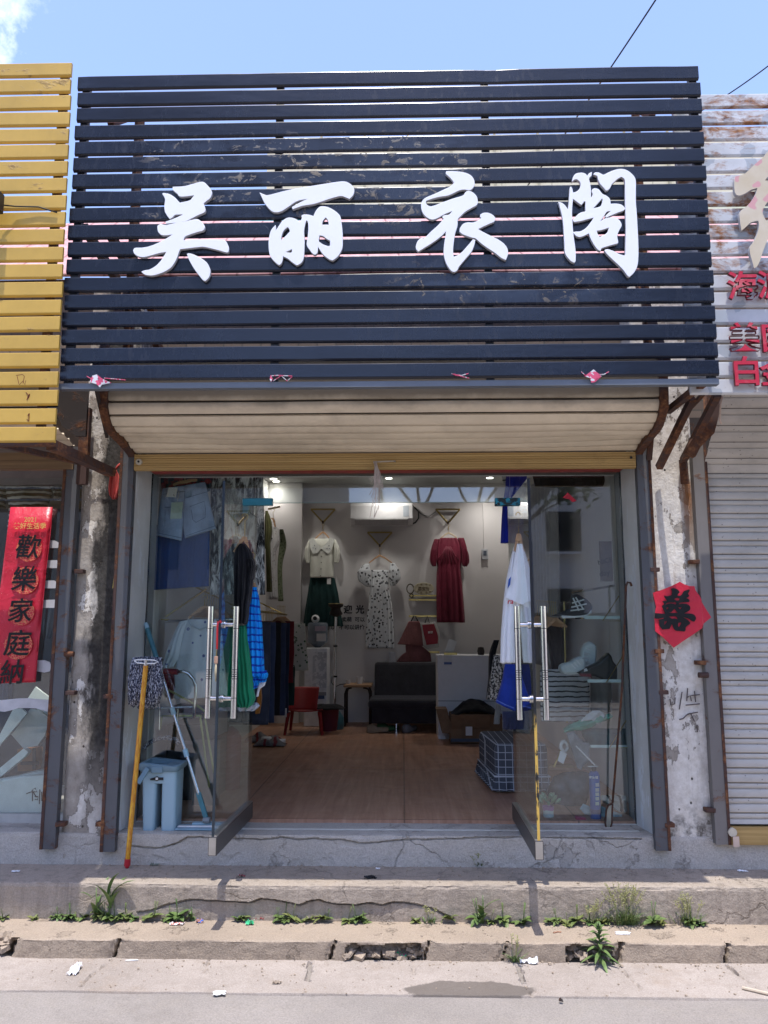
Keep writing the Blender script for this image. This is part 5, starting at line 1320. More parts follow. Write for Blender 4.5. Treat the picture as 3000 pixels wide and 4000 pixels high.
hung('red_blouse', 'red blouse hanging after the jeans on the wall rail', 'blouse', -1.5, -1.08, 2.8, 1.22, .62, fabric('dull_red', (0.16,0.015,0.025)), None, False)
hung('flowered_blouse', 'white blouse with green flowers at the far end of the wall rail', 'blouse', -1.48, -1.02, 3.15, 1.20, .72, GREENF, None, False, flare=.1)
hung('teal_skirt', 'dark teal skirt under the green flowered blouse', 'skirt', -1.45, -1.10, 3.05, .76, .38, DGRN, None, False)
# upper rail with long dresses
ur = thing('clothes_rail', 'short brass rail high on the wall holding three long dresses', 'clothes rail', (-1.35, 3, 2.3)); B().tube([P(1050,1988,3.0), P(1092,1980,3.6)], .011, 8).make('rail_tube', BRASS, ur)
garment('olive_dress', 'olive green dress nearest the tie dye dress on the high rail', 'dress', [zrow(t4, (190,360,400),(350,352,455),(540,350,470),(800,355,420)), zrow(t4, (600,360,440),(1000,370,450),(1500,380,470))], 2.7, fabric('olive_cloth', (0.12,0.12,0.05)), depth=.05, folds=3)
t = garment('white_sprig_dress', 'white sprigged dress with a black ribbon on the high rail', 'dress', [zrow(t4, (450,520,545),(540,420,580),(700,390,590),(850,390,530),(1100,385,535),(1620,420,570))], 3.0, sprig('white_pink_sprig', (0.62,0.60,0.58), (0.42,0.36,0.36), 30, .25), depth=.05, folds=4, famp=.01)
stitch(t, t4, [((395,575),(430,605),(468,645)), ((400,600),(415,565))], 2.94, BLACKP, .008, 'ribbon')
garment('sage_dress', 'sage green patterned dress furthest back on the high rail', 'dress', [zrow(t4, (490,590,650),(650,590,690),(800,585,690),(1100,560,630),(1650,570,650))], 3.4, sprig('sage_print', (0.22,0.25,0.15), (0.1,0.13,0.07), 34, .4), depth=.05, folds=4)
hanger('ochre wooden hanger in the white sprigged dress', t4((490,330))[0], [t4((520,450))[0], t4((455,310))[0]], t4((480,150))[0], 2.96)

# ---------------------------------------------------------------- back wall display
YW = YB - 0.05
def tri(label, a, c, d, group='brass triangle wall hooks'):
    t = thing('triangle_hook', label, 'wall hook', P(*a, YW), group)
    A_, C_, D_ = P(*a, YW), P(*c, YW), P(*d, YW)
    b = B()
    for p, q in ((A_, C_), (C_, D_), (D_, A_)): b.beam(p, q, .02, .03, (0,1,0))
    b.make('triangle_frame', BRASS, t, bevel=.003)
    B().tube([D_ + Vector((0,0,.0)), D_ + Vector((0,-.03,-.01)), D_ + Vector((0,-.035,.02))], .012, 8).make('peg', DARKP, t)
    B().tube([D_ + Vector((0,-.03,.01)), D_ + Vector((0,-.03,-.09))], .004, 6).make('hook_stem', BRASS, t)
tri('brass triangle hook above the cream collared blouse', zF((475,437))[0], zF((617,437))[0], zF((546,515))[0])
tri('brass triangle hook under the air conditioner, above the daisy dress', zF((808,573))[0], zF((952,573))[0], zF((880,652))[0])
tri('brass triangle hook above the maroon dress', zF((1210,437))[0], zF((1352,437))[0], zF((1282,520))[0])
hanger('brown wooden hanger in the cream collared blouse', zF((546,570))[0], [zF((498,612))[0], zF((584,608))[0]], zF((546,520))[0], YW-.03)
hanger('brown wooden hanger in the daisy print dress', zF((880,708))[0], [zF((818,752))[0], zF((952,752))[0]], zF((880,655))[0], YW-.03)
hanger('pale wooden hanger in the maroon dress', zF((1285,575))[0], [zF((1235,610))[0], zF((1335,605))[0]], zF((1285,525))[0], YW-.03, plain('pale_beech', (0.55,0.46,0.33), .5))
t = garment('cream_blouse', 'cream lace blouse with a wide ruffled collar and puff sleeves', 'blouse', [zrow(t4, (640,1150,1400),(700,1085,1465),(850,1085,1470),(1050,1080,1465),(1270,1085,1460)), zrow(t4, (655,1062,1110),(800,1005,1100),(950,995,1090),(1035,1025,1080)), zrow(t4, (655,1460,1500),(800,1465,1560),(950,1470,1560),(1030,1475,1540))], YW-.06, CREAMB, depth=.045, folds=3, famp=.006)
patch(t, 'collar', fabric('collar_cotton', (0.68,0.69,0.64), .05), t4, ((1065,655),(1140,620),(1180,700),(1262,790),(1210,870),(1140,885),(1095,830)), YW-.118, .004)
patch(t, 'collar', fabric('collar_cotton_pair', (0.68,0.69,0.64), .05), t4, ((1395,620),(1480,655),(1430,830),(1370,885),(1300,830),(1265,795),(1360,700)), YW-.118, .004)
b = B()
for a, c in t4((1157,748),(1130,790),(1172,803),(1390,752),(1358,796),(1396,797)): b.tube([P(a,c,YW-.1185), P(a,c,YW-.125)], .006, 8)
b.make('embroidered_dot', plain('blue_grey_thread', (.1,.12,.2), .7), t)
b = B()
for a, c in t4((1265,820),(1265,925),(1265,1025),(1260,1130),(1255,1240)): b.tube([P(a,c,YW-.105), P(a,c,YW-.115)], .007, 8)
b.make('button', plain('dark_button', (.08,.07,.06), .4), t)
t = garment('dark_green_skirt', 'long dark green skirt under the cream blouse', 'skirt', [zrow(t4, (1275,1085,1480),(1500,1050,1535),(1800,1000,1580),(2060,970,1620))], YW-.04, DGRN, depth=.035, folds=5, famp=.016)
patch(t, 'price_tag', PAPER, t4, ((1358,1275),(1420,1275),(1420,1378),(1358,1375)), YW-.09)
t = garment('daisy_dress', 'white daisy print dress with puff sleeves on the back wall', 'dress', [zrow(zF, (795,828,935),(850,830,932),(920,822,935),(1000,812,952),(1130,800,962),(1255,796,966)), zrow(zF, (758,790,815),(800,752,826),(850,752,828),(890,795,830)), zrow(zF, (755,940,968),(800,936,996),(850,936,1000),(888,940,968))], YW-.06, FLORAL, depth=.05, folds=7, famp=.018)
t = garment('maroon_dress', 'long maroon satin dress with puff sleeves on the back wall', 'dress', [zrow(zF, (605,1235,1335),(650,1215,1362),(720,1210,1365),(775,1218,1358),(830,1214,1362),(960,1213,1372),(1103,1216,1383)), zrow(zF, (612,1200,1232),(680,1180,1218),(740,1176,1215),(772,1188,1215)), zrow(zF, (605,1340,1375),(680,1360,1398),(740,1360,1408),(772,1368,1396))], YW-.06, MAROON, depth=.05, folds=5, famp=.017)
b = B()
for q in range(7):
    s_ = zF((1283+ (q-3)*4, 655)); e_ = zF((1220+q*21, 735 if q in (0,6) else 760))
    b.tube([P(*s_[0], YW-.125), P(*zF((1283+(q-3)*12, 690+abs(q-3)*4))[0], YW-.122), P(*e_[0], YW-.112)], .006, 6)
b.make('gathered_bodice', MAROON, t, smooth=True)
# air conditioner
p0, p1 = P(*zF((706,418))[0], YB-.2), P(*zF((1075,525))[0], YB-.2)
ac = thing('air_conditioner', 'white wall mounted air conditioner above the daisy dress', 'air conditioner', (p0.x, YB-.1, p1.z))
zt_ = p1.z + .29
b = B(); b.prism([(p0.x, YB-.002, zt_), (p0.x, YB-.17, zt_), (p0.x, YB-.2, zt_-.05), (p0.x, YB-.2, p1.z+.08), (p0.x, YB-.15, p1.z), (p0.x, YB-.002, p1.z)], (p1.x-p0.x, 0, 0)); b.make('casing', PWHITE, ac, bevel=.008)
b = B(); b.obox(((p0.x+p1.x)/2, YB-.182, p1.z+.035), ((p1.x-p0.x)/2-.06,0,0), (0,.004,.003), (0,-.022,.034)); b.make('louvre', plain('louvre_grey', (.5,.5,.5), .3), ac)
B().box(p1.x-.12, p1.x-.05, YB-.203, YB-.2005, p1.z+.1, p1.z+.24).make('label', plain('ac_label', (.45,.5,.55), .4), ac)
tag(B().tube([P(*q, YB-.02) for q in zF((1085,425),(1108,450),(1108,490),(1090,515),(1070,522))], .009, 8).make('coolant_hose', BLACKP, smooth=True), 'black hose looping beside the air conditioner', 'hose')
tag(B().tube([P(*q, YB-.02) for q in zF((1100,440),(1130,470),(1170,478),(1205,455),(1215,440))], .006, 8).make('power_cable', plain('grey_cable', (.2,.2,.2), .5), smooth=True), 'grey cable sagging between the air conditioner and the triangle hook', 'cable')
# oval name rack
ov = thing('hook_rack', 'cream oval house plate with scroll ends above two brass hook rails', 'hook rack', P(*zF((1137,905))[0], YW))
c = P(*zF((1139,903))[0], YW-.01); rx = (P(*zF((1201,903))[0], YW)-P(*zF((1078,903))[0], YW)).x/2; rz = rx*.57
def disc(c, rx, rz, th, n=36):
    b = B(); b.rings([[c + Vector((rx*k*math.cos(a), y, rz*k*math.sin(a))) for a in [2*math.pi*i/n for i in range(n)]] for k, y in ((1, th), (1, 0), (.93, -.004), (.05, -.004))]); return b
disc(c, rx, rz, .014).make('oval_plate', plain('cream_plate', (0.55,0.50,0.36), .5), ov)
q = zF((1139,906))[0]; char('\u6069\u5b9d\u5bb6', q[0], q[1], 15.5, c.y-.006, plain('brown_print', (.12,.08,.04), .6), ov, .001, .012, name='name_print')
b = B()
for sx in (-1, 1):
    for sz in (-1, 1):
        for kx_ in (.25, .6):
            cc = c + Vector((sx*rx*kx_, -.006, sz*rz*(.72 - .25*kx_)))
            b.tube([cc + Vector((.012*math.cos(a)*(1-.06*i), 0, .009*math.sin(a)*(1-.06*i))) for i, a in enumerate([R_(50*k) for k in range(9)])], .0022, 4)
b.make('scroll_print', plain('brown_scroll', (.25,.19,.09), .6), ov)
b = B()
for y in (945, 970): b.beam(P(*zF((1052,y))[0], YW), P(*zF((1215,y))[0], YW), .012, .02)
b.make('rack_rail', BRASS, ov)
b = B(); cc = P(*zF((1060,905))[0], YW)
b.tube([cc + Vector((.045*math.cos(a), 0, .06*math.sin(a))) for a in [R_(30*k) for k in range(13)]], .007, 6); cc = P(*zF((1067,945))[0], YW-.02); b.tube([cc + Vector((.022*math.cos(a), 0, .022*math.sin(a))) for a in [R_(30*k) for k in range(13)]], .007, 6)
b.make('scroll_end', plain('dark_bronze', (.12,.1,.06), .4, .6), ov)
for lab, y, a, c_, nm in (('brass hook rail carrying the shopping bags', 1066, 1052, 1225, 'hook_rail'), ('low brass hook rail half hidden behind the white counter', 1278, 1170, 1232, 'hook_rail')):
    t = thing(nm, lab, 'hook rail', P(*zF((a,y))[0], YW)); B().beam(P(*zF((a,y))[0], YW), P(*zF((c_,y))[0], YW), .014, .024).make('bar', BRASS, t)
def bag(label, pts, Y, mat, th, straps, cat='bag', name='shopping_bag'):
    t = thing(name, label, cat, P(*zF(pts[0])[0], Y))
    o = outline_part('bag_body', [zF(*pts)], Y, th, mat, t, bevel=.008, corner=30)
    if straps:
        b = B()
        for s_ in straps: b.tube([P(a, c, Y-.01) for a, c in zF(*s_)], .008, 6)
        b.make('strap', plain('dark_strap', (.03,.03,.035), .8), t, smooth=True)
    return t
bag('dusty pink flat tote bag hanging on the brass hook rail', ((1052,1100),(1110,1100),(1138,1150),(1140,1238),(990,1228),(1005,1200)), YW-.05, fabric('dusty_pink', (0.26,0.11,0.11)), .03, [((1062,1102),(1080,1066),(1085,1066)), ((1108,1102),(1090,1066))])
t = bag('red and white printed carrier bag beside the dusty pink tote', ((1122,1110),(1205,1108),(1228,1170),(1226,1245),(1165,1255),(1140,1240),(1132,1160)), YW-.08, fabric('bag_white', (0.5,0.48,0.46)), .04, [((1145,1110),(1160,1066),(1175,1110))])
outline_part('red_print', [zF((1130,1118),(1200,1112),(1222,1180),(1222,1228),(1155,1236),(1138,1165))], YW-.11, .003, plain('bag_red', (0.26,0.015,0.03), .5), t)
q = zF((1178,1162))[0]; char('\u91d1\u724c', q[0], q[1], 10, YW-.114, PAPER, t, .0006, .02, name='bag_print')
bag('dusty rose cloth bundle hanging below the tote behind the sofa', ((1035,1238),(1120,1240),(1175,1285),(1180,1330),(985,1332),(1010,1300),(1038,1280)), YW-.03, fabric('dusty_rose', (0.2,0.08,0.085), .25), .06, None, 'bundle', 'cloth_bundle')
# switch box, white text
sw = thing('switch_box', 'small grey wall switch box with a conduit beside the maroon dress', 'switch', P(*zF((1500,700))[0], YB-.03))
p0, p1 = P(*zF((1481,672))[0], YB-.04), P(*zF((1519,732))[0], YB-.04)
B().box(p0.x, p1.x, YB-.04, YB-.001, p1.z, p0.z).make('casing', plain('switch_grey', (.45,.47,.5), .4), sw, bevel=.004)
B().box(p0.x+.02, p1.x-.02, YB-.044, YB-.0401, p1.z+.05, p0.z-.02).make('breaker', plain('breaker_dark', (.1,.12,.16), .4), sw)
B().box((p0.x+p1.x)/2-.012, (p0.x+p1.x)/2+.012, YB-.02, YB-.001, p0.z+.001, 2.8).make('conduit', WALLW, sw)
tx = thing('wall_lettering', 'black handwritten style greeting lettering on the white back wall beside the daisy dress', 'lettering', P(1370, 2440, YB-.003))
for body, px, py, s, bo in (('\u8fce', 1359, 2383, 34, .03), ('\u5149', 1406, 2383, 34, .03), ('\u5356\u840c  \u53ef\u4ee5', 1380, 2421, 20, .02), ('\u4e0d\u53ef\u4ee5\u8bb2\u4ef7', 1374, 2451, 20, .02), ('\u53ef\u4ee5', 1290, 2451, 20, .02)):
    char(body, px, py, s, YB-.004, INK, tx, .001, bo)
# ceiling lights that are lit
for (a, c, pw) in ((270,272,1.6),(317,329,1.2),(940,330,7),(1500,300,8)):
    q = G(*zF((a, c))[0], ZC-.004)
    if q.y > 4.7: q.y = 4.5
    if q.y < .5: q.y = .5
    t = thing('ceiling_downlight', 'small lit recessed downlight in the shop ceiling', 'downlight', q, 'lit recessed ceiling downlights')
    B().lathe([(.055,.003),(.055,-.002),(.042,-.002),(.042,.002)], q, 20).make('trim_ring', PWHITE, t)
    e = N('lamp_lens'); e.p.inputs['Emission Color'].default_value = (1,.93,.82,1); e.p.inputs['Emission Strength'].default_value = 9
    B().lathe([(.0401,.001),(.0401,-.001),(.001,-.001)], q, 16).make('lens', e.m, t)
    l = bpy.data.lights.new('downlight', 'SPOT'); l.energy = pw*1.25; l.spot_size = R_(150); l.spot_blend = 1.0; l.color = (1,.96,.91); l.shadow_soft_size = .04
    lo = bpy.data.objects.new('downlight_lamp', l); COL.objects.link(lo); lo.parent = t; lo.location = (0,0,-.02)
for (tx_, tz_, pw, ty, yy_) in ((546,640,18,-.55,YW-.1), (1285,640,16,-.55,YW-.1), (880,800,10,-.6,YW-.1), (258,650,22,-.75,2.95)):
    g = P(*zF((tx_, tz_))[0], yy_); q = Vector((g.x + (.25 if yy_ < 4 else 0), yy_+ty, ZC-.004))
    t = thing('ceiling_downlight', 'lit recessed spotlight near the back wall, aimed at a displayed dress', 'downlight', q, 'lit recessed spotlights over the wall display')
    B().lathe([(.055,.003),(.055,-.002),(.042,-.002),(.042,.002)], q, 20).make('trim_ring', PWHITE, t)
    l = bpy.data.lights.new('spotlight', 'SPOT'); l.energy = pw*.33; l.spot_size = R_(34); l.spot_blend = .7; l.color = (1,.97,.92); l.shadow_soft_size = .03
    lo = bpy.data.objects.new('spotlight_lamp', l); COL.objects.link(lo); lo.parent = t; lo.location = (0,0,-.02)
    lo.rotation_euler = (g - q).to_track_quat('-Z', 'Y').to_euler()

# ---------------------------------------------------------------- shop furniture
ct = thing('counter', 'plain white shop counter with stickers beside the black sofa', 'counter', (.85, 3.43, 0))
B().box(.365, 1.32, 3.43, 3.9, 0.002, .865).make('counter_body', plain('white_laminate', (.80,.80,.80), .45, var=.03), ct, bevel=.004)
B().box(.366, 1.32, 3.427, 3.4295, .39, .396).make('panel_groove', plain('groove_grey', (.2,.2,.21), .6), ct)
p0, p1 = P(*t3((232,165))[0], 3.425), P(*t3((318,285))[0], 3.425)
st = B().box(p0.x, p1.x, 3.4265, 3.4285, p1.z, p0.z).make('payment_sticker', PAPER, ct)
B().box(p0.x, p1.x, 3.4245, 3.4262, p1.z+.02, p1.z+.045).make('sticker_band', plain('sticker_blue', (.1,.15,.35), .5), st)
p0, p1 = P(*t3((178,165))[0], 3.425), P(*t3((212,205))[0], 3.425); B().box(p0.x, p1.x, 3.4265, 3.4285, p1.z, p0.z).make('small_sticker', PAPER, ct)
a, c = P(*t3((283,140))[0], 3.6), P(*t3((330,0))[0], 3.6)
t = thing('payment_stand', 'white payment card stand on top of the white counter', 'stand', a)
B().beam(a + Vector((0,0,.0)), P(*t3((332,0))[0], 3.62), .09, .006, (0,1,0)).make('card', PAPER, t); B().box(a.x-.05, a.x+.09, 3.56, 3.64, .866, .89).make('base', BRASS, t)
tag(B().lathe([(.001,0),(.035,0),(.04,.04),(.03,.08),(.001,.085)], (P(*t3((632,140))[0], 3.6).x, 3.6, .866), 14).make('ink_pot', DARKP, smooth='auto'), 'small dark pot on the white counter top', 'pot')

sf = thing('sofa', 'black armless fabric sofa bed against the back wall', 'sofa', (.2, 4.3, 0))
SOFA = fabric('sofa_charcoal', (0.034,0.033,0.04), .2)
x0 = P(1438, 2740, 3.95).x
B().box(x0, .95, 3.92, 4.55, .25, .36).make('seat', SOFA, sf, bevel=.04)
b = B(); b.prism([(P(1462,2600,4.5).x, 4.50, .30), (P(1462,2600,4.5).x, 4.63, .74), (P(1462,2600,4.5).x, 4.77, .74), (P(1462,2600,4.5).x, 4.66, .30)], (1.35,0,0)); b.make('backrest', SOFA, sf, bevel=.03)
b = B(); b.grid(30, 8, lambda u, v: Vector((x0+.04+1.3*u, 3.935+.006*math.sin(u*60), .27-.17*v))); b.make('skirt', SOFA, sf, smooth=True, solid=.004)
for x in (P(1548,2840,3.98).x, .8, x0+.06): B().tube([(x, 4.02, 0), (x, 4.02, .25)], .012, 10).make('leg', CHROME, sf)
t = thing('card_box', 'clear plastic sign holder standing on the sofa back', 'sign holder', P(1533,2580,4.7)); p0, p1 = P(1521,2548,4.7), P(1545,2586,4.7); B().box(p0.x, p1.x, 4.69, 4.71, p1.z, p0.z).make('holder', plain('clear_card', (.4,.4,.42), .3), t)
tb = thing('side_table', 'small wood topped side table with dark bent tube legs', 'table', (-.55, 4.6, 0))
tz = P(1400,2684,4.5).z; xa, xb = P(1342,2684,4.5).x, P(1452,2684,4.5).x
B().box(xa, xb, 4.45, 4.85, tz, tz+.03).make('table_top', WOODH, tb, bevel=.008)
for y in (4.48, 4.82):
    for s_, x in ((1, xa+.02), (-1, xb-.02)): B().tube([(x, y, 0), (x, y, tz-.08), (x+s_*.02, y, tz-.02), (x+s_*.08, y, tz-.004)], .012, 8).make('leg', DARKP, tb, smooth=True)
def cup(lab, px, py, r, h, mat, handle=True):
    q = P(px, py, 4.6); t = thing('cup', lab, 'cup', (q.x, 4.6, tz+.031))
    B().lathe([(.001,0),(r*.8,0),(r,h*.3),(r,h),(r*.9,h),(r*.85,h*.1),(.001,h*.1)], (q.x, 4.6, tz+.031), 18).make('cup_body', mat, t, smooth='auto')
    if handle: B().tube([(q.x+r+.02*math.sin(a)-.002, 4.6, tz+.031+h*.5-h*.3*math.cos(a)) for a in [R_(22*k) for k in range(9)]], .005, 6).make('handle', mat, t)
cup('white mug with a spoon on the side table', 1404, 2660, .038, .085, PWHITE); cup('small white cup at the edge of the side table', 1360, 2665, .026, .05, PWHITE, False)
t = thing('water_dispenser', 'silver grey water dispenser cabinet behind the red chair', 'water dispenser', (-1.05, 4.55, 0))
xa, xb = P(1188,2660,4.45).x, P(1278,2660,4.45).x; zt_ = P(1230,2531,4.45).z
B().box(xa, xb, 4.45, 4.8, 0, zt_).make('cabinet', plain('dispenser_silver', (.72,.74,.78), .35, .1), t, bevel=.012)
B().box(xa+.01, xb-.01, 4.443, 4.4485, .36, .40).make('door_gap', plain('dispenser_grey', (.25,.26,.28), .4), t)
B().box(xa+.16, xb-.03, 4.440, 4.4485, .32, .36).make('door_grip', plain('grip_blue', (.06,.1,.2), .3), t)
FLK = N('floral_sticker'); FLK.col(FLK.mix(FLK.step(FLK.noise(18,4), .5, .53), (.50,.53,.58), (.72,.74,.78))); 
B().box(xa+.1, xb-.01, 4.4405, 4.4425, .45, zt_-.05).make('frosted_print', FLK.m, t)
t2 = thing('water_bottle', 'clear blue tinted water bottle inverted on the dispenser', 'bottle', ((xa+xb)/2, 4.62, zt_))
BOT = plain('bottle_blue_grey', (.16,.19,.23), .15)
B().lathe([(.03,0),(.06,.02),(.12,.06),(.125,.1),(.12,.13),(.125,.16),(.125,.28),(.11,.3),(.001,.3)], ((xa+xb)/2, 4.62, zt_+.002), 24).make('bottle_body', BOT, t2, smooth='auto')
B().box((xa+xb)/2+.0, (xa+xb)/2+.11, 4.485, 4.492, zt_+.08, zt_+.17).make('label', PAPER, t2); B().box((xa+xb)/2-.02, (xa+xb)/2+.11, 4.487, 4.494, zt_+.2, zt_+.26).make('label', plain('bottle_label', (.5,.42,.5), .5), t2)
q = P(1232,2430,4.6); t = thing('webcam', 'small white dome camera on top of the water bottle', 'camera', q)
B().lathe([(.06,-.04),(.055,-.02),(.02,-.01)], q, 18).make('foot', PWHITE, t, smooth='auto'); B().sphere(q + Vector((0,0,.04)), .05).make('head', PWHITE, t, smooth=True); B().tube([q + Vector((0,-.045,.045)), q + Vector((0,-.058,.045))], .025, 14).make('lens', BLACKP, t)
t = thing('garment_steamer', 'tall chrome pole garment steamer with a dark head and teal base', 'steamer', (P(1308,2800,4.3).x, 4.3, 0))
B().tube([P(1306,2790,4.3), P(1309,2590,4.3), P(1312,2410,4.3)], .017, 10).make('pole', CHROME, t, smooth='auto')
b = B()
for y in (2523, 2642): b.tube([P(1310,y-3,4.3), P(1310,y+4,4.3)], .024, 10)
b.make('clamp', BLACKP, t)
q = P(1312,2385,4.28); B().lathe([(.02,-.07),(.075,-.05),(.08,-.03),(.06,0),(.055,.03),(.09,.05),(.09,.075),(.001,.08)], q, 20, sy=.6).make('hanger_head', DARKP, t, smooth='auto')
B().lathe([(.07,.076),(.088,.078),(.088,.084),(.07,.086)], q, 20, sy=.6).make('brass_trim', BRASS, t)
q = P(1311,2832,4.25); b = B(); b.lathe([(.001,0),(.09,0),(.1,.05),(.095,.13),(.05,.2),(.001,.22)], (q.x, 4.25, 0), 18, sy=1.2); b.make('water_tank', plain('teal_plastic', (.05,.14,.17), .3), t, smooth='auto')
B().tube([P(1302,2800,4.13), P(1302,2806,4.12)], .02, 12).make('dial', BLACKP, t)
tag(B().tube([P(*q_, 4.3) for q_ in t1((655,1300),(648,1380),(690,1440),(760,1405),(830,1398))], .005, 6).make('steamer_cord', BLACKP, smooth=True), 'thin dark cord from the steamer to the side table', 'cord')
# red plastic chair
RC = plain('red_plastic', (.26,.014,.016), .4)
ch = thing('plastic_chair', 'small red plastic stacking chair beside the jeans rail', 'chair', (-1.05, 3.8, 0))
zs = P(1205,2775,3.85).z
bk_ = zz(850,2300,.2939)((1010,1295),(1210,1300),(1225,1400),(1240,1560),(1220,1620),(1000,1620),(955,1560),(990,1420))
def shell(u, v):
    xa = P(bk_[0][0]+ (bk_[1][0]-bk_[0][0])*u, 2680, 3.9)
    return Vector((-1.27 + .33*u + (.03*(v-.4)*(u-.5)), 3.74 + .10*v + .05*(2*u-1)**2*-1, zs+.02 + (P(1170,2682,3.85).z - zs-.02)*v))
b = B(); b.grid(14, 12, shell); b.make('backrest', RC, ch, smooth=True, solid=.012, bevel=0)
b = B(); b.grid(12, 12, lambda u, v: Vector((-1.29+.40*u, 3.73+.36*v, zs + .02*(2*u-1)**2 - .01*math.sin(v*3)))); b.make('seat', RC, ch, smooth=True, solid=.012)
for x, y, dx, dy in ((-1.26,3.75,-.03,-.06),(-.92,3.75,.04,-.06),(-1.26,4.06,-.03,.06),(-.92,4.06,.05,.06)):
    B().tube([(x, y, zs-.008), (x+dx, y+dy, 0)], [.022,.015], 8).make('leg', RC, ch, smooth='auto')
b = B(); b.grid(30, 10, lambda u, v: Vector((-1.02+.36*u, 3.80+.25*v, zs+.015+.05*math.sin(math.pi*u)**.5*math.sin(math.pi*v)+.012*fb(u*3, v*2)))); tag(b.make('black_bag', BLK, smooth=True, solid=.004), 'flat black cloth bag lying on the red chair seat', 'bag')
tag(B().lathe([(.001,0),(.10,0),(.125,.24),(.13,.25),(.115,.25),(.095,.01),(.001,.01)], (P(1278,2830,4.0).x, 4.12, 0), 22).make('red_bucket', plain('dark_red_bucket', (.13,.02,.04), .4), smooth='auto'), 'dark red plastic bucket behind the red chair', 'bucket')
# ottoman under a check cover
CHK = N('check_cover', .85); _x = CHK.xyz()
def _ln(a, f, o=0.0): return CHK.step(CHK.math('ABSOLUTE', CHK.math('SUBTRACT', CHK.math('FRACT', CHK.math('ADD', CHK.math('MULTIPLY', a, f), o)), .5)), .06, .04)
_gx = CHK.math('ADD', _x[0], CHK.math('MULTIPLY', _x[1], 0.0))
_l = CHK.math('MAXIMUM', CHK.math('MAXIMUM', _ln(_x[0], 20), _ln(_x[2], 20)), CHK.math('MULTIPLY', _ln(_x[1], 14), .35))
CHK.col(CHK.mix(_l, CHK.ramp(CHK.noise(6, 4), (.3, (.055,.062,.08)), (.7, (.09,.097,.12))), (.46,.48,.52))); CHK.bump(CHK.noise(12, 3), .3, .01); CHK = CHK.m
ot = thing('ottoman', 'square ottoman under a navy and white check ruffled cover', 'ottoman', (.84, 1.0, 0))
b = B(); b.box(.655, 1.03, .79, 1.52, .085, .335)
for v in b.bm.verts: v.co.x -= .07*(v.co.y-.79)
b.make('cushion_cover', CHK, ot, bevel=.035)
def ruf(u, v):
    per = [(.598,1.52),(.652,.787),(1.033,.787),(.98,1.52)]; L = [.735,.381,.735]; s = u*sum(L); i = 0
    while i < 2 and s > L[i]: s -= L[i]; i += 1
    t = s/L[i]; x = per[i][0]+(per[i+1][0]-per[i][0])*t; y = per[i][1]+(per[i+1][1]-per[i][1])*t
    w_ = .012*math.sin(u*150)*v + .02*v; nx_, ny_ = ((-1,0),(0,-1),(1,0))[i]
    return Vector((x+nx_*w_, y+ny_*w_, .11-.095*v))
b = B(); b.grid(220, 8, ruf); b.make('ruffle', CHK, ot, smooth=True, solid=.003)
b = B(); b.tube([(.596,1.52,.112),(.646,.785,.112),(1.036,.785,.112),(.985,1.52,.112)], .006, 6); b.make('piping', plain('white_piping', (.55,.56,.6), .8), ot)
B().box(.66, .97, .83, 1.48, 0, .08).make('base', PAPER, ot)
# carton with black cloth
CARD = plain('cardboard', (.24,.145,.08), .85, var=.15)
cb = thing('cardboard_box', 'open brown cardboard box heaped with black cloth beside the counter', 'box', (.72, 3.2, 0))
zt_ = P(1830,2790,3.13).z
b = B(); b.box(.478, 1.0, 3.13, 3.145, 0, zt_); b.box(.478,.49, 3.146, 3.40, 0, zt_); b.box(.99, 1.0, 3.146, 3.40, 0, zt_); b.box(.478,1.0,3.401,3.41,0,zt_); b.box(.478,1.0,3.13,3.4,.0005,.01)
b.make('carton', CARD, cb)
b = B(); b.obox((.42, 3.27, zt_-.07), (.055,0,-.08*0), (0,.12,0), (-.03,0,.12)); b.make('flap', CARD, cb)
b = B(); b.obox((.68, 3.09, zt_-.07), (.19,0,0), (0,.004,0), (0,-.03,.07)); b.make('flap', CARD, cb)
B().box(.478, 1.0, 3.127, 3.1299, .02, .05).make('blue_tape', plain('box_blue_tape', (.07,.1,.15), .5), cb)
b = B(); b.grid(40, 16, lambda u, v: Vector((.49+.5*u, 3.11+.28*v, zt_-.03 + (.02 + .14*math.sin(math.pi*min(1, u*1.05))**.8)*math.sin(math.pi*(.12+.8*v)) + .02*fb(u*4, v*3, 1)))); tag(b.make('black_cloth', BLK, smooth=True, solid=.006), 'heap of black cloth spilling over the cardboard box', 'cloth')
p0, p1 = P(*t3((466,935))[0], 3.05), P(*t3((540,1032))[0], 3.05); tag(B().box(p0.x, p1.x, 3.046, 3.05, p1.z, p0.z).make('swing_tag', PAPER), 'white swing tag hanging on the front of the cardboard box', 'tag')
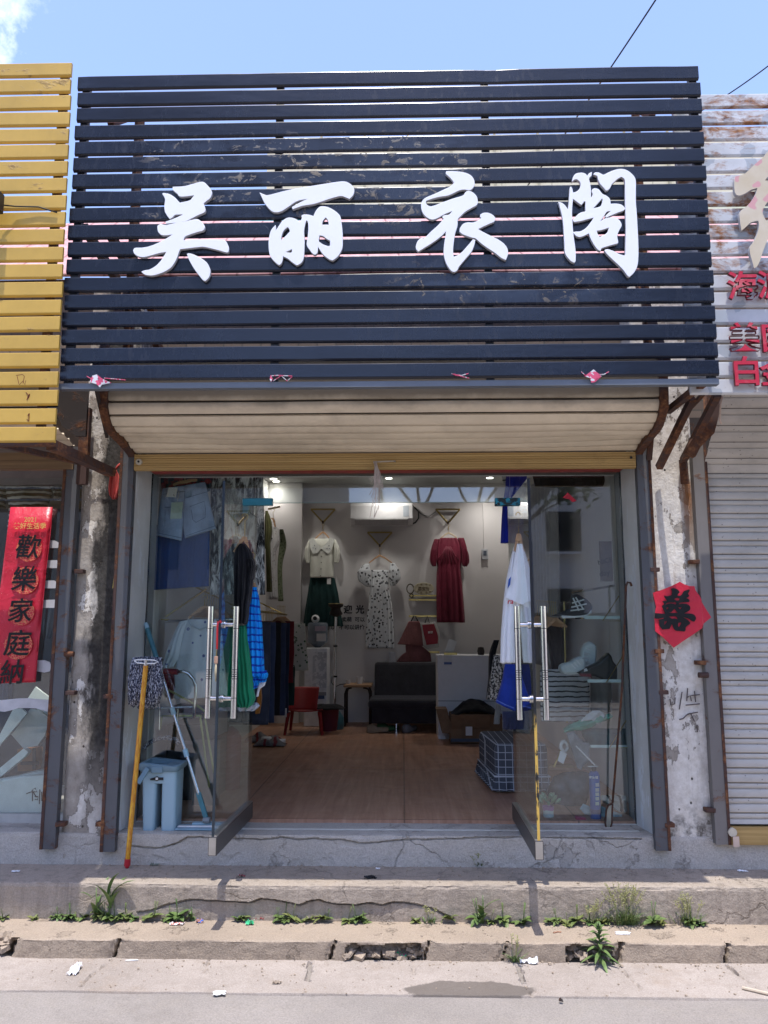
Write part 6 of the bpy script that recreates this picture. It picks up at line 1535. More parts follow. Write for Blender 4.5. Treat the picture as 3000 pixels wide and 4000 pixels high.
# floor clutter by the jeans
b = B()
for k in range(5):
    q = G(1005+18*k+rnd.uniform(-8,8), 2900+rnd.uniform(-12,14), .0); cx, cy = q.x, q.y
    b.grid(12, 10, lambda u, v, k=k, cx=cx, cy=cy: Vector((cx+.22*(u-.5)+.03*nz(v*3,k), cy+.18*(v-.5)+.03*nz(u*3,k,4), .01+.02*k*0 + .07*math.sin(math.pi*u)*math.sin(math.pi*v)*(1+.6*fb(u*3, v*3, k)))))
tag(b.make('clothes_pile', N('mixed_cloth').col(None) if False else stripes('mixed_cloth', (.2,.2,.21), (.2,.04,.05), 9, 0, .3), smooth=True, solid=.004), 'crumpled heap of grey and red clothes on the floor under the jeans', 'clothes')
def slipper(lab, px, py, mat, yaw=0.0):
    q = G(px, py, 0); b = B()
    b.rings([[q + Vector(((.045*math.sin(math.pi*(.15+.8*k/8))**.5)*math.cos(a)*math.cos(yaw) + (k/8-.5)*.24*math.sin(yaw), (.045*math.sin(math.pi*(.15+.8*k/8))**.5)*math.cos(a)*-math.sin(yaw) + (k/8-.5)*.24*math.cos(yaw), .03+.03*math.sin(a)*(1 + (k < 4)))) for a in [2*math.pi*i/14 for i in range(14)]] for k in range(9)])
    tag(b.make('shoe', mat, smooth=True), lab, 'shoe')
slipper('white flat shoe on the floor below the jeans tags', 1068, 2912, PWHITE, 1.2); slipper('pale slipper under the front edge of the sofa', 1475, 2862, plain('straw', (.35,.28,.2), .8), 1.5); slipper('green slipper beside the pale one under the sofa', 1515, 2855, plain('green_slipper', (.06,.16,.06), .6), 1.3); slipper('grey slipper behind the chrome sofa leg', 1602, 2858, plain('grey_slipper', (.2,.2,.22), .7), .6)
q = G(*zF((800,228))[0], 2.72)
fn = thing('ceiling_fan', 'pale ceiling fan seen through the transom glass', 'fan', (-.1, 2.6, 2.7))
B().lathe([(.001,0),(.1,.02),(.13,.06),(.09,.1),(.02,.11),(.02,.28)], (-.1, 2.6, 2.70), 22).make('motor', PWHITE, fn, smooth='auto')
for k in range(3):
    a = R_(20+120*k); d = Vector((math.cos(a), math.sin(a), 0)); n_ = Vector((-d.y, d.x, 0)); c = Vector((-.1,2.6,2.75))
    B().obox(c + d*.42, d*.3, n_*.06, Vector((0,0,.004))).make('blade', plain('fan_blade', (.55,.55,.56), .4), fn)

# ---------------------------------------------------------------- shoe window
SHG = plain('frosted_shelf', (.55,.66,.64), .25)
def shelf(lab, pts, Yf, dep, chain):
    a, c = P(*pts[0], Yf), P(*pts[1], Yf); t = thing('glass_shelf', lab, 'shelf', (a.x, Yf, a.z), None)
    B().box(a.x, 1.44, Yf, Yf+dep, P(*pts[2], Yf).z, a.z).make('plate', GLASS, t)
    B().box(a.x, 1.44, Yf-.004, Yf-.0005, P(*pts[2], Yf).z-.002, a.z+.001).make('front_lip', SHG, t)
    b = B(); b.tube([P(*q, Yf-.012) for q in chain], .0035, 5); b.make('brass_stay', BRASS, t)
shelf('upper glass shelf holding the canvas sneaker', s3((1005,622),(1445,626),(1445,654)), .16, .28, s3((1412,385),(1220,680),(1445,680)))
shelf('middle glass shelf holding the white boots and black pumps', s3((1040,1370),(1475,1370),(1475,1402)), .14, .28, s3((1450,1105),(1260,1410),(1470,1410)))
shelf('lower glass shelf with a folded blue bag', s4((1075,635),(1525,635),(1525,662)), .12, .28, s4((1500,340),(1300,665),(1525,665)))
def shoe_outline(name, lab, z, pts, Y, th, mat, extra=None, sole=None, solemat=PWHITE):
    t = thing(name, lab, 'shoe', P(*z(pts[0])[0], Y))
    outline_part('upper', [z(*pts)], Y, th, mat, t, bevel=.014, corner=65)
    if sole: outline_part('sole', [z(*sole)], Y, th+.012, solemat, t, bevel=.004)
    if extra:
        b = B()
        for l in extra: b.tube([P(a, c, Y-th/2-.016) for a, c in z(*l)], .005, 5)
        b.make('lace', PWHITE, t)
shoe_outline('sneaker', 'black canvas sneaker with white laces on the upper glass shelf', s3, ((740,600),(790,580),(850,545),(880,470),(870,400),(905,392),(960,420),(1010,450),(1060,510),(1040,560),(1000,590),(880,605)), .3, .05, plain('canvas_black', (.03,.03,.035), .8), [((870,410),(940,560)), ((900,400),(990,540)), ((860,470),(1000,430)), ((850,520),(1030,480)), ((840,560),(1000,540))], ((730,600),(880,600),(1000,585),(1060,540),(1070,580),(1000,620),(880,638),(740,645),(728,625)))
shoe_outline('boot', 'white lace up boot standing at the back of the middle shelf', s3, ((985,1240),(975,1140),(990,1040),(1020,975),(1060,950),(1105,985),(1110,1060),(1100,1160),(1110,1230),(1050,1275)), .34, .06, plain('white_leather', (.55,.60,.58), .45), [((1000,1060),(1060,1075)), ((995,1110),(1060,1120)), ((1010,1160),(1060,1165)), ((1000,1210),(1070,1205)), ((1025,1000),(1070,1020))])
shoe_outline('boot', 'white boot lying forward on the middle shelf', s3, ((735,1230),(760,1205),(830,1190),(890,1150),(940,1125),(970,1150),(975,1240),(960,1270),(800,1280),(745,1265)), .24, .07, plain('white_leather_pair', (.56,.60,.59), .45), [((880,1170),(930,1220)), ((910,1140),(960,1200)), ((850,1190),(900,1240))], ((735,1255),(960,1268),(960,1290),(790,1300),(740,1280)))
shoe_outline('pump', 'black pump with red insole at the front of the middle shelf', s3, ((960,1290),(1060,1240),(1160,1190),(1240,1120),(1275,1090),(1290,1110),(1310,1170),(1350,1230),(1350,1350),(1240,1360),(1190,1330),(1080,1300),(1000,1310)), .2, .05, plain('black_leather', (.012,.018,.017), .35), [((1000,1255),(1030,1245),(1040,1262),(1000,1270))])
tag(outline_part('red_insole', [s3((945,1300),(1075,1303),(1085,1350),(1060,1340),(960,1330))], .16, .03, plain('dark_red_insole', (.18,.02,.03), .5)), 'dark red shoe tip beside the black pump', 'shoe')
t = garment('striped_jumper', 'folded grey and black striped jumper behind the taped door', 'jumper', [zrow(s4, (-260,480,1060),(60,480,1065),(200,485,1060),(350,490,1050))], .55, BWST, depth=.05, folds=3, famp=.008)
garment('grey_garment', 'plain grey garment hanging next to the striped jumper', 'garment', [zrow(s4, (-230,1075,1310),(60,1075,1325),(240,1080,1320))], .6, fabric('warm_grey', (.24,.23,.21)), depth=.03, folds=2)
b = B(); b.grid(30, 14, lambda u, v: P(*s4((755+560*u, 440-170*u*(1-.2*v)+80*(v-.5)*math.sin(math.pi*u) + 40*v*(1-u)))[0], .26) + Vector((0, .05*math.sin(math.pi*v)*-1 + .015*fb(u*5, v*4), .015*fb(u*6, v*5, 2))))
tag(b.make('green_bag', plain('mint_plastic', (.08,.36,.27), .3, var=.3), smooth=True, solid=.004), 'mint green plastic bag draped over the lower shelf', 'bag')
CLR = glass_mat('clear_plastic', (.86,.88,.9), 1.6)
def film(lab, pts, Y, name='plastic_bag', mat=None, z=s4, amp=.03):
    q = [P(a, c, Y) for a, c in z(*pts)]
    b = B(); f = b.bm.faces.new([b.bm.verts.new(v) for v in q]); bmesh.ops.triangulate(b.bm, faces=[f]); bmesh.ops.subdivide_edges(b.bm, edges=b.bm.edges[:], cuts=5, use_grid_fill=True)
    for v in b.bm.verts: v.co.y += amp*fb(v.co.x, v.co.z, Y, 11)
    tag(b.make(name, mat or CLR, smooth=True, solid=.003), lab, 'bag')
FILM = plain('milky_film', (.4,.42,.44), .25, var=.3)
film('crumpled clear bag on top of the mint green bag', ((960,360),(1020,290),(1100,230),(1180,225),(1255,270),(1200,330),(1190,395),(1140,380),(1090,340)), .22, mat=plain('pale_film', (.5,.53,.56), .25, var=.25))
film('limp clear plastic sleeve hanging from the lower shelf', ((790,490),(880,470),(990,600),(1060,610),(1060,820),(990,880),(975,930),(920,905),(870,740),(830,620)), .2, mat=plain('sleeve_film', (.2,.21,.225), .2, var=.3), amp=.015)
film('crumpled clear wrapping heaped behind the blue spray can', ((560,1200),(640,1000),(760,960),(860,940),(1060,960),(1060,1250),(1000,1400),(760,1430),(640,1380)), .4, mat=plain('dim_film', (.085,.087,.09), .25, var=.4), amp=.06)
film('white and aqua plastic wrapping on the window floor beside the spray can', ((945,1380),(990,1330),(1060,1370),(1200,1350),(1300,1400),(1450,1450),(1430,1510),(1250,1510),(1100,1480),(1000,1440)), .12, mat=plain('aqua_film', (.33,.47,.5), .3, var=.35))
garment('striped_scarf', 'cream and black striped scarf bundled in the window corner', 'scarf', [zrow(s4, (1195,1245,1240,1300) if False else (1230,1200,1490),(1290,1210,1495),(1400,1380,1490))], .2, stripes('cream_stripe', (.5,.5,.44), (.03,.03,.03), 16, 0, .3), depth=.06, folds=2, famp=.015)
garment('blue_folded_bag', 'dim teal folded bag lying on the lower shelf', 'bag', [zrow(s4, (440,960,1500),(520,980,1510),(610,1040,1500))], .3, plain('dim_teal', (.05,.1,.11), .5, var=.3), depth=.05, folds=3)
t = thing('spray_can', 'blue foam spray can with white print and a long straw nozzle in the window', 'spray can', G(*s4((1135,1548))[0], .0))
q = G(*s4((1135,1548))[0], -.018); q.y = max(q.y, .035); q = Vector((P(*s4((1132,1300))[0], .07).x, .07, .0)); ztop = P(*s4((1130,950))[0], .07).z; r = (P(*s4((1195,1300))[0], .07).x - P(*s4((1070,1300))[0], .07).x)/2
BLC = plain('can_blue', (.02,.09,.33), .35)
B().lathe([(.001,0),(r,0),(r,ztop-.02),(r*.8,ztop),(r*.4,ztop+.006),(.001,ztop+.006)], q, 24).make('can_body', BLC, t, smooth='auto')
B().lathe([(r+.0006,.03),(r+.0012,.04),(r+.0012,.052),(r+.0006,.056)], q, 24).make('base_band', plain('can_dark', (.02,.05,.16), .4), t)
B().lathe([(r*.35,.006),(r*.5,.02),(r*.3,.05),(.001,.052)], q + Vector((0,0,ztop)), 14).make('valve', BLACKP, t)
b = B(); b.tube([q + Vector((0,0,ztop+.03)), P(*s4((1125,870))[0], .06), P(*s4((905,645))[0], .05)], .0045, 6); b.beam(P(*s4((1040,885))[0], .06), P(*s4((1165,885))[0], .06), .006, .004); b.make('straw', PWHITE, t)
for i, yy in enumerate((1105,1165,1215,1268,1325)):
    a_, c_ = P(*s4((1135,yy-20))[0], q.y-r-.002), P(*s4((1178,yy+20))[0], q.y-r-.002); B().box(a_.x, c_.x, q.y-r*.95-.002, q.y-r*.8, c_.z, a_.z).make('picture_print', plain('can_print_%d' % i, (.45,.45+.02*i,.44), .5), t)
a_ = s4((1112,1018))[0]; char('\u6cf0\u5b89\u4fe1', a_[0], a_[1], 12, q.y-r-.003, PAPER, t, .0006, .02, name='brand_print')
a_ = s4((1110,1058))[0]; char('FOAM', a_[0], a_[1], 7, q.y-r-.003, PAPER, t, .0006, .01, name='small_print') if False else None
t = thing('succulent_pot', 'white and pink glazed pot with a pale succulent in the window corner', 'pot plant', P(*s4((580,1540))[0], .1))
q = Vector((P(*s4((580,1450))[0], .1).x, .1, 0)); r = (P(*s4((650,1400))[0], .1).x - q.x)
ht_ = P(*s4((580,1355))[0], .1).z
GLZ = N('dripped_glaze', .3); GLZ.col(GLZ.mix(GLZ.step(GLZ.math('ADD', GLZ.xyz()[2], GLZ.math('MULTIPLY', GLZ.noise(25,3), .03)), ht_*.88, ht_*.95), (.5,.56,.54), (.42,.2,.36))); 
B().lathe([(.001,0),(r*.85,0),(r*.9,.012),(r*.8,.015),(r,ht_),(r*.86,ht_),(r*.8,ht_-.02),(.001,ht_-.02)], q, 24).make('pot', GLZ.m, t, smooth='auto')
b = B()
for k in range(16):
    a = k*2.4; rr_ = .012+.0024*k; tl = .7 - .03*k
    c = q + Vector((rr_*math.cos(a), rr_*math.sin(a), ht_+.015+.002*(16-k))); d = Vector((math.cos(a)*.8, math.sin(a)*.8, .6+.02*(16-k))).normalized()
    b.tube([c, c+d*.02, c+d*.036, c+d*.045], [.006,.011,.009,.002], 7)
b.make('leaf_rosette', plain('pale_succulent', (.22,.32,.2), .5, var=.35), t, smooth=True)
p_ = s4((905,1480),(1010,1500),(1015,1530),(905,1525)); tag(outline_part('pink_case', [p_], .05, .04, plain('pink_plastic', (.45,.06,.13), .4), bevel=.004), 'small pink plastic case on the window floor beside the spray can', 'case')
tag(outline_part('wood_offcut', [s4((585,862),(850,866),(885,900),(590,892))], .45, .06, plain('pine', (.3,.19,.09), .6)), 'pale wooden offcut behind the check ottoman', 'board')
t = thing('wand_tag', 'brass rod with a white ring and blank card tag in the shoe window', 'tag', P(*s4((700,800))[0], .3)); B().tube([P(*q_, .3) for q_ in s4((645,890),(735,680))], .006, 6).make('rod', BRASS, t); patch(t, 'card', PAPER, s4, ((720,700),(800,735),(755,858),(690,820)), .28)
b = B(); c = P(*s4((768,648))[0], .3); b.tube([c + Vector((.022*math.cos(a), 0, .03*math.sin(a))) for a in [R_(30*k) for k in range(13)]], .012, 8); b.make('ring', PWHITE, t, smooth=True)
t = thing('display_stand', 'slim brass upright and white tube rails of the shoe window display', 'display stand', P(*s3((775,1180))[0], .5))
B().tube([P(*q_, .5) for q_ in s3((765,450),(780,1180))] , .007, 8).make('upright', BRASS, t); B().tube([P(*q_, .55) for q_ in s4((795,40),(800,370))], .007, 8).make('upright', BRASS, t)
B().tube([P(*q_, .4) for q_ in s3((850,350),(1120,305),(1360,262))], .009, 8).make('rail', CHROME, t); B().tube([P(*q_, .6) for q_ in s3((720,475),(880,450))], .007, 8).make('rail', CHROME, t)
garment('dark_trousers', 'dark brown trousers hanging behind the brass upright of the shoe window', 'trousers', [zrow(s3, (640,440,720),(900,560,760),(1250,620,760))], .8, fabric('dark_brown', (.03,.022,.02)), depth=.04)
po = thing('poster', 'brown and pink poster with handwritten words inside the shoe window', 'poster', P(2370, 2190, .4))
p0, p1 = P(*zN((1252,930))[0], .4), P(*zN((1395,1330))[0], .4)
B().box(p0.x, p1.x, .4, .41, p1.z, p0.z).make('board', plain('poster_brown', (.13,.09,.085), .7), po)
a_ = zN((1310,1130))[0]; char('NICE', a_[0], a_[1], 26, .396, INK, po, .001, .01, rot=.25, name='lettering'); a_ = zN((1305,1250))[0]; char('day', a_[0], a_[1], 30, .396, INK, po, .001, .01, rot=.15, name='lettering')
tag(outline_part('red_sticker', [zN((888,495),(937,443),(1028,527),(985,540),(955,512))], -.008, .001, REDP, smooth=False), 'small torn red paper stuck high on the shoe window glass', 'sticker')
# rod with a taped end leaning on the jamb
t = thing('hook_rod', 'rusty hooked shutter rod leaning against the peeling jamb', 'rod', P(*s4((1280,1640))[0], -.06))
B().tube([P(*zG((855,888))[0], -.20), P(*zG((848,870))[0], -.205), P(*zG((832,866))[0], -.205), P(*zG((822,890))[0], -.2), P(*zG((822,930))[0], -.19), P(*zG((815,1100))[0], -.17), P(*s4((1445,0))[0], -.15), P(*s4((1380,780))[0], -.10), P(*s4((1335,1320))[0], -.06)], .007, 8).make('shaft', RUST, t, smooth=True)
b = B(); b.tube([P(*q_, -.055) for q_ in s4((1335,1330),(1330,1400),(1325,1560),(1300,1630),(1265,1635),(1252,1560),(1262,1400),(1285,1345),(1330,1325))], .006, 7); b.make('end_loop', RUST, t, smooth=True)
outline_part('taped_web', [s4((1335,1330),(1330,1400),(1325,1560),(1300,1625),(1268,1628),(1258,1560),(1266,1400),(1290,1345))], -.055, .006, plain('dirty_clear_tape', (.33,.32,.25), .3, var=.3), t)

# ---------------------------------------------------------------- cleaning things outside
YW_ = plain('x', (0,0,0)) if False else None
MOPH = N('varnished_yellow_handle', .25, 0, .6); _n = MOPH.noise(1.0, 4, .6, MOPH.map((90, 90, 12)), 1.5); MOPH.col(MOPH.ramp(_n, (.35, (.42,.13,.01)), (.55, (.62,.30,.02)), (.7, (.72,.45,.05)))); MOPH = MOPH.m
MOPS = N('mop_yarn', .9); MOPS.col(MOPS.mix(MOPS.step(MOPS.noise(1.0, 2, .5, MOPS.map((190, 190, 80), rot=(0, .6, 0))), .50, .56), (.02,.024,.05), (.42,.43,.48))); MOPS = MOPS.m
a, c = G(*s6((50,1885))[0], ZT), P(*zH((945,165))[0], -.385)
t = thing('string_mop', 'upturned navy and white string mop with a yellow varnished handle', 'mop', a)
hv = (c-a); B().tube([a + hv*.045, c], .0145, 14).make('handle', MOPH, t, smooth='auto')
B().tube([a, a + hv*.004, a + hv*.012, a + hv*.012001, a + hv*.046], [.008,.011,.011,.0175,.0172], 14).make('end_cap', plain('red_cap', (.42,.02,.03), .35), t, smooth='auto')
B().tube([c - hv*.03, c + hv*.03], .010, 10).make('ferrule', CHROME, t)
hp_ = [P(*q_, -.39) for q_ in zH((868,132),(890,128),(945,127),(1000,130),(1025,142),(1000,152),(945,153),(890,148),(868,132))]
B().tube(hp_, .004, 6).make('wire_frame', PWHITE, t)
b = B()
for k in range(230):
    u = rnd.random(); fr = rnd.random()
    top = P(*zH((858+190*u, 104+10*abs(u-.5)*2+rnd.uniform(0,22)))[0], -.30 - .05*fr)
    bl_ = 405 + 20*math.sin(u*3) + rnd.uniform(-45, 25) - (40 if u > .86 else 0)
    bot = P(*zH((846+205*u + rnd.uniform(-10,10), bl_))[0], -.285 - .07*fr)
    pts = [top + Vector((0, .02, -.01)), top] + [top + (bot-top)*s_ + Vector((.010*math.sin(s_*7+k)+.006*rnd.uniform(-1,1), -.02*math.sin(s_*2.4)*fr + .006*rnd.uniform(-1,1), 0)) for s_ in (.2,.4,.6,.8,1)]
    b.tube(pts, .0042, 5)
b.make('yarn_head', MOPS, t, smooth=True)
# flat mop
TEALG = plain('teal_grip', (.05,.17,.21), .4); LBL = plain('light_blue_plastic', (.30,.47,.56), .35); ABL = plain('mop_blue_grey', (.21,.33,.41), .4)
hd = G(*s6((900,1340))[0], ZP); ft = Vector((P(*s6((1045,1300))[0], -.16).x, -.16, .03)); tp = P(*zE((1048,1350))[0], -.025)
t = thing('flat_mop', 'flat mop with a teal grip and chrome telescopic pole against the window glass', 'mop', hd)
v = tp - ft
def on(s_): return ft + v*s_
def at_px(x, y):   # parameter along the pole for a photo height
    best = min(range(0, 1001), key=lambda k: abs((on(k/1000)-CAMP).dot(up)/(on(k/1000)-CAMP).dot(fw) - (2000-y)/FPX)); return best/1000
g0 = at_px(0, zE((0,1600))[0][1]); c1_ = at_px(0, s5((0,1750))[0][1]); c2_ = at_px(0, s6((0,450))[0][1]); j0 = at_px(0, s6((0,970))[0][1])
B().tube([on(j0), on(g0)], .0105, 12).make('pole', CHROME, t, smooth='auto')
B().tube([on(g0-.02), on(.97)], [.0155,.0145], 14).make('grip', TEALG, t, smooth='auto'); B().tube([on(.97), on(.99), on(1.0)], [.0148,.0135,.008], 14).make('hang_cap', LBL, t, smooth='auto')
for s_ in (c1_, c2_): B().tube([on(s_-.018), on(s_+.018)], .0155, 14).make('twist_lock', LBL, t, smooth='auto')
B().beam(on(0.01), on(j0+.01), .028, .02, (0,1,0)).make('socket', TEALG, t, bevel=.003)
B().tube([ft + Vector((-.02,-.005,.0)), ft + Vector((.02,-.005,0))], .017, 12).make('joint', plain('joint_grey', (.2,.23,.25), .4), t)
xa, xb = G(*s6((690,1380))[0], ZP).x, ft.x + .14
b = B(); b.box(xa, xb, -.215, -.10, ZP+.001, ZP+.014); o = b.make('mop_plate', ABL, t, bevel=.006)
B().box(xa+.01, xb-.01, -.19, -.165, ZP+.0145, ZP+.022).make('clip_strip', PWHITE, o, bevel=.002); B().box(ft.x-.09, ft.x+.09, -.155, -.115, ZP+.0145, ZP+.03).make('hinge_block', LBL, o, bevel=.004)
# bucket
BK = plain('bucket_blue', (.31,.45,.53), .38, var=.03, scale=3); BR = plain('bucket_rim', (.15,.24,.30), .4, var=.04)
YB0, YB1 = -.228, -.055
q0, q1 = P(*s6((230,1400))[0], YB0), P(*s6((640,1400))[0], YB0); zt_ = P(*s6((200,590))[0], YB0).z; zr = P(*s6((300,655))[0], YB0).z
bu = thing('mop_bucket', 'grey blue two chamber mop bucket with a darker rim and dangling bail', 'bucket', ((q0.x+q1.x)/2, -.15, ZP))
xa, xb = q0.x, q1.x; ta, tb_ = P(*s6((228,680))[0], YB0).x, P(*s6((668,680))[0], YB0).x
zs_ = P(*s6((430,830))[0], YB0).z; s0, s1 = P(*s6((400,1100))[0], YB0).x, P(*s6((465,1100))[0], YB0).x
def rr4(x0, x1, y0, y1, z, r=.02):
    out = []
    for cx, cy, a0 in ((x1-r, y1-r, 0), (x0+r, y1-r, 90), (x0+r, y0+r, 180), (x1-r, y0+r, 270)):
        out += [Vector((cx+r*math.cos(R_(a0+22.5*k)), cy+r*math.sin(R_(a0+22.5*k)), z)) for k in range(5)]
    return out
b = B()
def lerp(a, c, t): return a+(c-a)*t
for (la, lb, ta_, tb2) in ((xa, s0-.006, lerp(xa, ta, .66), s0), (s1+.004, xb, s1, lerp(xb, tb_, .66))):
    b.rings([rr4(la, lb, YB0+.012, YB1-.012, ZP+.001), rr4(lerp(la,ta_,.5), lerp(lb,tb2,.5), YB0+.006, YB1-.006, lerp(ZP,zs_,.5)), rr4(ta_, tb2, YB0+.003, YB1-.003, zs_)])
k_ = (zs_-ZP)/(zt_-ZP)
b.rings([rr4(lerp(xa,ta,.66), lerp(xb,tb_,.66), YB0+.003, YB1-.003, zs_-.0005), rr4(ta, tb_, YB0, YB1, zr), rr4(ta+.004, tb_-.004, YB0+.004, YB1-.004, zr), rr4(ta+.01, tb_-.01, YB0+.01, YB1-.01, zs_+.01)])
b.make('bucket_body', BK, bu, smooth='auto')
def rimring(off, z): return [p + Vector((0,0,.012*math.sin((p.x-ta)/(tb_-ta)*5.2+.6)*(1 if off >= 0 else 1))) for p in rr4(ta-off, tb_+off, YB0-off, YB1+off, z, .025)]
b = B(); b.rings([rr4(ta-.008, tb_+.008, YB0-.008, YB1+.008, zr-.012, .025), rr4(ta-.016, tb_+.016, YB0-.016, YB1+.016, zr, .025), rimring(.018, zt_-.004), rimring(.010, zt_+.002), rimring(-.006, zt_-.004), [Vector((p.x,p.y,zr+.004)) for p in rr4(ta+.006, tb_-.006, YB0+.006, YB1-.006, zr, .025)]], caps=False)
rim = b.make('rim', BR, bu, smooth='auto')
B().box(lerp(ta,tb_,.62), tb_-.006, YB0+.004, YB1-.004, zt_-.022, zt_-.012).make('wringer_deck', BR, rim, bevel=.003)
a_, c_ = P(*s6((350,620))[0], YB0-.02), P(*s6((495,705))[0], YB0-.02); B().box(a_.x, c_.x, YB0-.024, YB0-.002, c_.z, a_.z).make('latch', BR, rim, bevel=.006)
b = B(); b.beam(P(*s6((310,640))[0], YB0-.03), P(*s6((190,830))[0], YB0-.05), .012, .03, (1,0,.3)); b.make('bail', BR, bu, bevel=.003)
bd = [s6((340,770),(395,755),(425,740),(450,755),(505,755),(505,790),(450,790),(425,803),(395,790),(340,790))]
outline_part('badge', bd, YB0-.0025, .002, BLACKP, bu, smooth=False); b = B(); a_, c_ = P(*s6((408,757))[0], YB0-.005), P(*s6((436,787))[0], YB0-.005); b.box(a_.x, c_.x, YB0-.0055, YB0-.0036, c_.z, a_.z); b.make('badge_square', PAPER, bu)
# tools hooked on the door pull
s5o = zz(560-7, 2250, .3014)
t = thing('scraper', 'red handled paint brush scraper hooked on the door pull', 'scraper', P(*s5o((965,1370))[0], -.72))
B().tube([P(*q_, -.80) for q_ in s5o((1030,610),(1015,575),(995,590),(985,660),(982,800),(980,950))], .0068, 8).make('handle', plain('bright_red_plastic', (.62,.02,.025), .3), t, smooth=True)
B().tube([P(*q_, -.80) for q_ in s5o((978,955),(970,1040))], .0045, 6).make('shank', BRASS, t)
a_, c_ = P(*s5o((945,1040))[0], -.80), P(*s5o((990,1135))[0], -.80); B().box(a_.x, c_.x, -.807, -.793, c_.z, a_.z).make('ferrule', plain('ferrule_peach', (.42,.25,.17), .5), t, bevel=.002)
B().tube([P(*q_, -.80) for q_ in s5o((968,1136),(963,1250),(960,1370))], [.006,.008,.003], 7).make('bristle', plain('bristle_straw', (.4,.34,.22), .9), t, smooth=True)

# ---------------------------------------------------------------- things behind the left glass
t = thing('folding_chair', 'folding chair with a red grip and bent chrome tube behind the glass', 'chair', P(*s5((500,1700))[0], .12))
B().tube([P(*q_, .12) for q_ in s5((440,1240),(520,1238),(590,1270),(650,1340),(680,1420),(672,1600),(655,1840))], .011, 10).make('arm_tube', CHROME, t, smooth=True)
B().tube([P(*q_, .12) for q_ in s5((265,1238),(445,1242))], .019, 12).make('grip', plain('dark_red_grip', (.22,.02,.03), .4), t, smooth='auto')
B().tube([P(*q_, .14) for q_ in s5((20,1720),(640,1700))], .007, 8).make('cross_tube', CHROME, t); B().tube([P(*q_, .14) for q_ in s5((210,1730),(205,1990))], .007, 8).make('leg', CHROME, t); B().tube([P(*q_, .16) for q_ in s5((445,1690),(440,1990))], .007, 8).make('leg', CHROME, t)
outline_part('backrest', [s5((270,1250),(390,1270),(400,1400),(380,1600),(300,1560))], .28, .03, plain('wine_vinyl', (.11,.012,.022), .5), t)
FRM = plain('yellow_green_frame', (.36,.38,.14), .45)
t = thing('plant_stand', 'yellow green wire frame stand with splayed legs behind the flat mop', 'stand', P(*s6((1080,880))[0], .25))
for nm, pts in (('top_bar', s5((235,1812),(755,1812))), ('leg', s5((240,1815),(215,1990))), ('leg', [s5((740,1815))[0], s6((965,10))[0], s6((1075,880))[0]]), ('leg', [s5((790,1790))[0], s6((1020,0))[0], s6((1105,520))[0], s6((1135,700))[0]]), ('brace', s5((330,1480),(700,1680),(820,1770)))):
    B().tube([P(*q_, .25) for q_ in pts], .007, 7).make(nm, FRM, t, smooth=True)
B().box(P(*s5((380,1690))[0], .4).x, P(*s5((830,1690))[0], .4).x, .3, .55, P(600,2780,.4).z, P(600,2755,.4).z).make('seat_pad', plain('dusky_mauve', (.09,.06,.075), .7), t, bevel=.01)
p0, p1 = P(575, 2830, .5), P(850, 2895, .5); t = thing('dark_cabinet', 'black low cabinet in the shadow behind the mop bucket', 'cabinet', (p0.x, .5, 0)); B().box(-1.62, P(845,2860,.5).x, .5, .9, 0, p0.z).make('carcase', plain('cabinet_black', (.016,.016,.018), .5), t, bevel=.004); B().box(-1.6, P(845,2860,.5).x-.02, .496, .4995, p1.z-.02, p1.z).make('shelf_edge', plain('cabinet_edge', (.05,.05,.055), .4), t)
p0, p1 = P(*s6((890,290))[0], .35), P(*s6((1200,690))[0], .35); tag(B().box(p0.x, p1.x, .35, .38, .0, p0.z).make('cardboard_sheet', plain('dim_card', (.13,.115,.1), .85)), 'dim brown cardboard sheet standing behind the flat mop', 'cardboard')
b = B(); hh = [(s6((255,400))[0]), (s6((330,320))[0]), (s6((450,270))[0]), (s6((560,258))[0]), (s6((660,285))[0]), (s6((700,340))[0])]
b.tube([P(*q_, .05) for q_ in hh], .014, 8); tag(b.make('braided_cord', MOPS, smooth=True), 'navy and white braided cord arching behind the mop bucket', 'cord')
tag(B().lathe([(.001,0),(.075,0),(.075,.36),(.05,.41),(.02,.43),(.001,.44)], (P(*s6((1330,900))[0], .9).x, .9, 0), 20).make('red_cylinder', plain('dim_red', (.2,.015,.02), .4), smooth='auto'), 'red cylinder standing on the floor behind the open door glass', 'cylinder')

# ---------------------------------------------------------------- next door window
t = garment('striped_tee', 'black tee with thin white stripes in the next door window', 'T-shirt', [zrow(zE, (262,40,400),(400,44,375),(520,70,340),(700,60,330),(1000,60,330)), zrow(zE, (262,385,410),(350,365,440),(430,400,455),(465,405,425)), zrow(zE, (262,-40,45),(400,-30,40),(520,-30,20))], .25, TEEST, depth=.06, folds=2, famp=.006)
NW = plain('aged_white_card', (.62,.67,.63), .7, var=.08)
def board(lab, pts, Y, z=t6, mat=NW, th=.02, cat='card', name='white_card'):
    tag(outline_part(name, [z(*pts)], Y, th, mat, smooth=False), lab, cat)
t = thing('paper_sack', 'large white paper sack with a faint black print in the next door window', 'sack', P(*t6((260,1960))[0], .12))
outline_part('sack_body', [t6((-200,1560),(20,1515),(300,1470),(520,1455),(515,1950),(240,1965),(-200,1975))], .14, .12, NW, t, bevel=.01, smooth=False)
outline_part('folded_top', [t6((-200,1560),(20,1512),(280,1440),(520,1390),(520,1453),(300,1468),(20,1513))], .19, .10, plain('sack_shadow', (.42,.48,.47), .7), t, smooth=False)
b = B()
